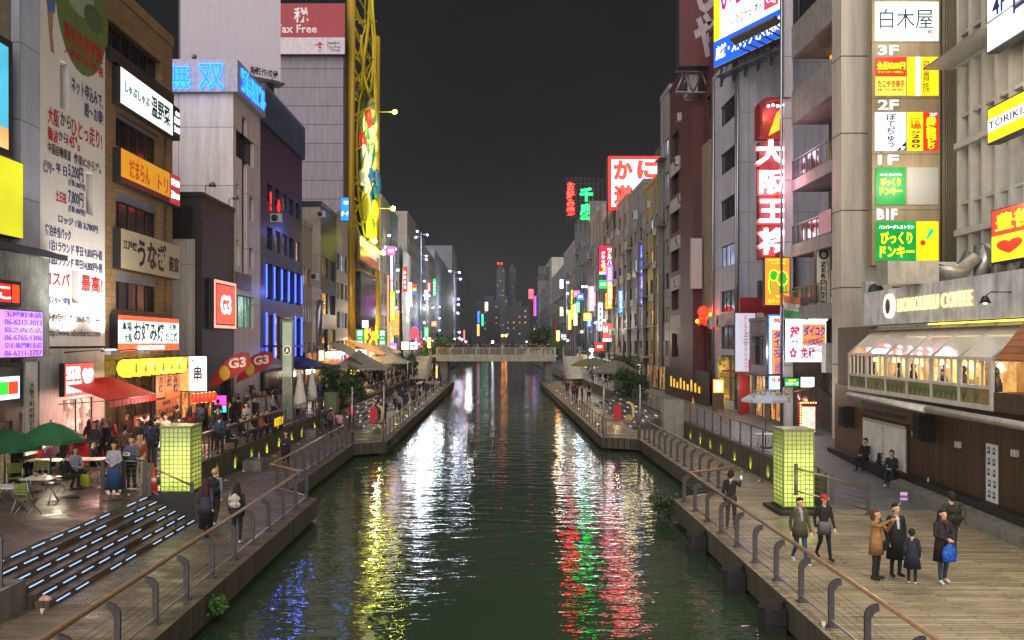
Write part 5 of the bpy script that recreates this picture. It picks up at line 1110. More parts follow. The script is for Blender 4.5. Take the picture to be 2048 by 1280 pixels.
for k in range(4): MB().ball((.5 + k * .25, -.6, sh_ * .93 + (k % 2) * .05), .07).build('lamp', lit('#e6d8ff', 14, 0), o)
lamp('bulb_sign_glow', (.9, -1.8, 4.0), 120, (1, .35, .45), .5, o); lamp('arch_glow', (.5, -.5, sh_ * .88), 14, (1, .7, .4), .1, o)
o = sign('elephant_sign', 'orange lit sign with a green and yellow neon elephant', 'sign', SF(1525, 1577, 515, 612, 46.9), [FULL + (lit('#f58a2c', 1.05, .15),)], [('INDIAN RESTAURANT', .12, .92, .85, .95, TY), ('インド料理', .25, .85, .8, .89, TY), ('2F', .45, .17, .6, .21, TY), ('ミティラー', .14, .06, .86, .13, TY)], depth=.3)
w, h = xx(1577, 46.9) - xx(1525, 46.9), zy(515, 46.9) - zy(612, 46.9); b = MB(); NG = lit('#22a02c', 1.1, 0); NY = lit('#ffe61c', 2.2, 0)
b.prism(ell(w * .36, h * .62, w * .17, h * .11, 20), -.335, -.31); b.prism([(w * .22, h * .62), (w * .3, h * .6), (w * .26, h * .4), (w * .3, h * .27), (w * .22, h * .25), (w * .17, h * .4)], -.334, -.311); b.prism(ell(w * .68, h * .56, w * .2, h * .15, 20), -.332, -.312)
for x in (.54, .66, .78): b.prism([(w * x, h * .5), (w * x + w * .09, h * .5), (w * x + w * .085, h * .26), (w * x + .01, h * .26)], -.333, -.313)
b.build('elephant', NG, o); MB().tube([(x, -.345, z) for x, z in ell(w * .36, h * .62, w * .17, h * .11, 24)], .022, 6).tube([(x, -.345, z) for x, z in ell(w * .68, h * .56, w * .2, h * .15, 24)], .022, 6).tube([(w * .2, -.345, h * .6), (w * .16, -.345, h * .4), (w * .22, -.345, h * .25)], .022, 6).build('neon_outline', NY, o)
# grey strip window building
Ya, Yb = yX(1428, XR), yX(1478, XR); w = Ya - Yb; hs = []
for z in (21.0, 17.55, 14.2, 10.9, 7.7): hs.append((w * .28, z - .85, w * .66, 1.5, glass('#22242a') if z != 10.9 else room('#a8b0d8', .7, 1.2), 4, 1))
hs.append((w * .28, .6, w * .66, 3.2, room('#6a5a48', .4, 2), 4, 2)); hs.append((w * .28, 4.2, w * .66, 1.7, glass('#4a4440'), 3, 1))
o = building('strip_window_building', 'pale grey building with strip windows and a broad blank side wall', (XR, Ya, .85), R(-90), w, 9, 24.2, GREYB, hs, side_wall=GREYB, parapet=.3, rev=.18)
for x in (w - .25, w + .12, .25): MB().tube([(x, -.14, .2), (x, -.14, 24.4)], .1, 8).build('drain_pipe', ALU, o)
for k in range(3): MB().box(w + .01, w + .4, 1.2 + k * .9, 1.9 + k * .9, 6 + k, 8.8 + k).build('side_window', glass('#3a3c40'), o)
for k in range(3): ac_unit((XR + 1.5 + k * 1.5, Yb + 2, 25.6), 0, 'grey air conditioner on the roof of the strip window building', 'air conditioners on the strip window roof', 1.5)
for k in range(2): ac_unit((XR - .5, Yb + 2.2 + k * 2.6, 6.7), R(-90), 'air conditioner bracketed low on the strip window building', 'air conditioners low on the strip window building', 1.2)
# tilted job advert billboard and maroon hanging sign behind
o, w, h = angled_board('job_billboard', 'bright tilted job advert billboard in yellow white and blue', 'billboard', 1428, 1583, -60, 136, -190, 64, 58, lit('#f2e818', 1.0, .05))
WB, WM, WBL = lit('#eef6ff', 1.1, .05), lit('#b01c8c', .9, 0), lit('#1a5ad8', 1.0, .08)
MB().box(0.01, w, -.03, -.011, 0, h * .26).build('colour_band', WBL, o); MB().box(w * .09, w * .92, -.028, -.011, h * .265, h * .999).build('colour_band', WB, o); b = MB()
text(o, '店舗・スタッフ求人も掲載中', w * .03, h * .06, w * .98, h * .2, -.032, TW, False, .05, .004, part='band_lettering'); text(o, 'いちごナビ', w * .1, h * .52, w * .97, h * .82, -.032, WM, False, .06, .004); text(o, '高収入', w * .1, h * .85, w * .6, h * .98, -.032, WM, False, .03, .004)
MB().box(w * .24, w * .86, -.045, -.029, h * .31, h * .45).build('search_box', lit('#fdfdff', 1.2, 0), o); MB().box(w * .68, w * .855, -.05, -.046, h * .315, h * .445).build('search_button', lit('#d83a5a', 1.0, 0), o); text(o, 'いちごナビ 求人', w * .26, h * .335, w * .66, h * .43, -.047, TBK, False, .02, .004); text(o, '🔍', w * .71, h * .34, w * .82, h * .43, -.052, TW, False, .01, .004)
for k in range(6):
    x = w * (.62 + k * .09); f = MB().tube([(x, -.1, -.5), (x, -1.6, -.3 + k * .05), (x, -1.8, .1)], .05, 6); f.box(x - .3, x + .3, -2.1, -1.6, .05, .3, 0, Matrix.Rotation(R(-35), 3, 'X')); f.build('floodlight', plain('#8a857a', .4, .5), o)
b = MB()
for k in range(7): b.tube([(w * k / 6, .6, -1.2), (w * k / 6, .6, h)], .08, 6); b.tube([(w * k / 6, .6, -1.2), (w * min(k + 1, 6) / 6, .6, 1.0)], .05, 6)
b.box(0, w, .1, .9, -.62, -.55); b.build('truss', plain('#7a7e86', .4, .5), o)
Y = 66
sign('maroon_sign', 'dim maroon rooftop sign with huge grey hiragana behind the job billboard', 'billboard', SF(1352, 1452, -60, 142, Y), [FULL + (plain('#5c2228', .6, 0, .15),)], [('ひや', .28, .08, .82, .92, plain('#a89aa0', .6), True, .08)], depth=1.2, frame='#2c3038')
o = T('roof_truss', 'grey steel truss carrying the maroon rooftop sign', 'truss', (xx(1352, Y), Y, zy(186, Y))); b = MB(); ww = 3.9; hh = zy(143, Y) - zy(186, Y)
for k in range(4): b.tube([(k * ww / 3, 0, 0), ((k + .5) * ww / 3, 0, hh)], .09, 6).tube([((k + .5) * ww / 3, 0, hh), (min(k + 1, 3) * ww / 3, 0, 0)], .09, 6)
b.tube([(0, 0, .05), (ww, 0, .05)], .1, 6).tube([(0, 0, hh), (ww, 0, hh)], .1, 6); b.build('bar', plain('#8d9098', .4, .4), o)
# maroon building
Ya, Yb = yX(1340, XR), yX(1427, XR); w = Ya - Yb; hs = []
for z in (22.4, 19.0, 15.6, 12.0, 8.5, 4.2): hs += [(.8, z - .85, 3.0, 2.2, glass(), 2, 1), (4.9, z - .85, 3.2, 2.2, room('#e8a850', .55, 1.6) if z < 18 else glass(), 2, 1), (w - 2.2, z - .85, 1.4, 2.0, room('#ffe08a', .9, 2) if z in (12.0, 15.6) else glass(), 1, 2)]
o = building('maroon_building', 'dark maroon building with lit side windows and a tall plain pier', (XR, Ya, .85), R(-90), w, 14, 28, MAROON, hs, parapet=.4, rev=.3)
MB().box(8.7, 13.2, -.9, -.003, 0, 23.2).build('pier', MAROON, o)
for z in (20.9, 17.5, 14.0, 10.4, 6.9): MB().box(.6, 8.3, -.12, -.002, z - .85 - .1, z + .25).build('spandrel', plain('#b0a8a8', .7), o)
MB().box(w - 3.0, w - .3, -.2, -.002, 6, 20).build('strip', plain('#8a7f6a', .6), o)
for k in range(5): ac_unit((XR - .45, Ya - 5.6 - (k * 37 % 11) * .22, 9.6 + k * 3.5 + .9), R(-90), 'air conditioner below a window of the maroon building', 'air conditioners on the maroon building', 1.05)
ac_unit((XR - .6, Yb + 3.4, 25.0), R(-90), 'pair of stacked grey condensers high on the maroon building', None, 2.2)
sign('blank_hanging_sign', 'blank pale vertical sign board hanging from the maroon pier', 'sign', SF(1380, 1403, 477, 578, 66), [FULL + (plain('#c0b0b0', .6, 0, .1),)], depth=.25, frame='#a89a9a')
o = T('octopus_sign', 'glowing red neon octopus sign with yellow hands on the maroon pier', 'neon sign', (xx(1408, 63.5), 63.5, zy(652, 63.5))); b = MB().ball((-.05, 0, 1.05), (.42, .3, .45), 14, 9)
for k in range(6): a = -1.1 + k * .45; b.tube([(math.sin(a) * .2, 0, .75), (math.sin(a) * .45, -.05, .4), (math.sin(a) * .7 + .25, 0, .05 + (k % 2) * .12)], [.15, .11, .07], 7)
b.build('body', lit('#ff2a18', 2.2, .2, 3), o); MB().ball((-.5, -.05, .35), (.17, .12, .17)).ball((.5, -.05, .85), (.17, .12, .17)).build('hand', lit('#ffc81c', 1.6, 0), o); MB().box(.45, .75, .0, .1, -.2, 1.4).build('frame', lit('#ff3a20', 2.5, 0), o)
lamp('octopus_glow', (0, -1, .6), 60, (1, .25, .15), .3, o)
# row further along
def rb(name, lb, a, c, top, wall, p=.42, nx=2, ww=1.6, wh=1.5, fh=3.2, z0=3.4, dep=16, X=XR, **k):
    Ya, Yb = yX(a, X), yX(c, X); w = Ya - Yb; h = zy(top, Yb if 1250 < a < 1300 else Ya) - .85; q = random.Random(int(a) + 3)
    o = building(name, lb, (X, Ya, .85), R(-90), w, dep, h, wall, grid(w, h, nx, z0, fh, int((h - z0) / fh), min(ww, w / nx * .8), wh, p, q), far=True, **k)
    for j in range(max(1, int(w / 4))): MB().tube([(w * (j + .4) / max(1, int(w / 4)), -.12, .3), (w * (j + .4) / max(1, int(w / 4)), -.12, h - .4)], .1, 6).build('drain_pipe', plain('#77757a', .5), o)
    q = random.Random(int(a) * 7)
    for j in range(max(1, int(w / 4.5))):
        x = w * (j + .5) / max(1, int(w / 4.5))
        for k in range(int((h - 5) / 3.2)):
            if q.random() < .5:
                z = 3.2 + k * 3.2; ww_ = 1.6 + q.random() * 1.2; bb = MB().box(x - ww_ / 2, x + ww_ / 2, -.75, -.003, z - .12, z)
                if q.random() < .5: bb.box(x - ww_ / 2, x + ww_ / 2, -.75, -.7, z, z + .9)
                else:
                    for t in range(7): bb.box(x - ww_ / 2 + t * ww_ / 6.2, x - ww_ / 2 + t * ww_ / 6.2 + .03, -.75, -.72, z, z + .85)
                    bb.box(x - ww_ / 2, x + ww_ / 2, -.76, -.7, z + .85, z + .9)
                bb.build('balcony', plain(q.choice(('#8a8680', '#6e6a66', '#a09a90')), .6), o)
    for j in range(3 if not 1250 < a < 1300 else 0):
        x = w * (j + q.random()) / 3; s = .5 + q.random() * .8
        if j == 0: MB().lathe([(s, 0), (s, 1.6), (.1, 1.9)], 12).build('water_tank', plain('#9a968e', .5), o, (x, 2, h + .5))
        elif j == 1: MB().box(-s, s, -s, s, 0, 1.5).box(-s * .8, s * .8, -s - .05, -s, .2, 1.2).build('roof_plant', plain('#7c7a78', .5), o, (x, 2.2, h + .01))
        else: MB().tube([(0, 0, 0), (0, 0, 3.2)], .04, 5).tube([(-.7, 0, 2.6), (.7, 0, 2.6)], .025, 5).tube([(-.5, 0, 3.0), (.5, 0, 3.0)], .02, 5).build('antenna', plain('#88868a', .4, .5), o, (x, 1.2, h + .4))
    MB().box(w * .1, w * .1 + .5, -.4, -.003, 2, h * .8).build('duct', plain('#85827c', .5, .3), o)
    return o
OCH = tiles('#a08a58', '#6a5a36', 2.2, 3.2, .7, .1, 0, .03); TAN = tiles('#9a8672', '#665848', 2, 3, .7, .1, 0, .03); GRB = tiles('#8a8688', '#5a575a', 2, 3, .7, .1, 0, .03); PKB = tiles('#a8968e', '#6e625c', 2, 3, .7, .08, 0, .03)
rb('narrow_grey_building', 'narrow grey building with exposed stairs beside the maroon block', 1321, 1339, 205, GRB, .5, 2, 1.9)
rb('ochre_building', 'ochre plastered building with small windows and balconies', 1288, 1320.5, 352, OCH, .5, 3, 1.9)
rb('grey_pipe_building', 'weathered grey building with many pipes below the crab sign', 1256, 1287.5, 366, GRB, .5, 3, 1.9)
rb('tan_building', 'tan building with big square windows behind the red drug store sign', 1226, 1255.5, 425, PKB, .5, 3, 1.9)
rb('tan_building', 'brown building behind the red drug store sign on its far side', 1205, 1225.5, 450, TAN, .5, 3, 1.9)
rb('pale_building', 'pale pink building lit by blue lamps beyond the drug store sign', 1180, 1204.5, 445, PKB, .5, 3, 1.9)
rb('dark_far_building', 'dark building under the green and red lattice sign', 1150, 1179.5, 452, FW[3], .3, 4, 2.2); rb('far_building', 'pale far right building with red panel', 1128, 1149.5, 512, FW[0], .3, 4, 2.5); rb('far_building', 'grey green far right building with roof frame', 1104, 1127.5, 560, FW[5], .25, 4, 3); rb('far_building', 'small pale far right building with a steel roof frame on top', 1076, 1103.5, 560, FW[2], .25, 4, 3)
MB_ = T('roof_frame', 'open steel frame on the roof of a small far right building', 'frame', (xx(1078, 262), 262, zy(562, 262))); b = MB(); w = xx(1103, 262) - xx(1078, 262)
for k in range(3): b.tube([(w * k / 2, 0, 0), (w * k / 2, 0, 4.4)], .12, 5)
for z in (0, 2.2, 4.4): b.tube([(0, 0, z), (w, 0, z)], .12, 5)
b.build('bar', plain('#8a8a84'), MB_); MB().box(0, w, .2, .3, 0, 4.4).build('mesh_screen', plain('#5a5c58'), MB_)
for k in range(22):
    q = random.Random(k + 40); y = 82 + q.random() * 60; ac_unit((XR - .5, y, 3.4 + int(q.random() * 6) * 3.2), R(-90), 'air conditioner on the crowded back walls of the far right row', 'air conditioners on the far right row', 1.0 + q.random() * .5)
# crab restaurant sign
Y = 116; S = SF(1215, 1321, 315, 422, Y)
o = sign('crab_restaurant_sign', 'big rooftop sign of red characters on pale blue stripes with red border', 'neon sign', S, [FULL + (lit('#ff0c08', 5.0, .1),), (.055, .055, .945, .945, plain('#7fa2aa', .5))], depth=.8, edge=.02)
w, h = S[2], S[3]; b = MB()
for k in range(40): b.box(w * .06 + k * w * .88 / 40, w * .06 + k * w * .88 / 40 + w * .014, -.86, -.83, h * .06, h * .94)
b.build('tube_stripes', lit('#e4e2f0', 1.7, 0), o); NR = lit('#ff1408', 12, 0); DKR = plain('#8a0a0c')
for s, a, c, t, u in (('か', .1, .46, .92, .56), ('に', .54, .92, .92, .58), ('道', .1, .46, .47, .1), ('楽', .54, .92, .47, .1)):
    text(o, s, a * w, u * h, c * w, t * h, -.9, DKR, False, .08, .1, part='letters'); text(o, s, (a + .015) * w, (u + .01) * h, (c - .015) * w, (t - .01) * h, -1.02, NR, False, .03, .08, part='neon')
b = MB()
for k in range(8): b.tube([(w * k / 7, .4, -2.5), (w * k / 7, .4, h)], .1, 5); b.tube([(w * k / 7, .4, -2.5), (w * min(k + 1, 7) / 7, .4, 0)], .08, 5)
b.build('truss', plain('#6a6468', .5, .4), o)
lamp('sign_glow', (w / 2, -6, h / 2), 900, (1, .3, .3), 1.5, o)
# green and red lattice sign
Y = 150; S = SF(1134, 1206, 356, 446, Y); w, h = S[2], S[3]
o = T('lattice_sign', 'rooftop lattice sign with green and red neon characters', 'neon sign', S[0]); b = MB(); n = 8
for k in range(n + 1): b.tube([(w * k / n, 0, -1.5), (w * k / n, 0, h)], .06, 4); b.tube([(0, 0, h * k / n), (w, 0, h * k / n)], .05, 4)
for k in range(n):
    for j in range(n): b.tube([(w * k / n, .05, h * j / n), (w * (k + 1) / n, .05, h * (j + 1) / n)], .035, 4)
b.build('lattice', plain('#5a5458', .5, .4), o); NGR = lit('#0fe848', 9.0, 0)
def q4(s, a, c, t, u, m, v=False): text(o, s, xx(a, Y) - S[0][0], zy(u, Y) - S[0][2], xx(c, Y) - S[0][0], zy(t, Y) - S[0][2], -.15, m, v, .06, .1, part='neon_green' if m is NGR else 'neon_red')
q4('千', 1160, 1185, 376, 403, NGR); q4('房', 1160, 1185, 408, 431, NGR); q4('CHIBO', 1161, 1186, 434, 439.5, NGR); q4('お好み焼', 1133, 1149, 365, 431, lit('#ff1c14', 14.0, 0), True)
# smaller signs
def rs(lb, S, faces, texts=(), name='sign', **k): return sign(name, lb, 'sign', S, faces, texts, **k)
LB2 = lit('#3a5cff', 1.5, .15); LWB = lit('#e2ecff', 1.5)
rs('red lit drug store sign with white vertical katakana', SF(1197, 1226, 492, 550, 118.5), [(0, .1, 1, 1, lit('#f0143c', 1.35)), (0, 0, 1, .09, LWB), (.25, .12, .9, .3, lit('#ffb81c', 1.4))], [('ツルハ', .55, .32, .9, .92, TW, True, .05), ('ドラッグ', .12, .25, .46, .8, TW, True, .05), ('戎橋筋店', .1, .02, .9, .08, TR)], depth=.5)
rs('very tall thin blue violet sign on the ochre building', SF(1278, 1287.5, 487, 613, 94), [(0, .02 + .245 * k, 1, .245 + .245 * k, lit('#4a4ae8', 1.2, .3, 1)) for k in range(4)], [('カラオケ館', .3, .05 + .245 * k, .7, .22 + .245 * k, LWB, True) for k in range(4)], depth=.3)
rs('white vertical sign outlined in blue and orange on the far right row', SF(1176, 1191, 572, 623, 139.5), [FULL + (lit('#ff9a6a', 2, 0),), (.12, .04, .88, .96, lit('#4a5cff', 2)), (.22, .07, .78, .93, LWB)], [('エステ酒場', .32, .12, .68, .88, lit('#4a5cff', 1), True)], depth=.3)
rs('blue vertical sign with white writing on the tan building', SF(1235, 1247, 580, 627, 108.5), [FULL + (lit('#2a7cf0', 1.5),)], [('焼肉ホルモン', .25, .06, .75, .94, TW, True, .02)], depth=.3)
rs('red and white poster sign with big number over the far right promenade', SF(1204, 1224, 646, 684, 119.2), [(0, 0, 1, .16, LWB), (0, .16, 1, 1, lit('#f0503c', 1.2, .4, 1))], [('16', .1, .5, .6, .85, TW, False, .06), ('時まで', .1, .04, .9, .12, TBK)], depth=.4)
rs('yellow green vertical sign far along the right row', SF(1141.5, 1146, 578, 640, 180), [FULL + (lit('#d8f01c', 2.2),)], [('鍋', .2, .7, .8, .9, TBK)], depth=.3)
rs('red and blue thin vertical sign far along the right row', SF(1067, 1073, 592, 632, 300), [(0, 0, .5, 1, lit('#ff2a4a', 3)), (.5, 0, 1, 1, lit('#3a4cff', 3))], depth=.4)
rs('pink red hanging sign on a far right building', SF(1057, 1067, 578, 598, 330), [FULL + (lit('#ff5a6a', 1.6, .3),)], depth=.5)
rs('small blue sign low on the far right row', SF(1121, 1126, 667, 679, 200), [FULL + (lit('#2a5cff', 3),)], depth=.3)
rs('red panel on the pale far right building', SF(1107, 1112, 635, 677, 215), [FULL + (plain('#b8321c'),)], depth=.2)
BU = lit('#bcd0ff', 17, 0)
mast('lamp_mast', 'lamp post with two bright white lamps on the far right bank', 1133, 150, zy(560, 150), ((1135, 565), (1135, 587), (1135, 680)), m=BU, power=260)
mast('lamp_mast', 'lamp bracket with blue white lamps beside the pale pink building', 1176, 143, zy(572, 143), ((1165, 573), (1172, 573), (1163, 663)), m=BU, power=200)
mast('lamp_mast', 'lamp post with two dazzling lamps above the far right steps', 1184, 108, zy(690, 108), ((1182, 699), (1182, 714)), m=lit('#eaf4e0', 18, 0), r=.28, power=300, cl=(.95, 1, .85))
mast('lamp_mast', 'row of four blue lamps over the red poster sign', 1193, 125, zy(640, 125), ((1190, 645), (1196, 643), (1201, 642), (1207, 640)), m=BU, r=.18, power=80)
mast('lamp_mast', 'far lamp post with small white lamps by the footbridge at right', 1069, 205, zy(650, 205), ((1068, 658), (1068, 685), (1053, 683)), m=lit('#bcd0ff', 8, 0), power=60)
# shops at the foot of the right row
o = building('shop_row', 'two storey shop row with dark fronts under the drug store signs', (XR - .2, 56.6, .85), R(-90), 9.0, 5, 6.0, plain('#7a706a', .6, 0, .3),
             [(.3, .1, 2.6, 2.5, room('#c05a40', .6, 2), 2, 1), (3.2, .1, 2.6, 2.6, room('#e0a86a', .8, 3), 2, 1), (6.1, .1, 2.6, 2.6, room('#f0a05a', .9, 3), 3, 1), (3.2, 3.3, 2.4, 1.8, glass(), 2, 1), (6.1, 3.2, 2.6, 2.0, room('#9ac0d0', .6, 2), 3, 1)], parapet=.2, rev=.3)
MB().box(.0, 3.0, -1.0, -.003, 2.75, 2.85).build('canopy', plain('#a83a34'), o)
b = MB()
for k in range(9): b.box(.05 + k * .33, .2 + k * .33, -.06, -.004, 2.9, 3.6)
b.build('striped_valance', plain('#b8403c'), o); MB().box(5.9, 9.05, -1.3, -.003, 2.8, 2.92).build('canopy', plain('#4a5258', .4, .3), o)
o = T('red_shop_front', 'red painted shop front with white door arch left of the drug store signs', 'shop front', (xx(1480, 55), 55, .85)); MB().box(0, 3.0, 0, .3, 0, 7.6).build('wall', plain('#9a2428', .5, 0, .2), o); MB().prism([(.9, 4.6), (1.7, 4.6), (1.7, 6.1), (1.5, 6.6), (1.1, 6.6), (.9, 6.1)], -.03, -.003).build('arch_panel', plain('#e0d8d0'), o); MB().box(1.0, 2.2, -.04, -.004, 0, 2.3).build('door', plain('#5a1a1c'), o)
rs('white vertical banner with red hiragana and katakana', SF(1468, 1511, 625, 746, 54), [FULL + (lit('#cfc8da', .62, .05),)], [('よしもとエンタメショップ', .44, .05, .6, .96, lit('#c02840', .5, 0), True, .02)], depth=.12, name='shop_banner', frame='#4a4650')
TB = lit('#1440a8', .8, 0); OR_ = lit('#f08a48', 1.0); TM = lit('#c8184a', .8, 0)
rs('tall lit pharmacy sign with blue katakana on orange', SF(1532, 1567, 629, 781, 48), [FULL + (lit('#2c6cf0', 1.6),), (.08, .02, .92, .98, lit('#e8f0ff', 1.4)), (.2, .2, .82, .8, OR_)], [('薬', .25, .84, .78, .95, TM, False, .04), ('ダイコク', .28, .42, .76, .78, TB, True, .06), ('大国薬粧店', .36, .21, .68, .4, TB, True, .01), ('免税', .18, .1, .85, .18, TM, False, .04), ('Tax Free', .2, .06, .85, .09, TBK)], depth=.35, name='pharmacy_sign', edge=.02)
rs('wide lit pharmacy sign with blue katakana and red duty free characters', SF(1568, 1648, 640, 722, 46.4), [FULL + (lit('#e2ebff', 1.4),), (.4, .38, .98, .9, OR_)], [('薬', .08, .45, .34, .85, TM, False, .05), ('ダイコク', .43, .6, .96, .86, TB, False, .06), ('大国薬粧店', .44, .42, .92, .54, TB, False, .01), ('免税', .36, .05, .72, .34, TM, False, .05), ('Tax-Free', .74, .2, .97, .3, TM), ('✿', .08, .08, .26, .32, TM)], depth=.35, name='pharmacy_sign', edge=.02)
q = T('bulb_string', 'border of small white bulbs around the wide pharmacy sign', 'lights', (xx(1568, 46.4), 46.0, zy(722, 46.4))); b = MB(); w, h = xx(1648, 46.4) - xx(1568, 46.4), zy(640, 46.4) - zy(722, 46.4)
for k in range(19): b.ball((w * k / 18, 0, 0), .04, 6, 4).ball((w * k / 18, 0, h), .04, 6, 4); b.ball((0, 0, h * k / 18), .04, 6, 4)
b.build('bulb', lit('#f4f0ff', 8, 0), q)
rs('small green and white lit sign over the right shop door', SF(1565, 1597, 755, 774, 46.5), [FULL + (lit('#0f9a4a', 1.1),)], [('ケンチーズ', .12, .2, .9, .55, TW, False, .03), ('喫茶食堂', .3, .6, .75, .82, TY)], depth=.2); rs('small pale lit sign next to the green one', SF(1597, 1628, 752, 776, 46.4), [FULL + (lit('#f0e8e0', 1.0, .2, 3),)], [('食堂', .3, .3, .7, .7, lit('#e09aa8', .8, 0))], depth=.2)
o = rs('cream vertical cafe sign with a round dark emblem', SF(1628, 1657, 492, 616, 43.5), [FULL + (plain('#d8d2c2', .5, 0, .05),)], depth=.3, name='cafe_sign', edge=.03); w, h = xx(1657, 43.5) - xx(1628, 43.5), zy(492, 43.5) - zy(616, 43.5)
MB().prism(ell(w * .5, h * .86, w * .33, w * .36, 24), -.33, -.305).build('emblem', TBK, o); MB().prism(ell(w * .5, h * .85, w * .2, w * .2, 16), -.337, -.331).build('emblem', plain('#b8b0a0'), o); text(o, 'ZERO', w * .25, h * .38, w * .68, h * .73, -.32, TBK, True, .05); text(o, 'Cafe', w * .28, h * .08, w * .66, h * .34, -.32, TBK, True, .02); text(o, 'DOUTONBORI', w * .78, h * .44, w * .88, h * .74, -.32, TBK, True, 0)
MB().tube([(w, .1, h * .8), (w + .7, .1, h * .8)], .04).tube([(w, .1, h * .2), (w + .7, .1, h * .2)], .04).build('bracket', STEEL, o)
def hang_flag(lb, px, py, Y, bands, w, h, disc=False):
    o = T('flag', lb, 'flag', (xx(px, Y), Y, zy(py, Y)), 0); 
    f = lambda i, z: (i * w / 8, -.12 * math.sin(i * .9 + z * 2), -z * h - .25 * h * (i / 8) ** 2 * .5 - (.12 if i else 0))
    for k, (a, c, m) in enumerate(bands):
        b = MB()
        for i in range(8):
            for j in range(3): z0, z1 = a + (c - a) * j / 3, a + (c - a) * (j + 1) / 3; b.face([f(i, z0), f(i + 1, z0), f(i + 1, z1), f(i, z1)], 0, True)
        b.build('cloth_band', m, o)
    if disc: MB().tube([(w * .55 + .16 * math.cos(t), -.16, -h * .56 + .16 * math.sin(t)) for t in [2 * math.pi * i / 20 for i in range(21)]], .014, 5).build('wheel', plain('#2a3a8a'), o)
    MB().tube([(-.2, 0, .06), (w * 1.9, .05, .32)], .03).build('pole', plain('#8a6a4a'), o)
hang_flag('Indian tricolour flag hanging above the pharmacy signs', 1566, 588, 45.5, ((0, .33, plain('#c87a48', .8)), (.33, .66, plain('#cfcac0', .8)), (.66, 1, plain('#5a9a5a', .8))), 1.3, 1.15, True)
hang_flag('small Thai flag of red white and blue stripes beside the shop door', 1595, 786, 45, ((0, .17, plain('#b8343c')), (.17, .34, plain('#d8d8dc')), (.34, .66, plain('#2a3a80')), (.66, .83, plain('#d8d8dc')), (.83, 1, plain('#b8343c'))), .5, .75)
o = T('bulb_menu_stand', 'illuminated menu stand framed with orange bulbs outside the right shop', 'menu stand', (xx(1597, 44), 44, rampz(44))); MB().box(0, .85, -.15, .1, .05, 1.7).build('cabinet', plain('#8a2a20'), o); MB().box(.12, .8, -.17, -.151, .15, 1.45).build('sign_face', lit('#f0d8c0', 1.1, .5, 4), o); b = MB()
for k in range(12): b.ball((.05, -.17, .1 + k * .14), .035, 6, 4)
for k in range(7): b.ball((.05 + k * .13, -.17, 1.66), .035, 6, 4)
b.build('bulb', lit('#ff9a4a', 8, 0), o)
o = T('bulb_menu_stand', 'small lit sign framed with orange bulbs left of the parasol', 'menu stand', (xx(1425, 58), 58, .86)); MB().box(0, .75, -.12, .1, 0, 2.2).build('post', plain('#5a4a3a'), o); MB().box(.02, .73, -.14, -.121, 1.25, 2.15).build('sign_face', lit('#ffa43a', 1.6, .2, 6), o); MB().box(.14, .61, -.15, -.141, 1.36, 2.03).build('panel', lit('#dff2e8', 1.3), o); text(o, 'お好み焼', .27, 1.4, .47, 2.0, -.152, TBK, True, .02)
lamp('shop_light', (15.0, 44.0, 3.1), 110, (1, .8, .55), .2); lamp('shop_light', (15.2, 54, 3.0), 70, (1, .7, .45), .2); lamp('shop_light', (14.9, 48, 5.0), 260, (.75, .85, 1), .5); lamp('shop_light', (15.5, 59, 2.6), 45, (1, .8, .4), .2)
o = T('vine_front', 'warm lit vine covered shop front left of the red front', 'shop front', (xx(1437, 60), 60, .86)); MB().box(0, 1.3, 0, .2, 0, 3.6).build('wall', room('#e8b04a', .8, 4), o); b = MB(); q = random.Random(2)
for k in range(70): x, z = q.uniform(0, 1.6), q.uniform(1.4, 3.7); b.face([(x, -.1, z), (x + .14, -.16, z + .05), (x + .1, -.1, z + .16)])
b.build('leaves', plain('#3a4a24'), o)
W('electric_cabinet', 'tall grey equipment cabinet by the right gate', 'cabinet', plain('#8a877c', .5), (9.6, 10.75, 48.9, 49.7, .001, 2.2))
o = T('meter_cabinet', 'white wall cabinet with cables beside the column', 'cabinet', (xx(1634, 44), 43.2, 4.0)); MB().box(0, .75, -.4, .2, 0, 1.5).build('casing', plain('#b4b2ac', .5), o); MB().tube([(.1, -.1, 0), (-.3, -.1, -.6), (.4, -.1, -1.2), (.7, 0, -2.4)], .04).tube([(.5, -.1, 0), (.1, -.1, -.9), (.8, 0, -1.6)], .03).build('cable', DRK, o)

# small signs sticking out along both rows
q = random.Random(77); SC = (('red', '#ff2a20'), ('blue', '#2a5cff'), ('white', '#eef4ff'), ('yellow', '#ffd81c'), ('green', '#14c85a'), ('pink', '#ff5aa8'), ('orange', '#ff8a30'), ('cyan', '#3ad8f0'), ('violet', '#8a4cff'), ('cream', '#ffe6b0'))
for s_, sd in ((-1, 'left'), (1, 'right')):
    for k, (cn, cc) in enumerate(SC):
        for sh, (w, h) in (('thin vertical', (.75, 4.2)), ('small square', (1.3, 1.3)), ('short upright', (.9, 2.2))):
            if q.random() < (.3 if s_ < 0 else .42): continue
            y = (119 if s_ < 0 else 112) + q.random() ** 1.2 * 90; x = s_ * (15.9 - q.random() * .5) - (w if s_ > 0 else 0) * 1; z = 4.2 + q.random() ** 1.8 * 14
            st = 1.2 + q.random() * 1.6; o = sign('shop_sign', '%s %s lit sign sticking out of the far %s row' % (sh, cn, sd), 'sign', ((x if s_ > 0 else x, y, z), 0, w, h), [FULL + (lit(cc, st, .25, 1),)] + ([(.25, .12 + .2 * j, .75, .24 + .2 * j, lit('#ffffff' if cn != 'white' else '#4a6ad0', 1.4, 0)) for j in range(4)] if sh != 'small square' else [(.2, .35, .8, .65, lit('#ffffff' if cn != 'white' else '#d04a4a', 1.4, 0))]), depth=.25, edge=.04, group='small lit signs of the far %s row' % sd)
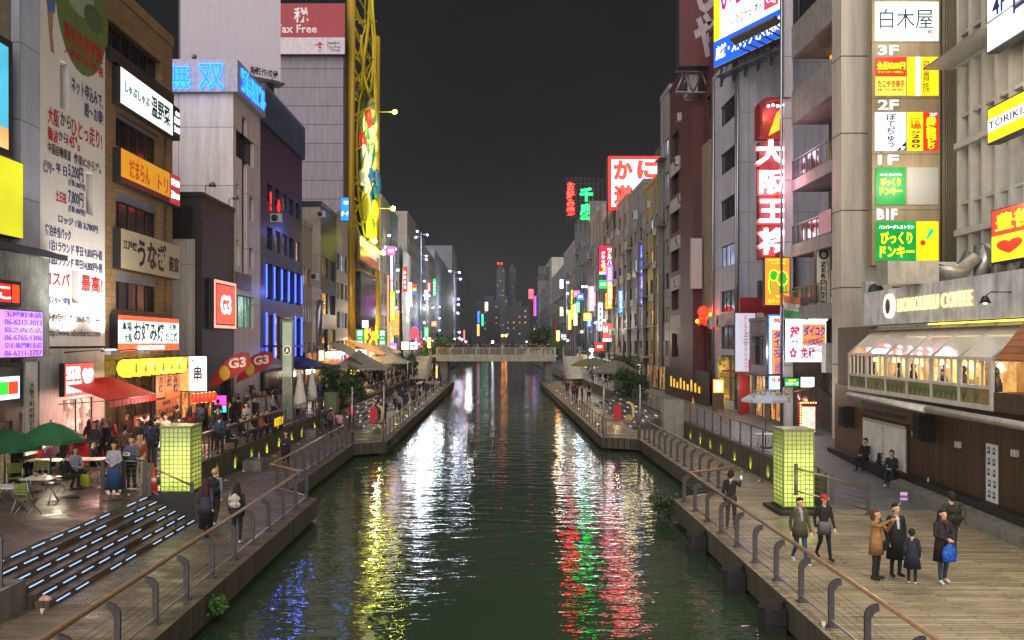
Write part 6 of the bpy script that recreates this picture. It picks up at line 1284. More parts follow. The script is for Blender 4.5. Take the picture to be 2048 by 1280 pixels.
for y, z, p, cl in ((84, 6, 260, (1, .8, .5)), (94, 12, 300, (1, .82, .5)), (104, 8, 420, (1, .92, .8)), (114, 8, 460, (.9, 1, .92)), (128, 9, 700, (1, .9, .8)), (150, 12, 1000, (.85, .95, 1))): lamp('shop_glow', (14.6, y, z), p * .6, cl, .9)  # unseen fill lamps added to lift the far right facades
for y, z, p, cl in ((132, 10, 500, (.8, .95, 1)), (150, 12, 800, (.75, 1, .9)), (172, 12, 900, (.9, .9, 1)), (200, 14, 1400, (.75, .9, 1))): lamp('shop_glow', (-13.6, y, z), p, cl, .8)  # the same added fill, with no fixtures, for the far left row

for a, c, t, cc, st, lb in ((1322, 1338, 735, '#e8b060', .8, 'amber lit shop front in the narrow grey building'), (1296, 1318, 730, '#c88a50', .6, 'dim orange shop front in the ochre building'), (1262, 1284, 728, '#ffe0b0', 1.1, 'cream lit shop front under the crab sign'), (1240, 1254, 722, '#e8f0ff', 1.2, 'white lit shop front in the tan building'),
    (1228, 1238, 722, '#ff9a60', 1.1, 'orange lit shop front behind the red poster sign'), (1207, 1224, 718, '#d8ffe0', 1.2, 'greenish lit shop front under the red poster sign'), (1184, 1202, 712, '#e0ecff', 1.3, 'pale blue lit shop front in the pale pink building'), (1155, 1176, 706, '#ffd8a0', 1.2, 'warm lit shop front near the footbridge at right')):
    S = SR(a, c, t, 760, XR - .02); h = S[0][2] + S[3] - .9; sign('street_shop', lb, 'shop front', ((S[0][0], S[0][1], .9), S[1], S[2], max(2.4, h)), [FULL + (room(cc, st, 1.3, .12),)], depth=.12, edge=.1)
# ================================================================ FAR TOWERS, TREES, LOOSE THINGS
def tower(lb, px0, px1, top, Y, seed, nlit, red=()):
    w = xx(px1, Y) - xx(px0, Y); h = zy(top, Y) + 1
    o = T('far_tower', lb, 'tower block', (xx(px0, Y), Y, -1), 0, 'tower blocks on the skyline')
    b = MB().box(0, w, 0, 25, 0, h); b.box(w * .25, w * .7, 4, 14, h + .003, h + 3); b.build('wall', tiles('#3a3f48', '#23272e', 4, 3.3, .7, .1, 0, .06), o)
    q = random.Random(seed); nx = max(3, int(w / 3)); nz = int(h / 3.6); ms = [lit('#ffc27a', .25, 0), lit('#e8d8a0', .16, 0), lit('#7ad8e0', .16, 0), lit('#ff8a4a', .2, 0)]
    for k in range(nlit):
        x, z = (q.randrange(nx) + .2) * w / nx, (q.randrange(max(3, nz // 4), nz) + .3) * 3.6
        MB().box(x, x + w / nx * .3, -.1, -.003, z, z + 1.0).build('window', ms[q.choice((0, 0, 1, 2, 3))], o)
    for x in red: MB().ball((w * x, 2, h + 3.6), .7).build('warning_light', lit('#ff2018', 8, 0), o)
tower('tall dark tower with scattered lit windows and red lights on the skyline', 993, 1010, 536, 620, 1, 12, (.2, .6)); tower('slim dark tower with lit window column right of the red light tower', 1018, 1032, 536, 640, 2, 14)
tower('broad low dark block at the end of the canal', 955, 1000, 600, 560, 3, 8); tower('dark block with few lit windows behind the right row', 1012, 1058, 612, 540, 4, 14); tower('dark block between the broad block and the slim tower', 998, 1016, 592, 700, 5, 8)
W('far_bridge', 'distant low bridge with street lights closing the canal', 'bridge', plain('#55524c'), (-22, 22, 420, 428, 2.4, 4.6))
for px, py, lb in ((1005, 671, 'left one of two orange lamps on the distant bridge'), (1012, 671, 'right one of two orange lamps on the distant bridge'), (985, 684, 'small white lamp low on the distant bridge')):
    Y = 415; o = T('far_lamp', lb, 'lamp', (xx(px, Y), Y, 4.6)); h = max(.8, zy(py, Y) - 4.6); MB().tube([(0, 0, 0), (0, 0, h)], .12, 6).build('pole', STEEL, o); MB().ball((0, -.2, h), .55).build('lamp', lit('#ff9a40' if px > 990 else '#e8f4ff', 30, 0), o)
def leaf_mat(c):
    m, nt, b = nodes('leaf'); c = lin(c); oi = noise(nt, coords(nt), 2.2, 3, .6); nt.links.new(ramp(nt, oi, [(.3, dim(c, .45)), (.7, dim(c, 1.5))]), b.inputs['Base Color']); b.inputs['Roughness'].default_value = .6; return m
LEAF = leaf_mat('#35502c'); LEAF2 = leaf_mat('#4f7a34')
def tree(name, lb, x, y, z, hh, r, n, seed, m=LEAF, trunk=True, cat='tree', squash=.8, group=None):
    o = T(name, lb, cat, (x, y, z), 0, group); q = random.Random(seed); b = MB(); cl = [(q.uniform(-.65, .65) * r, q.uniform(-.65, .65) * r, hh - r * squash + q.uniform(-.6, .75) * r * squash, q.uniform(.25, .5) * r) for _ in range(14)]
    for i in range(n):
        cx, cy, cz, cr = cl[q.randrange(14)]; d = Vector((q.gauss(0, 1), q.gauss(0, 1), q.gauss(0, 1))).normalized() * cr * q.random() ** .4
        p = Vector((cx, cy, cz)) + d; s = q.uniform(.05, .11) * max(.6, r / 1.6); u = Vector((q.gauss(0, 1), q.gauss(0, 1), q.gauss(0, .6))).normalized(); v = u.cross(Vector((q.gauss(0, 1), q.gauss(0, 1), q.gauss(0, 1)))).normalized()
        b.face([p - u * s * 1.6, p + v * s * .7, p + u * s * 1.6, p - v * s * .7])
    b.build('crown', m, o)
    if trunk:
        t = MB().tube([(0, 0, 0), (.04, .03, hh * .3), (-.03, .05, hh * .6)], [.09 * r, .07 * r, .045 * r], 8)
        for cx, cy, cz, cr in cl[:7]: t.tube([(0, .03, hh * .4), (cx * .5, cy * .5, (cz + hh * .4) / 2), (cx, cy, cz)], [.05 * r, .03 * r, .012 * r], 6)
        t.build('trunk', plain('#3a2e22', .8), o)
    return o
tree('tree', 'dark bushy tree with blue lights standing at the end of the left mossy wall', xx(684, 60), 60, .85, 3.0, 1.7, 2600, 1); tree('tree', 'dark round tree beyond the second grey tent on the left promenade', xx(805, 104), 104, .85, 3.6, 2.2, 1800, 2)
tree('tree', 'wide dark tree in front of the grey parasol on the far right promenade', 10.9, 70, .85, 2.5, 1.9, 2600, 3); tree('tree', 'smaller dark tree left of the wide one on the far right promenade', 12.2, 82, .85, 3.4, 1.9, 1800, 4)
tree('tree', 'bright green small tree at the right end of the footbridge', xx(1114, 126), 126, 3.8, 2.6, 1.6, 1200, 5, LEAF2); tree('tree', 'dark tree behind the right end of the footbridge', xx(1088, 135), 135, 3.0, 5.2, 2.6, 1500, 6); tree('tree', 'green tree behind the left end of the footbridge beside the lamp post', xx(868, 135), 135, 1, 5.5, 2.8, 1500, 7, LEAF2); tree('tree', 'second dim green tree behind the left part of the footbridge', xx(897, 140), 140, 1, 6, 3, 1500, 8)
tree('shrub', 'bright green weed growing from the left deck edge over the water', -6.22, 18.9, -.75, .75, .34, 420, 9, LEAF2, False, 'plant'); tree('shrub', 'dim green bush hanging at the corner of the right deck', 5.95, 30.4, -.8, .95, .6, 700, 10, LEAF, False, 'plant')
tree('shrub', 'mossy plants trailing at the left gate corner over the water', -6.2, 48.5, -.7, .7, .6, 420, 11, LEAF, False, 'plant')
tree('potted_palm', 'leafy potted plant between the folded white parasols', xx(596, 56), 56, .85, 2.0, .75, 420, 12, LEAF2, True, 'plant'); tree('potted_palm', 'dark potted shrub beside the steps of the dark blue building', xx(612, 62), 62, .85, 2.0, .9, 420, 13, LEAF, True, 'plant')
W('planter', 'square grey green planter box at the end of the mossy left wall', 'planter', plain('#6f7a5a', .7), (xx(648, 57), xx(672, 57), 57, 58, .851, 2.15))
for x, y, lb in ((xx(510, 37), 37, 'square concrete bench block on the left lower boardwalk with bottle on it'), (xx(621, 50), 50, 'lit yellow green concrete block farther along the left lower boardwalk')):
    o = T('bench_block', lb, 'bench', (x, y, 0.001)); b = MB(); b.box(-.4, .4, -.5, .5, 0, .44); b.build('seat', CONC, o); MB().box(-.36, .36, -.46, .46, .443, .46).build('top', plain('#5c5a55', .6), o)
o = T('bottle', 'small pale bottle standing on the concrete bench block', 'bottle', (xx(518, 36.8), 36.8, .462)); MB().lathe([(.045, 0), (.045, .2), (.018, .27), (.018, .32)], 10).build('body', plain('#c8d0c8', .2), o); MB().lathe([(.02, .315), (.02, .34)], 8).build('cap', plain('#4a8a3a'), o)
# folded white parasols
FP2 = None
for px, Y, lb in ((600, 52, 'folded white parasol nearest the railing'), (624, 58, 'folded white parasol behind the potted plant')):
    if FP2 is None:
        FP2 = T('folded_parasol', lb, 'parasol', (xx(px, Y), Y, .85), 0, 'folded white parasols'); MB().lathe([(.2, .65), (.42, .72), (.36, 1.2), (.22, 2.0), (.1, 2.75), (.02, 3.0)], 14, wob=-.12).build('canopy', plain('#d5d0c8', .8, 0, .12), FP2); MB().tube([(0, 0, 0), (0, 0, 3.1)], .03, 6).build('pole', STEEL, FP2)
    else: copy_tree(FP2, (xx(px, Y), Y, .85), .5, lb)
def parasol(lb, x, y, z, r, hh, c, n=8, rise=.55, motif=None, group=None):
    o = T('parasol', lb, 'parasol', (x, y, z), 0, group); b = MB()
    for k in range(n):
        a0, a1 = 2 * math.pi * k / n, 2 * math.pi * (k + 1) / n; p = lambda a, t: (r * t * math.cos(a), r * t * math.sin(a), hh + rise * (1 - t ** 1.5))
        for t0, t1 in ((0.001, .35), (.35, .7), (.7, 1)): b.face([p(a0, t0), p(a0, t1), p(a1, t1), p(a1, t0)])
        q0, q1 = p(a0, 1), p(a1, 1); b.face([q0, (q0[0], q0[1], q0[2] - .13), (q1[0], q1[1], q1[2] - .13), q1])
    b.build('canopy', plain(c, .8, 0, .15, 3), o); MB().tube([(0, 0, 0), (0, 0, hh + rise + .08)], .028, 8).lathe([(.3, 0), (.3, .06), (.05, .1)], 14).build('pole', STEEL, o); b = MB()
    for k in range(n): a = 2 * math.pi * k / n; b.tube([(0, 0, hh + rise - .05), (r * .97 * math.cos(a), r * .97 * math.sin(a), hh - .03)], .012, 5)
    b.build('rib', STEEL, o)
    if motif:
        b = MB(); q = random.Random(4)
        for k in range(9):
            a = R(-150 + q.random() * 120); t = .45 + q.random() * .4; c0 = Vector((r * t * math.cos(a), r * t * math.sin(a), hh + rise * (1 - t ** 1.5) + .02)); b.tube([c0 + Vector((.28 * math.cos(s), .28 * math.sin(s) * .8, .03 - .16 * math.sin(s + .5))) for s in [i * .9 for i in range(7)]], .022, 5)
        b.build('motif', plain(motif, .7), o)
    return o
GX_, GY_ = -13.9, 26.6
parasol('green parasol nearest the snack shop in the pair over the cafe tables', -14.7, 28.0, .85, 1.05, 1.5, '#2a6a3c', group='green cafe parasols'); parasol('green parasol at the left edge over the cafe tables', -15.75, 27.2, .85, 1.2, 1.36, '#26623a', group='green cafe parasols')
parasol('open grey parasol with yellow floral print in front of the pharmacy signs', xx(1531, 40), 40, rampz(40), 1.15, 2.3, '#bcc6d8', 8, .42, '#b8b04a'); parasol('grey pyramid parasol beside the wide dark tree on the far right promenade', xx(1230, 78), 78, .85, 2.2, 2.0, '#7a7268', 4, 1.1); parasol('olive parasol under the dazzling lamps on the far right promenade', xx(1186, 92), 92, .85, 2.4, 2.3, '#6a6e50', 6, .8)
# tables, chairs and stools
def chair(lb, x, y, z, rz, c='#6a7a2a', group='green slatted cafe chairs'):
    o = T('cafe_chair', lb, 'chair', (x, y, z), rz, group); m = plain(c, .5); b = MB()
    for k in range(6): b.box(-.2, .2, -.2 + k * .068, -.15 + k * .068, .44, .455)
    b.build('seat', m, o); b = MB()
    for k in range(4): b.box(-.2, .2, .215 + k * .012, .232 + k * .012, .58 + k * .08, .64 + k * .08)
    b.build('backrest', m, o)
    for s in (-1, 1): MB().tube([(s * .22, -.24, 0), (s * .22, .2, .5), (s * .22, .26, .92)], .014, 6).build('leg', ALU, o); MB().tube([(s * .205, .27, 0), (s * .205, -.18, .44)], .013, 6).build('leg', ALU, o)
    return o
def table(lb, x, y, z, w=.8, d=.8, hh=.73, group='pale cafe tables', c='#cfcabd'):
    o = T('cafe_table', lb, 'table', (x, y, z), 0, group); MB().box(-w / 2, w / 2, -d / 2, d / 2, hh - .03, hh).build('table_top', plain(c, .4), o)
    for s in (-1, 1): MB().tube([(s * w * .4, -d * .42, 0), (s * w * .35, d * .38, hh - .03)], .018, 6).build('leg', ALU, o); MB().tube([(s * w * .38, d * .42, 0), (s * w * .33, -d * .38, hh - .03)], .018, 6).build('leg', ALU, o)
    return o
p = lambda px, py: ground(px, py, .85)
x, y, z = p(8, 1025); table('small white cafe table at the left frame edge', x, y, z, .9, .7); x, y, z = p(82, 1005); table('white cafe table with dishes between the empty green chairs', x, y, z, .9, .7)
x, y, z = p(105, 962); table('long cafe table with food where the guests in red headscarves sit', x, y, z, 1.5, .7); x, y, z = p(175, 960); table('cafe table in front of the serving counter with guests around it', x, y, z, 1.2, .7)
for px, py, rz, lb in ((55, 1030, 2.9, 'empty green slatted chair nearest the steps'), (30, 985, .6, 'empty green slatted chair behind the small white table'), (5, 1003, 1.6, 'green slatted chair cut by the left frame edge'), (78, 978, .2, 'empty green slatted chair behind the table with dishes')):
    x, y, z = p(px, py); chair(lb, x, y, z, rz)
def cup(lb, x, y, z, c): o = T('cup', lb, 'cup', (x, y, z)); MB().lathe([(.03, 0), (.042, .11), (.038, .11), (.028, .01)], 10).build('body', plain(c, .4), o); MB().lathe([(.044, .105), (.044, .115)], 10).build('rim', plain('#e8e4dc'), o)
x, y, z = p(82, 1005)
for k, (dx, dy, c, lb) in enumerate(((-.2, .1, '#d84a3a', 'red paper cup on the white cafe table with dishes'), (.15, -.05, '#e8e2d2', 'white paper cup on the white cafe table with dishes'))): cup(lb, x + dx, y + dy, z + .731, c)
o = T('plate', 'white plate with food on the white cafe table with dishes', 'plate', (x + .3, y + .15, z + .731)); MB().lathe([(.06, 0), (.13, .02), (.12, .022), (.0, .012)], 16).build('dish', plain('#e0dcd4', .4), o); MB().ball((0, 0, .03), (.07, .06, .03)).build('food', plain('#a8622c'), o)
x, y, z = ground(1520, 893, .85); table('white round topped table under the grey parasol', xx(1531, 40) - .05, 39.6, rampz(39.6), 1.1, .7)
ST = None
for px, Y, lb in ((1440, 50, 'leftmost wooden bar stool behind the right upper railing'), (1452, 49, 'wooden bar stool next to the leftmost one'), (1462, 48.2, 'wooden bar stool nearest the parasol'), (1545, 41.5, 'dark bar stool under the parasol')):
    if ST is None:
        ST = T('bar_stool', lb, 'stool', (xx(px, Y), Y, rampz(Y)), 0, 'bar stools by the right shops'); MB().lathe([(.16, .66), (.17, .7), (.0, .71)], 12).build('seat', plain('#a8845a'), ST)
        for a in range(4): c, s = math.cos(a * 1.571 + .785), math.sin(a * 1.571 + .785); MB().tube([(c * .2, s * .2, 0), (c * .11, s * .11, .66)], .016, 6).build('leg', plain('#b89a6a'), ST)
    else: copy_tree(ST, (xx(px, Y), Y, rampz(Y)), .3, lb)
WS = None
for k in range(8):
    Y = 35 + k * 1.25
    if WS is None:
        WS = T('white_stool', 'white plastic stool in the row inside the left promenade railing', 'stool', (-12.0, Y, .851), 0, 'white stools along the left promenade railing'); MB().box(-.17, .17, -.17, .17, .42, .45).build('seat', plain('#d0cdc8', .4), WS)
        for a, c in ((-1, -1), (1, -1), (-1, 1), (1, 1)): MB().tube([(a * .19, c * .19, 0), (a * .14, c * .14, .42)], .018, 6).build('leg', plain('#d0cdc8', .4), WS)
    else: copy_tree(WS, (-12.0 + .1 * (k % 3), Y, .851), k * .4)
o = T('counter_ledge', 'long narrow wooden counter along the left promenade railing', 'counter', (-11.75, 34, .85)); MB().box(-.18, .18, 0, 12, .98, 1.02).build('top', plain('#6a5a48', .5), o)
for k in range(6): MB().box(-.02, .02, k * 2.35 + .1, k * 2.35 + .16, 0, .98).build('leg', STEEL, o)
# red and yellow cut out figures by the gates
def cutout(lb, x, y, z, c, kind, s=1.0):
    o = T('figure_board', lb, 'figure board', (x, y, z)); b = MB()
    if kind == 'red': b.prism([(q * s, w * s) for q, w in ((-.28, .2), (-.36, .75), (-.42, .85), (-.34, 1.0), (-.4, 1.35), (-.3, 1.75), (-.12, 1.95), (.12, 1.95), (.3, 1.75), (.4, 1.35), (.34, 1.0), (.42, .85), (.36, .75), (.28, .2))], -.09, .09)
    elif kind == 'moon': b.prism([(q * s, w * s) for q, w in ((-.1, 0), (.18, .3), (.34, .8), (.32, 1.3), (.1, 1.75), (-.3, 1.95), (-.45, 1.85), (-.05, 1.5), (.05, 1.1), (.02, .6), (-.2, .15))], -.06, .06)
    else: b.prism([(q * s, w * s) for q, w in ((-.2, 0), (-.42, .35), (-.38, .8), (-.1, 1.05), (.15, 1.05), (.38, .8), (.42, .4), (.2, 0))], -.1, .1)
    b.build('board', plain(c, .45, 0, .1), o); MB().box(-.25, .25, -.15, .15, 0, .05).box(-.02, .02, -.12, -.1, 0, .5).build('stand', STEEL, o)
for s, bx in ((-1, ''), (1, '')):
    sd = 'left' if s < 0 else 'right'
    cutout('red rounded figure board standing at the %s gate' % sd, *(((xx(747, 52), 52, .4)) if s < 0 else (xx(1235, 53), 53, .45)), '#c4242e', 'red', .62); cutout('pale yellow crescent board beside the red figure at the %s gate' % sd, *(((xx(762, 54), 54, .4)) if s < 0 else (xx(1263, 54), 54, .6)), '#c8b878', 'moon', .62)
    if s > 0: cutout('round yellow board low beside the red figure at the right gate', xx(1257, 53.3), 53.3, .5, '#d0a83a', 'gourd', .5)
# terraced steps with lamps beyond the gates
for s in (-1, 1):
    sd = 'left' if s < 0 else 'right'
    b = MB()
    for k in range(5): b.box(*sorted((s * (8.7 + k * .42), s * 10.79)), 54, 76, .001 + (0 if k == 0 else .17 * k), .17 * (k + 1))
    struct(b.build('steps', PLAZA)); first = None
    for k in range(5):
        for j in range(5):
            x, y = s * (8.69 + k * .42), 55 + j * 4 + (k % 2) * 1.2; z = .17 * (k + 1) - .08; lb = 'small light strip in the terraced steps beyond the %s gate' % sd
            if first is None: first = T('step_light', lb, 'step light', (x, y, z), 0, 'light strips beyond the %s gate' % sd); MB().box(-.012, .012, 0, .8, -.025, .025).build('diffuser', LED, first); MB().box(-.008, .008, -.03, .83, -.04, -.026).build('housing', STEEL, first)
            else: copy_tree(first, (x, y, z), 0)
    for y in (58, 70, 85): lamp('step_glow', (s * 8.2, y, .7), 25, (1, .7, .3), .1)
    first = None
    for j in range(9):
        x, y = s * 6.7, 56 + j * 6.5; lb = 'small warm deck lamp at the foot of the far %s railing' % sd
        if first is None: first = T('deck_lamp', lb, 'lamp', (x, y, .001), 0, 'warm deck lamps along the far %s railing' % sd); MB().box(-.05, .05, -.08, .08, 0, .22).build('housing', STEEL, first); MB().box(-.055, .055, -.06, .06, .12, .2).build('lens', lit('#ffc45a', 12, 0), first)
        else: copy_tree(first, (x, y, .001), 0)
W('timber_screen', 'dark wooden screen fence at the foot of the maroon building', 'fence', tiles('#4a3c34', '#1c1612', .2, 3, .6, .2, 0, .01), (XR - .8, XR - .7, 62, 78, .851, 3.4))
o = T('menu_boards', 'row of small yellow lit letters behind the dark wooden screen', 'lights', (XR - .9, 64, 1.7)); b = MB()
for k in range(9): b.box(-.03, .0, k * 1.3, k * 1.3 + .5, 0, .5 + .2 * (k % 3))
b.build('panel', lit('#e8b84a', .9, .5, 5), o)
def cone(lb, x, y, z, c): o = T('traffic_cone', lb, 'traffic cone', (x, y, z)); MB().lathe([(.14, .03), (.03, .7), (.0, .71)], 12).build('cone', plain(c, .5), o); MB().box(-.18, .18, -.18, .18, 0, .03).build('base', plain(c, .5), o); MB().lathe([(.098, .3), (.075, .44)], 12).build('band', plain('#d8d4cc'), o)
cone('orange traffic cone near the maroon building', xx(1302, 68), 68, .851, '#d8682c'); cone('yellow orange cone lamp by the dark wooden screen', xx(1383, 62), 61.5, .851, '#e8a83a'); x, y, z = p(322, 978); cone('red traffic cone beside the left glowing pillar', -10.75, 26.6, .851, '#d8382c')
o = T('price_board', 'blue and white lit menu board on the pavement by the restaurant entrance', 'board', (xx(311, 37), 37, .86)); MB().box(0, .6, -.06, .06, 0, 1.4).build('frame', plain('#2a3ac8'), o); MB().box(.05, .55, -.075, -.061, .1, 1.33).build('sign_face', lit('#cfe0ff', 1.3, .4, 5), o)
o = T('a_board', 'white folding menu board standing beside the red awning', 'board', (xx(262, 34), 34, .86)); MB().prism([(0, 0), (.04, 0), (.28, 1.2), (.24, 1.2)], 0, .7, 0).prism([(.56, 0), (.52, 0), (.28, 1.2), (.3, 1.2)], 0, .7, 0).build('frame', plain('#c8b8a8'), o); MB().box(.1, .45, -.03, -.002, .2, .9).build('menu', plain('#8a4a3a', .6, 0, .5, 8), o)
o = sign('yellow_banner', 'black banner with yellow brush writing hanging on the left railing', 'banner', ((-11.25, 42.6, .95), R(90), 2.0, .95), [FULL + (plain('#1c1a14'),)], [('MOJITO 0', .08, .2, .92, .8, lit('#f0c81c', .8, 0), False, .04)], depth=.04)
sign('pink_monitor', 'glowing pink and cyan monitor beside the red lanterns', 'screen', SF(429, 456, 789, 826, 46.5), [(0, .35, 1, 1, lit('#f048b8', 1.3, .4, 3)), (0, 0, 1, .35, lit('#48d8f0', 1.3, .4, 3))], depth=.15, edge=.05)
sign('chalk_art', 'dark shop front board with chalk style white letters', 'board', SF(488, 508, 770, 812, 56), [FULL + (plain('#26282e'),)], [('Go', .1, .3, .9, .7, plain('#c8ccd4'), False, .04)], depth=.1)
for px, Y, lb, c in ((522, 50, 'grey standing menu board near the folded parasols', '#4a4a4c'), (543, 51, 'standing board with colourful posters near the folded parasols', '#a84a3a'), (562, 53, 'small black standing board near the folded parasols', '#2a2a2c')):
    o = T('standing_board', lb, 'board', (xx(px, Y), Y, .855)); MB().box(-.3, .3, -.04, .04, .25, 1.5).box(-.28, -.24, -.03, .03, 0, .25).box(.24, .28, -.03, .03, 0, .25).build('frame', plain(c), o); MB().box(-.25, .25, -.05, -.041, .35, 1.42).build('poster', plain('#b8b0a4', .6, 0, .6, 5), o)
o = T('litter_bag', 'crumpled pink plastic bag lying at the lower end of the steps', 'bag', (-9.45, 17.75, .01)); b = MB(); q = random.Random(3)
for k in range(5): b.ball((q.uniform(-.1, .1), q.uniform(-.1, .1), .08 + q.random() * .08), (.1, .09, .08), 8, 5)
b.build('bag', plain('#c89a94', .5), o); cup('dropped paper cup on the deck by the crumpled bag', -9.2, 17.2, .002, '#c8b8a8')
cup('white paper cup left at the foot of a right railing post', 6.3, 16.4, .002, '#dcd8d4')
# bicycles etc. are not in view; wires over the right shops
o = T('overhead_cables', 'bundle of black cables looping along the right shop fronts', 'cables', (0, 0, 0)); b = MB()
for k in range(4): b.tube([(15.6 + .05 * k, 41 + i * 2.0, 5.2 + k * .2 - .35 * math.sin(i * math.pi / 4)) for i in range(9)], .02, 5)
b.build('cable', DRK, o)
# ================================================================ PEOPLE
SKINC = plain('#c89a7c', .55, 0, .08, 9); EYE = plain('#17120f'); LIP = plain('#a0504a')
def capsule(b, a, c, ra, rb, fy=1.0, n=10):
    A, C = Vector(a), Vector(c); d = C - A; L = d.length; d = d.normalized() if L > 1e-6 else Vector((0, 0, 1))
    u = d.cross(Vector((0, 1, 0)) if abs(d.y) < .9 else Vector((1, 0, 0))).normalized(); w = d.cross(u)
    rings = []
    for i in range(4): t = math.pi / 2 * (i + .35) / 4.35; rings.append((A - d * ra * math.cos(t), ra * math.sin(t)))
    rings += [(A, ra), (C, rb)]
    for i in range(3, -1, -1): t = math.pi / 2 * (i + .35) / 4.35; rings.append((C + d * rb * math.cos(t), rb * math.sin(t)))
    b0 = len(b.v)
    for p, r in rings:
        for j in range(n):
            o = (u * math.cos(2 * math.pi * j / n) + w * math.sin(2 * math.pi * j / n)) * r; b.v.append((p.x + o.x, p.y + o.y * fy, p.z + o.z))
    for i in range(len(rings) - 1):
        for j in range(n): q, s = b0 + i * n + j, b0 + i * n + (j + 1) % n; b.f.append((q, s, s + n, q + n)); b.m.append(0); b.sm.append(True)
    b.f.append(tuple(b0 + j for j in range(n))[::-1]); b.f.append(tuple(b0 + (len(rings) - 1) * n + j for j in range(n))); b.m += [0, 0]; b.sm += [True, True]
REM = []
def remesh(name, parent, bones, mats, voxel, paint=()):
    b = MB()
    for q in bones: capsule(b, q[0], q[1], q[2], q[3], q[5] if len(q) > 5 else 1.0)
    o = b.build(name, mats, parent); md = o.modifiers.new('r', 'REMESH'); md.mode = 'VOXEL'; md.voxel_size = voxel; md.use_smooth_shade = True
    s = o.modifiers.new('s', 'SMOOTH'); s.iterations = 2; s.factor = .5; REM.append((o, bones, paint)); return o
def flush_remesh():
    dg = bpy.context.evaluated_depsgraph_get(); dg.update()
    for o, bones, paint in REM:
        me = bpy.data.meshes.new_from_object(o.evaluated_get(dg)); old = o.data; o.modifiers.clear(); mats = list(old.materials); o.data = me; me.materials.clear()
        for m in mats: me.materials.append(m)
        n = len(me.polygons); c = np.empty(n * 3); me.polygons.foreach_get('center', c); c = c.reshape(-1, 3); best = np.full(n, 1e9); mi = np.zeros(n, int)
        for q in bones:
            A, C = np.array(q[0]), np.array(q[1]); d = C - A; L = max(1e-9, d @ d); t = np.clip((c - A) @ d / L, 0, 1); r = q[2] + (q[3] - q[2]) * t
            dist = np.linalg.norm(c - (A + t[:, None] * d), axis=1) - r; k = dist < best; best[k] = dist[k]; mi[k] = q[4]
        for p, r, m in paint: k = np.linalg.norm(c - np.array(p), axis=1) < r; mi[k] = m
        me.polygons.foreach_set('material_index', mi.astype(np.int32)); me.polygons.foreach_set('use_smooth', [True] * n); me.update()
def cm(h): return plain(h, .85, 0, .25, 12)
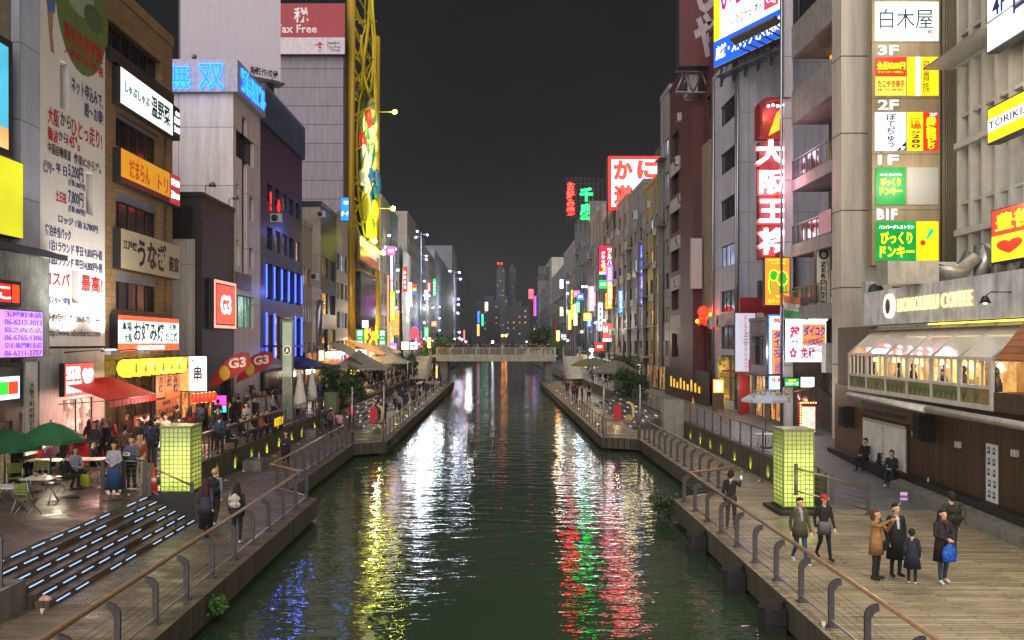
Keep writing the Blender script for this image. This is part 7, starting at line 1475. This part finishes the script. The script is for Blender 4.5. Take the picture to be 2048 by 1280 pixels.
def person(label, loc, face=0.0, h=1.65, top='#333', bot='#222', shoe='#222', hair='#1a1512', style='short', coat=None, skirt=None, pose='stand', hands=None, look=0.0,
           hat=None, detail=1, group=None, cat='person', scarf=None, inner=None, build=1.0, hood=None, name='person'):
    """face: turn about z (0 looks at the camera bridge); hands: dict side -> (elbow, wrist)"""
    o = T(name, label, cat, loc, face, group); s = h / 1.70; o.scale = (s,) * 3
    vox = (.0125, .022, .034)[2 - min(2, detail)] if False else {2: .012, 1: .02, 0: .032}[detail]
    SK, TP, BT, SH, EY, LP, IN = 0, 1, 2, 3, 4, 5, 6; mats = [SKINC, cm(top), cm(bot), cm(shoe), EYE, LIP, cm(inner or top)]
    B = []; sit = pose == 'sit'; dz = -.42 if sit else 0; bw_ = build
    hipz = .92 + dz
    leg = {}
    for sd in (-1, 1):
        hp = (sd * .085, 0, hipz)
        if sit: kn, an = (sd * .11, -.40, .50), (sd * .10, -.38 + (.1 if sd > 0 else 0), .09)
        elif pose == 'walk': kn, an = (sd * .085, -.10 if sd > 0 else .03, .49), (sd * .08, -.20 if sd > 0 else .26, .09 if sd > 0 else .16)
        elif pose == 'step': kn, an = (sd * .09, -.05 if sd < 0 else .02, .49), (sd * .09, -.06 if sd < 0 else .10, .09)
        else: kn, an = (sd * .092, -.015, .49), (sd * .095, .02, .085)
        toe = (an[0] + sd * .02, an[1] - .15, an[2] - .045 if pose != 'walk' or sd > 0 else an[2] - .1)
        lm = SK if bot == 'skin' else BT
        B += [(hp, kn, .092 * bw_, .06, lm), (kn, an, .058, .042, lm), ((an[0], an[1] + .03, an[2] - .035), toe, .042, .036, SH)]
    B += [((-.05, 0, hipz + .02), (.05, 0, hipz + .02), .115 * bw_, .115 * bw_, TP if coat else BT, .85), ((0, 0, hipz + .1), (0, 0, 1.12 + dz), .125 * bw_, .115 * bw_, TP, .8), ((-.05, 0, 1.14 + dz), (-.05, 0, 1.30 + dz), .10 * bw_, .105, TP, .85), ((.05, 0, 1.14 + dz), (.05, 0, 1.30 + dz), .10 * bw_, .105, TP, .85), ((-.145, .005, 1.385 + dz), (.145, .005, 1.385 + dz), .066, .066, TP, .95), ((0, .01, 1.36 + dz), (0, -.005, 1.53 + dz), .066, .05, SK)]
    if inner: B += [((0, -.06, 1.05 + dz), (0, -.045, 1.36 + dz), .075, .06, IN)]
    hz = 1.60 + dz; q = Matrix.Rotation(look, 3, 'Z'); hd = lambda x, y, z: tuple((q @ Vector((x, y, z)))[:2]) + (z,)
    B += [(hd(0, .01, hz + .03), hd(0, -.012, hz + .025), .095, .085, SK), (hd(0, -.035, hz - .02), hd(0, -.05, hz - .07), .068, .045, SK), (hd(0, -.095, hz - .005), hd(0, -.115, hz - .03), .012, .016, SK)]
    for sd in (-1, 1): B += [(hd(sd * .083, .01, hz + .01), hd(sd * .086, .015, hz - .03), .02, .014, SK)]
    paint = [(hd(-.034, -.092, hz + .012), .014, EY), (hd(.034, -.092, hz + .012), .014, EY), (hd(-.034, -.098, hz + .04), .011, EY), (hd(.034, -.098, hz + .04), .011, EY), (hd(-.012, -.098, hz - .055), .013, LP), (hd(.012, -.098, hz - .055), .013, LP)] if detail == 2 else [(hd(-.034, -.09, hz + .015), .02, EY), (hd(.034, -.09, hz + .015), .02, EY)]
    hands = hands or {}
    for sd in (-1, 1):
        sh = (sd * .165, .005, 1.375 + dz)
        if sd in hands: el, wr = hands[sd]
        elif sit: el, wr = (sd * .22, -.08, 1.12 + dz), (sd * .08, -.30, 1.08 + dz)
        elif pose == 'walk': el, wr = (sd * .22, .04 - sd * .06, 1.10), (sd * .21, -.06 - sd * .12, .87)
        else: el, wr = (sd * .225, .03, 1.11 + dz), (sd * .215, -.05, .86 + dz)
        B += [(sh, el, .058 * bw_, .045 * bw_, TP), (el, wr, .045 * bw_, .034, TP)]
        d = (Vector(wr) - Vector(el)).normalized(); W_ = Vector(wr); pm = W_ + d * .085; B += [(tuple(W_ + d * .02), tuple(pm), .028, .032, SK, .75)]
        sidev = d.cross(Vector((0, 1, 0)) if abs(d.y) < .8 else Vector((1, 0, 0))).normalized(); cur = Vector((0, -1, 0)) if abs(d.y) < .8 else Vector((0, 0, 1))
        if detail == 2:
            for k in range(4): f0 = pm + sidev * (k - 1.5) * .017; f1 = f0 + d * (.038 - abs(k - 1.4) * .005) + cur * .006; f2 = f1 + d * .025 + cur * .018; B += [(tuple(f0), tuple(f1), .0095, .009, SK), (tuple(f1), tuple(f2), .009, .0075, SK)]
            t0 = W_ + d * .04 + sidev * -.026; t1 = t0 + d * .03 - sidev * .022; B += [(tuple(t0), tuple(t1), .011, .01, SK), (tuple(t1), tuple(t1 + d * .025 + cur * .008), .01, .008, SK)]
        else: B += [(tuple(pm), tuple(pm + d * .07 + cur * .02), .024, .014, SK)]
    remesh('body', o, B, mats, vox, paint)
    hb = []
    if style != 'bald':
        hb += [(hd(0, .035, hz + .05), hd(0, .015, hz + .065), .093, .09, 0), (hd(0, .05, hz + .02), hd(0, .06, hz - .03), .082, .07, 0), (hd(-.075, .02, hz + .04), hd(-.078, .025, hz - .01), .03, .026, 0), (hd(.075, .02, hz + .04), hd(.078, .025, hz - .01), .03, .026, 0), (hd(-.045, -.045, hz + .092), hd(.045, -.045, hz + .096), .034, .034, 0)]
        if style == 'long': hb += [(hd(sd * .07, .03, hz), hd(sd * .1, .02 - (.03 if sd > 0 else 0), hz - .33), .045, .04, 0) for sd in (-1, 1)] + [(hd(sd * .045, .07, hz), hd(sd * .06, .1, hz - .34), .06, .055, 0) for sd in (-1, 1)]
        if style == 'bob': hb += [(hd(sd * .075, .02, hz), hd(sd * .085, .01, hz - .12), .04, .035, 0) for sd in (-1, 1)] + [(hd(-.04, .07, hz), hd(-.04, .07, hz - .11), .06, .05, 0), (hd(.04, .07, hz), hd(.04, .07, hz - .11), .06, .05, 0)]
        if style == 'bun': hb += [(hd(0, .1, hz + .06), hd(0, .12, hz + .05), .05, .045, 0)]
        if style == 'hijab': hb += [(hd(0, .03, hz + .03), hd(0, .02, hz + .05), .108, .1, 0), ((-.07, .03, hz - .1), (-.12, .02, hz - .24), .07, .08, 0), ((.07, .03, hz - .1), (.12, .02, hz - .24), .07, .08, 0), ((0, -.06, hz - .13), (0, -.07, hz - .28), .06, .07, 0)]
        remesh('headscarf' if style == 'hijab' else 'hair', o, hb, [cm(hair)], max(vox, .014))
    if hat:
        b = MB().lathe([(.108, hz + .055), (.105, hz + .10), (.075, hz + .145), (0, hz + .155)], 14, (0, .01)); b.prism([(x, -.02 + y) for x, y in ((-.08, -.06), (-.07, -.14), (0, -.165), (.07, -.14), (.08, -.06))], hz + .06, hz + .072, 0, 'z'); b.build('cap', cm(hat), o)
    if hood: remesh('hood', o, [((-.08, .08, 1.40 + dz), (.08, .08, 1.40 + dz), .06, .06, 0), ((0, .1, 1.42 + dz), (0, .1, 1.36 + dz), .075, .06, 0)], [cm(hood)], .02)
    if scarf: remesh('scarf', o, [((-.06, -.02, 1.45 + dz), (.06, -.02, 1.45 + dz), .065, .065, 0), ((.03, -.1, 1.42 + dz), (.04, -.12, 1.2 + dz), .04, .035, 0)], [cm(scarf)], .02)
    if coat:
        L, wd = coat; b = MB().lathe([(.115, 1.30 + dz), (.145, 1.12 + dz), (.168 * bw_, .95 + dz), (.185 * wd, L), (.175 * wd, L + .005)], 20, wob=.03, sx=1.12, sy=.88); b.build('coat', cm(top), o)
    if skirt:
        L, wd, c = skirt; MB().lathe([(.13, 1.03 + dz), (.155, .93 + dz), (.19 * wd, L), (.18 * wd, L + .005)], 22, wob=.09, sx=1.1, sy=.95, seed=3).build('skirt', cm(c), o)
    return o
def backpack(label, loc, rz, c, s=1.0, front=False):
    o = T('backpack', label, 'backpack', loc, rz); o.scale = (s,) * 3
    remesh('bag', o, [((-.09, 0, .1), (.09, 0, .1), .1, .1, 0, .75), ((-.08, 0, .3), (.08, 0, .3), .1, .1, 0, .7), ((0, 0, .36), (0, 0, .38), .1, .09, 0, .7)], [cm(c)], .02)
    MB().box(-.1, .1, .065, .1, .06, .2).build('pocket', cm(c), o)
    for q in (-1, 1): MB().tube([(q * .09, -.05, .42), (q * .1, -.16, .46), (q * .11, -.26, .36), (q * .11, -.24, .15), (q * .1, -.06, .06)], .016, 6).build('strap', cm(c), o)
    return o
def at0(px, py, z=0.0): return ground(px, py, z)
N = R(180)
# --- right boardwalk group
L = at0(1462, 1058); person('man in black sweater at the right railing holding up a phone', L, R(150), 1.70, '#1c1d22', '#34302c', '#8a5a44', detail=2, hands={-1: ((-.20, -.22, 1.27), (-.17, -.44, 1.37))}, pose='step', inner=None)
def held(name, lb, cat, base, rz, h, local, fn):
    s = h / 1.70; v = Matrix.Rotation(rz, 3, 'Z') @ (Vector(local) * s); o = T(name, lb, cat, (base[0] + v.x, base[1] + v.y, base[2] + v.z), rz); fn(o); return o
held('phone', 'smartphone with a pale screen held up by the man in the black sweater', 'phone', L, R(150), 1.7, (-.16, -.56, 1.41), lambda o: (MB().box(-.035, .035, -.01, 0, -.03, .11).build('case', DRK, o), MB().box(-.03, .03, .001, .004, -.025, .105).build('screen', lit('#bfe8e0', 1.0, 0), o)))
L = at0(1600, 1128); person('woman in olive parka over grey hoodie walking beside the red cap', L, R(6), 1.62, '#4a4a38', '#2e4468', '#d0ccc8', style='bun', detail=2, pose='walk', inner='#9a98a0', coat=(.72, 1.0), hood='#8a8890')
L = at0(1648, 1118); person('woman in red cap with long hair black top and grey shorts', L, R(4), 1.60, '#1d1c1f', '#17151a', '#141414', style='long', hat='#b8262e', detail=2, pose='walk', skirt=(.68, .9, '#6a6870'))
L = at0(1752, 1158); person('woman in camel coat stretching a selfie stick upward', L, R(40), 1.60, '#9a7242', '#232124', '#1c1a1a', hair='#5a3a26', style='bob', detail=2, coat=(.62, 1.0), hands={-1: ((-.22, -.18, 1.36), (-.14, -.40, 1.52)), 1: ((.18, -.2, 1.22), (.02, -.40, 1.46))})
P1 = L
def stick(o): MB().tube([(0, 0, 0), (.28, -.10, .62)], .01, 6).build('rod', ALU, o); MB().box(.2, .36, -.14, -.12, .56, .74).build('phone', plain('#b89ac8', .4), o); MB().box(.19, .37, -.15, -.11, .62, .67).build('clamp', plain('#5a3a9a'), o)
held('selfie_stick', 'selfie stick with a phone at its end raised above the group', 'selfie stick', L, 0, 1.6, (.12, -.42, 1.46), stick)
held('shoulder_bag', 'small black shoulder bag hanging at the hip of the camel coat', 'bag', L, R(40), 1.6, (.2, -.12, .82), lambda o: (MB().box(-.12, .12, -.06, .06, -.1, .1).build('bag', DRK, o), MB().tube([(-.1, 0, .1), (-.25, 0, .5), (-.2, .0, .66), (.1, 0, .1)], .01, 5).build('strap', DRK, o)))
L = at0(1792, 1152); person('woman in long black coat looking up beside the camel coat', L, R(2), 1.68, '#17171a', '#17161a', '#151415', style='bun', detail=2, coat=(.42, 1.12), inner='#b8bcc4')
L = at0(1824, 1168); person('child in navy coat seen from behind beside the long black coat', L, R(150), 1.24, '#1e2438', '#1c1c22', '#c8c4c0', style='short', detail=2, coat=(.5, 1.25))
L = at0(1886, 1166); person('woman with long wavy hair in dark coat holding a blue drawstring bag', L, R(0), 1.66, '#26181c', '#2e4058', '#d8d4d0', style='long', detail=2, coat=(.52, 1.1), scarf='#3a2026', hands={-1: ((-.21, -.06, 1.13), (-.04, -.24, 1.08)), 1: ((.21, -.06, 1.13), (.05, -.24, 1.08))}, pose='step')
held('drawstring_bag', 'bright blue patterned drawstring bag hanging in front of the long haired woman', 'bag', L, 0, 1.66, (.02, -.25, .72), lambda o: (MB().lathe([(.02, -.17), (.14, -.15), (.17, 0), (.14, .16), (.05, .24), (.03, .27)], 14, sy=.45, wob=.05).build('bag', tiles('#1668d8', '#0a3a9a', .06, .05, .6, .5, .5, .01), o), MB().tube([(-.1, -.02, .1), (-.03, .0, .34), (.03, 0, .34), (.1, -.02, .1)], .008, 5).build('cord', plain('#0a2a6a'), o)))
L = at0(1902, 1122); person('person with dark hair and grey jacket facing away behind the blue bag', L, N, 1.72, '#33332f', '#26303c', '#8a8a8c', detail=2); backpack('dark olive backpack on the person facing away near the kerb', (L[0], L[1] - .2, L[2] + 1.02), N + N, '#2a2a24')
# seated men on the ledge
L = (15.0, 34.0, 0); person('seated man in black with boots on the ledge by the shutters', (14.95, 34.5, rampz(34.5)), R(-60), 1.72, '#1a1b1d', '#1a1a1c', '#5a2a26', pose='sit', detail=1, style='short', hair='#111'); backpack('bulky black bag on the ledge beside the seated man in black', (15.1, 33.6, .703), R(60), '#1c1e1e', 1.0)
person('seated man in navy hooded jacket looking at his phone', (14.72, 31.7, rampz(31.7)), R(-40), 1.72, '#1d2334', '#26304a', '#d4d2d0', pose='sit', detail=2, hood='#1d2334')
# --- left boardwalk
L = at0(412, 1075); person('woman with reddish headscarf patterned jacket and black skirt walking away', L, N, 1.64, '#3a3a4c', '#1a1a1e', '#1a1a1c', hair='#4a1a20', style='long', detail=2, pose='walk', coat=(.72, 1.1), skirt=(.28, 1.0, '#17171b'))
L = at0(430, 1052); person('balding man in grey jacket walking ahead with a backpack', L, N, 1.72, '#8a8c98', '#1e2024', '#c8c4c0', style='bald', detail=2, pose='walk'); backpack('large dark backpack on the balding man', (L[0], L[1] - .2, L[2] + .98), N + N, '#26282e', 1.15)
L = at0(474, 1086); person('woman with long dark hair and white backpack walking along the left railing', L, N, 1.62, '#2c2c3a', '#1c1c26', '#d4d0cc', style='long', detail=2, coat=(.78, 1.0)); backpack('small white backpack on the woman by the left railing', (L[0], L[1] - .2, L[2] + 1.0), N + N, '#c8c2b4', .85)
L = at0(572, 938); person('woman in dark purple coat standing on the left boardwalk reading her phone', L, 0, 1.62, '#2e1c34', '#1c1420', '#2a2a2c', style='long', coat=(.55, 1.1), hands={-1: ((-.21, -.06, 1.13), (-.04, -.24, 1.15)), 1: ((.21, -.06, 1.13), (.05, -.24, 1.15))})
L = at0(645, 872); person('man in navy jacket walking away past the lit concrete block', L, N, 1.74, '#26304a', '#5a544c', '#3a3a3c', style='short', pose='walk')
L = at0(662, 874); person('person in pink jacket and white cap walking away', L, N, 1.66, '#c86a78', '#2a2a30', '#3a3a3c', style='short', hat='#d8d4d0', pose='walk'); backpack('grey backpack on the person in pink and white cap', (L[0], L[1] - .2, L[2] + .98), 0, '#5a5258')
L = at0(680, 866); person('child in light pink jacket beside the white cap', L, N, 1.3, '#d89ab0', '#2a2a30', '#3a3a3c', style='bob', coat=(.75, 1.2))
L = at0(703, 858); person('woman in red top with white mask leaning at the gate railing', L, R(10), 1.64, '#b82a3a', '#2a2a30', '#3a3a3c', style='bun')
L = at0(757, 850); person('person in dark grey jacket facing away at the left gate', L, N, 1.7, '#3a3a42', '#24242a', '#2a2a2c'); L = at0(768, 848); person('person in black jacket facing away right of the grey jacket at the left gate', L, N, 1.7, '#18181c', '#24242a', '#2a2a2c')
# --- left plaza
pz = lambda a, c: ground(a, c, .852)
L = pz(228, 990); person('woman in grey hoodie and long blue skirt standing on the plaza', L, R(8), 1.60, '#a8a4ac', '#2a4668', '#d8d4d0', style='bob', detail=2, skirt=(.2, 1.35, '#2a4e80'), hands={-1: ((-.22, -.04, 1.12), (-.06, -.16, 1.02)), 1: ((.22, -.04, 1.12), (.06, -.16, 1.02))}, hood='#a8a4ac')
L = pz(263, 982); person('man in blue grey sweater reading a paper sheet on the plaza', L, R(0), 1.70, '#5a6478', '#1c1c22', '#3a8a7a', style='short', detail=2, hands={-1: ((-.21, -.06, 1.13), (-.08, -.27, 1.2)), 1: ((.21, -.06, 1.13), (.08, -.27, 1.2))}, build=1.12)
held('paper_sheet', 'white sheet of paper in the hands of the man in the blue grey sweater', 'paper', L, 0, 1.7, (0, -.36, 1.2), lambda o: (MB().box(-.11, .11, -.004, .0, -.05, .06).build('sheet', plain('#e8e6e2'), o), MB().box(-.05, .05, -.006, -.0045, -.02, .03).build('print', plain('#8a8a8a'), o)))
L = pz(279, 972); person('woman in red jacket and headscarf behind the man with the paper', L, R(12), 1.62, '#9a3a34', '#c8b8a8', '#8a4a3a', hair='#c88a7a', style='hijab', detail=1)
L = pz(290, 915); person('man in black clothes walking away towards the restaurant', L, N, 1.74, '#17181c', '#1c1d22', '#c8c4c0', pose='walk', detail=1)
L = pz(326, 905); person('person with orange backpack facing away near the restaurant menu', L, N, 1.68, '#2a2a2c', '#2a2a32', '#2a2a2c'); backpack('orange yellow backpack near the restaurant menu', (L[0], L[1] - .2, L[2] + 1.0), 0, '#d8922c')
sg = 'guests seated at the cafe tables'
for px, py, top, hr, st, f, lb in ((50, 960, '#2a1c22', '#8a2430', 'hijab', 20, 'seated guest in dark clothes and red headscarf at the left of the table'), (75, 955, '#a01c2c', '#b8202c', 'hijab', 10, 'seated guest all in bright red with red headscarf'), (103, 955, '#5a2a4a', '#6a2a44', 'hijab', -20, 'seated guest in purple with maroon headscarf'), (130, 985, '#17171a', '#17120f', 'short', 150, 'seated guest in black with a white strap facing the table'), (150, 972, '#8a94a8', '#2a1a16', 'bob', 60, 'seated guest in light grey blue at the table end'),
        (185, 955, '#141416', '#1a1512', 'short', 100, 'broad seated guest in black before the counter'), (124, 935, '#18181c', '#16110f', 'long', 0, 'seated guest with long black hair facing the bridge'), (146, 930, '#1c1c22', '#2a1c16', 'long', 30, 'seated guest with brown hair behind the long table'), (180, 925, '#3a2a28', '#3a241c', 'long', 180, 'guest with long brown hair at the counter, left'), (207, 922, '#2a4a7a', '#2a1c16', 'bob', 200, 'guest in blue top at the counter, right')):
    x, y, z = pz(px, py); person(lb, (x, y, z), R(f), 1.66, top, '#24222a', '#3a3030', hair=hr, style=st, pose='sit' if py > 928 else 'stand', group=sg)
    if py > 928:
        o = T('folding_stool', 'small folding stool under the ' + lb.replace('seated guest', 'guest')[:60].rsplit(' ', 2)[0], 'stool', (x, y, z), R(f)); MB().box(-.18, .18, -.16, .2, .38, .41).build('seat', plain('#5a6a2a'), o)
        for a in (-1, 1): MB().tube([(a * .17, -.2, 0), (a * .17, .18, .38)], .013, 5).build('leg', ALU, o); MB().tube([(a * .155, .2, 0), (a * .155, -.16, .38)], .013, 5).build('leg', ALU, o)
    if 'light grey' in lb or 'strap' in lb: pass
o = T('tote_bag', 'yellow green tote bag hanging by the seated guests', 'bag', pz(170, 975)); MB().lathe([(.1, 0), (.17, .05), (.15, .35), (.12, .42)], 12, sy=.5, wob=.06).build('bag', cm('#a8b03a'), o); MB().tube([(-.08, 0, .4), (0, 0, .62), (.08, 0, .4)], .012, 5).build('strap', cm('#8a922a'), o)
# promenade behind the left railing
wk = 'people on the left promenade behind the railing'
Q = random.Random(21)
for px, py, top, f, ps, lb in ((428, 905, '#2a3a5a', 160, 'stand', 'man in dark blue with a white bag by the promenade railing'), (440, 912, '#24405a', 170, 'stand', 'man in teal blue jacket leaning on the promenade railing'), (455, 905, '#1c2438', 90, 'sit', 'man in navy seated at the railing counter'), (420, 870, '#8a7a3a', 120, 'stand', 'person in mustard top near the red lanterns'), (436, 862, '#3a3a42', 190, 'stand', 'person in grey near the pink monitor'), (455, 850, '#2c3448', 170, 'stand', 'person in slate jacket near the pink monitor'),
        (480, 890, '#3a2a28', 80, 'sit', 'seated person in brown at the railing counter'), (495, 885, '#b8b0a4', 80, 'sit', 'seated person in cream at the railing counter'), (508, 880, '#2a2a2c', 80, 'sit', 'seated person in charcoal at the railing counter'), (520, 876, '#c8782a', 80, 'sit', 'seated person in orange at the railing counter'), (533, 870, '#3a2030', 80, 'sit', 'seated person in plum at the railing counter'),
        (493, 850, '#a8a49c', 0, 'stand', 'bald person in pale jacket facing the bridge'), (508, 848, '#1c2a24', 0, 'stand', 'person in black with green straps facing the bridge'), (640, 818, '#1c3a78', 10, 'stand', 'person in bright blue near the folded parasols'), (660, 806, '#2a2430', 200, 'stand', 'person with white shoulder bag near the planter'), (702, 790, '#1c2430', 170, 'stand', 'person in dark blue under the nearest tent'), (712, 792, '#141418', 160, 'stand', 'person in black under the nearest tent'), (738, 775, '#c8c0b4', 170, 'stand', 'person in white shirt between the tents'), (760, 772, '#2a1c18', 0, 'stand', 'person in dark apron under the red tent'), (770, 774, '#17171a', 0, 'stand', 'person in black under the red tent')):
    x, y, z = ground(px, py, .852); person(lb, (x, y, z), R(f), 1.62 + Q.random() * .14, top, Q.choice(('#22242c', '#2c3040', '#1a1a1e')), '#2a2626', hair=Q.choice(('#16110f', '#2a1c16', '#1a1512')), style='bald' if 'bald' in lb else Q.choice(('short', 'short', 'long', 'bob')), pose=ps, group=wk, detail=0)
# distant crowds, copied from a few walkers
proto = []
for k, (top, bot, st, ps) in enumerate((('#1c1d22', '#24262e', 'short', 'walk'), ('#7a2a30', '#22222a', 'long', 'stand'), ('#8a8c94', '#22242c', 'short', 'walk'), ('#2a3a5a', '#2c2a28', 'bob', 'stand'), ('#b8a894', '#1c1c22', 'long', 'walk'), ('#33302c', '#3a4456', 'short', 'stand'), ('#5a4238', '#24242a', 'short', 'walk'))):
    proto.append(None)
CR = [(cx, py) for cx, py in ()]
def crowd(lb, group, spots, z, cat='person'):
    for i, (x, y) in enumerate(spots):
        k = Q.randrange(7); rz = Q.choice((0, N, N, 0, 1.5)) + Q.uniform(-.4, .4)
        if proto[k] is None:
            top, bot, st, ps = (('#1c1d22', '#24262e', 'short', 'walk'), ('#7a2a30', '#22222a', 'long', 'stand'), ('#8a8c94', '#22242c', 'short', 'walk'), ('#2a3a5a', '#2c2a28', 'bob', 'stand'), ('#b8a894', '#1c1c22', 'long', 'walk'), ('#33302c', '#3a4456', 'short', 'stand'), ('#5a4238', '#24242a', 'short', 'walk'))[k]
            proto[k] = person(lb, (x, y, z), rz, 1.66, top, bot, '#2a2626', style=st, pose=ps, detail=0, group=group, name='pedestrian')
        else: COPIES.append((proto[k], (x, y, z), rz, lb, group))
COPIES = []
crowd('distant pedestrian in the crowd on the far left promenade', 'crowd on the far left promenade', [(-13 + Q.uniform(-2.8, 2.2), 84 + 31 * Q.random() ** .7) for _ in range(80)], .852)
crowd('pedestrian in the dense crowd on the left promenade between restaurants and railing', 'crowd on the left promenade before the restaurants', [(-14.2 + Q.uniform(-1.8, 1.8), 37 + 26 * Q.random()) for _ in range(34)] + [(-13.4 + Q.uniform(-2.2, 2.2), 62 + 22 * Q.random()) for _ in range(26)], .852)
crowd('customer standing among the crowd around the red awning and lantern entrance', 'people around the red awning', [(-14.6 + Q.uniform(-1.3, 1.4), 30.2 + 6 * Q.random()) for _ in range(13)], .852)
crowd('small figure standing on the wooden footbridge', 'people on the footbridge', [(-8 + i * .42 + Q.uniform(-.2, .2), 120 + Q.uniform(0, 3)) for i in range(38)], 3.802)
crowd('distant pedestrian on the far left lower boardwalk beyond the gate', 'people on the far left lower boardwalk', [(-7.8 + Q.uniform(-.9, .9), 62 + Q.random() * 45) for _ in range(16)], .002)
crowd('distant pedestrian on the far right promenade near the steps', 'people on the far right promenade', [(13 + Q.uniform(-1.5, 2), 88 + Q.random() * 24) for _ in range(16)], .852)
crowd('distant pedestrian on the far right lower boardwalk', 'people on the far right lower boardwalk', [(8 + Q.uniform(-.8, .6), 66 + Q.random() * 45) for _ in range(8)], .002)
for x, Y in ((5.0, 119.5),):
    o = T('parked_van', 'pale van crossing behind the people on the footbridge', 'van', (4.2, 132, 3.1)); MB().prism([(0, .3), (0, 1.2), (.5, 1.3), (1.0, 2.0), (3.9, 2.0), (4.2, 1.5), (4.2, .3)], 0, 1.7).build('body', plain('#b8b4a8', .4), o); MB().prism([(.75, 1.3), (1.1, 1.85), (3.7, 1.85), (3.8, 1.3)], -.01, 0.0).build('window', glass(), o)
    for x in (.9, 3.3): MB().tube([(x, -.05, .3), (x, .2, .3)], .3, 12).build('wheel', DRK, o)
# ---------------------------------------------------------------- finish
flush_remesh()
for a in COPIES: copy_tree(*a)
flush_text()
bpy.context.view_layer.update()
# night haze over the canal
b = MB().box(-62, 62, -6, 905, -4.7, 76)
hm = bpy.data.materials.new('haze_air'); hm.use_nodes = True; ht = hm.node_tree; ht.nodes.remove(ht.nodes['Principled BSDF'])
pv = ht.nodes.new('ShaderNodeVolumePrincipled'); pv.inputs['Color'].default_value = (.85, .88, .92, 1); pv.inputs['Density'].default_value = .00022; pv.inputs['Anisotropy'].default_value = .35
ht.links.new(pv.outputs[0], ht.nodes['Material Output'].inputs['Volume'])
o = b.build('haze', hm); o['kind'] = 'stuff'
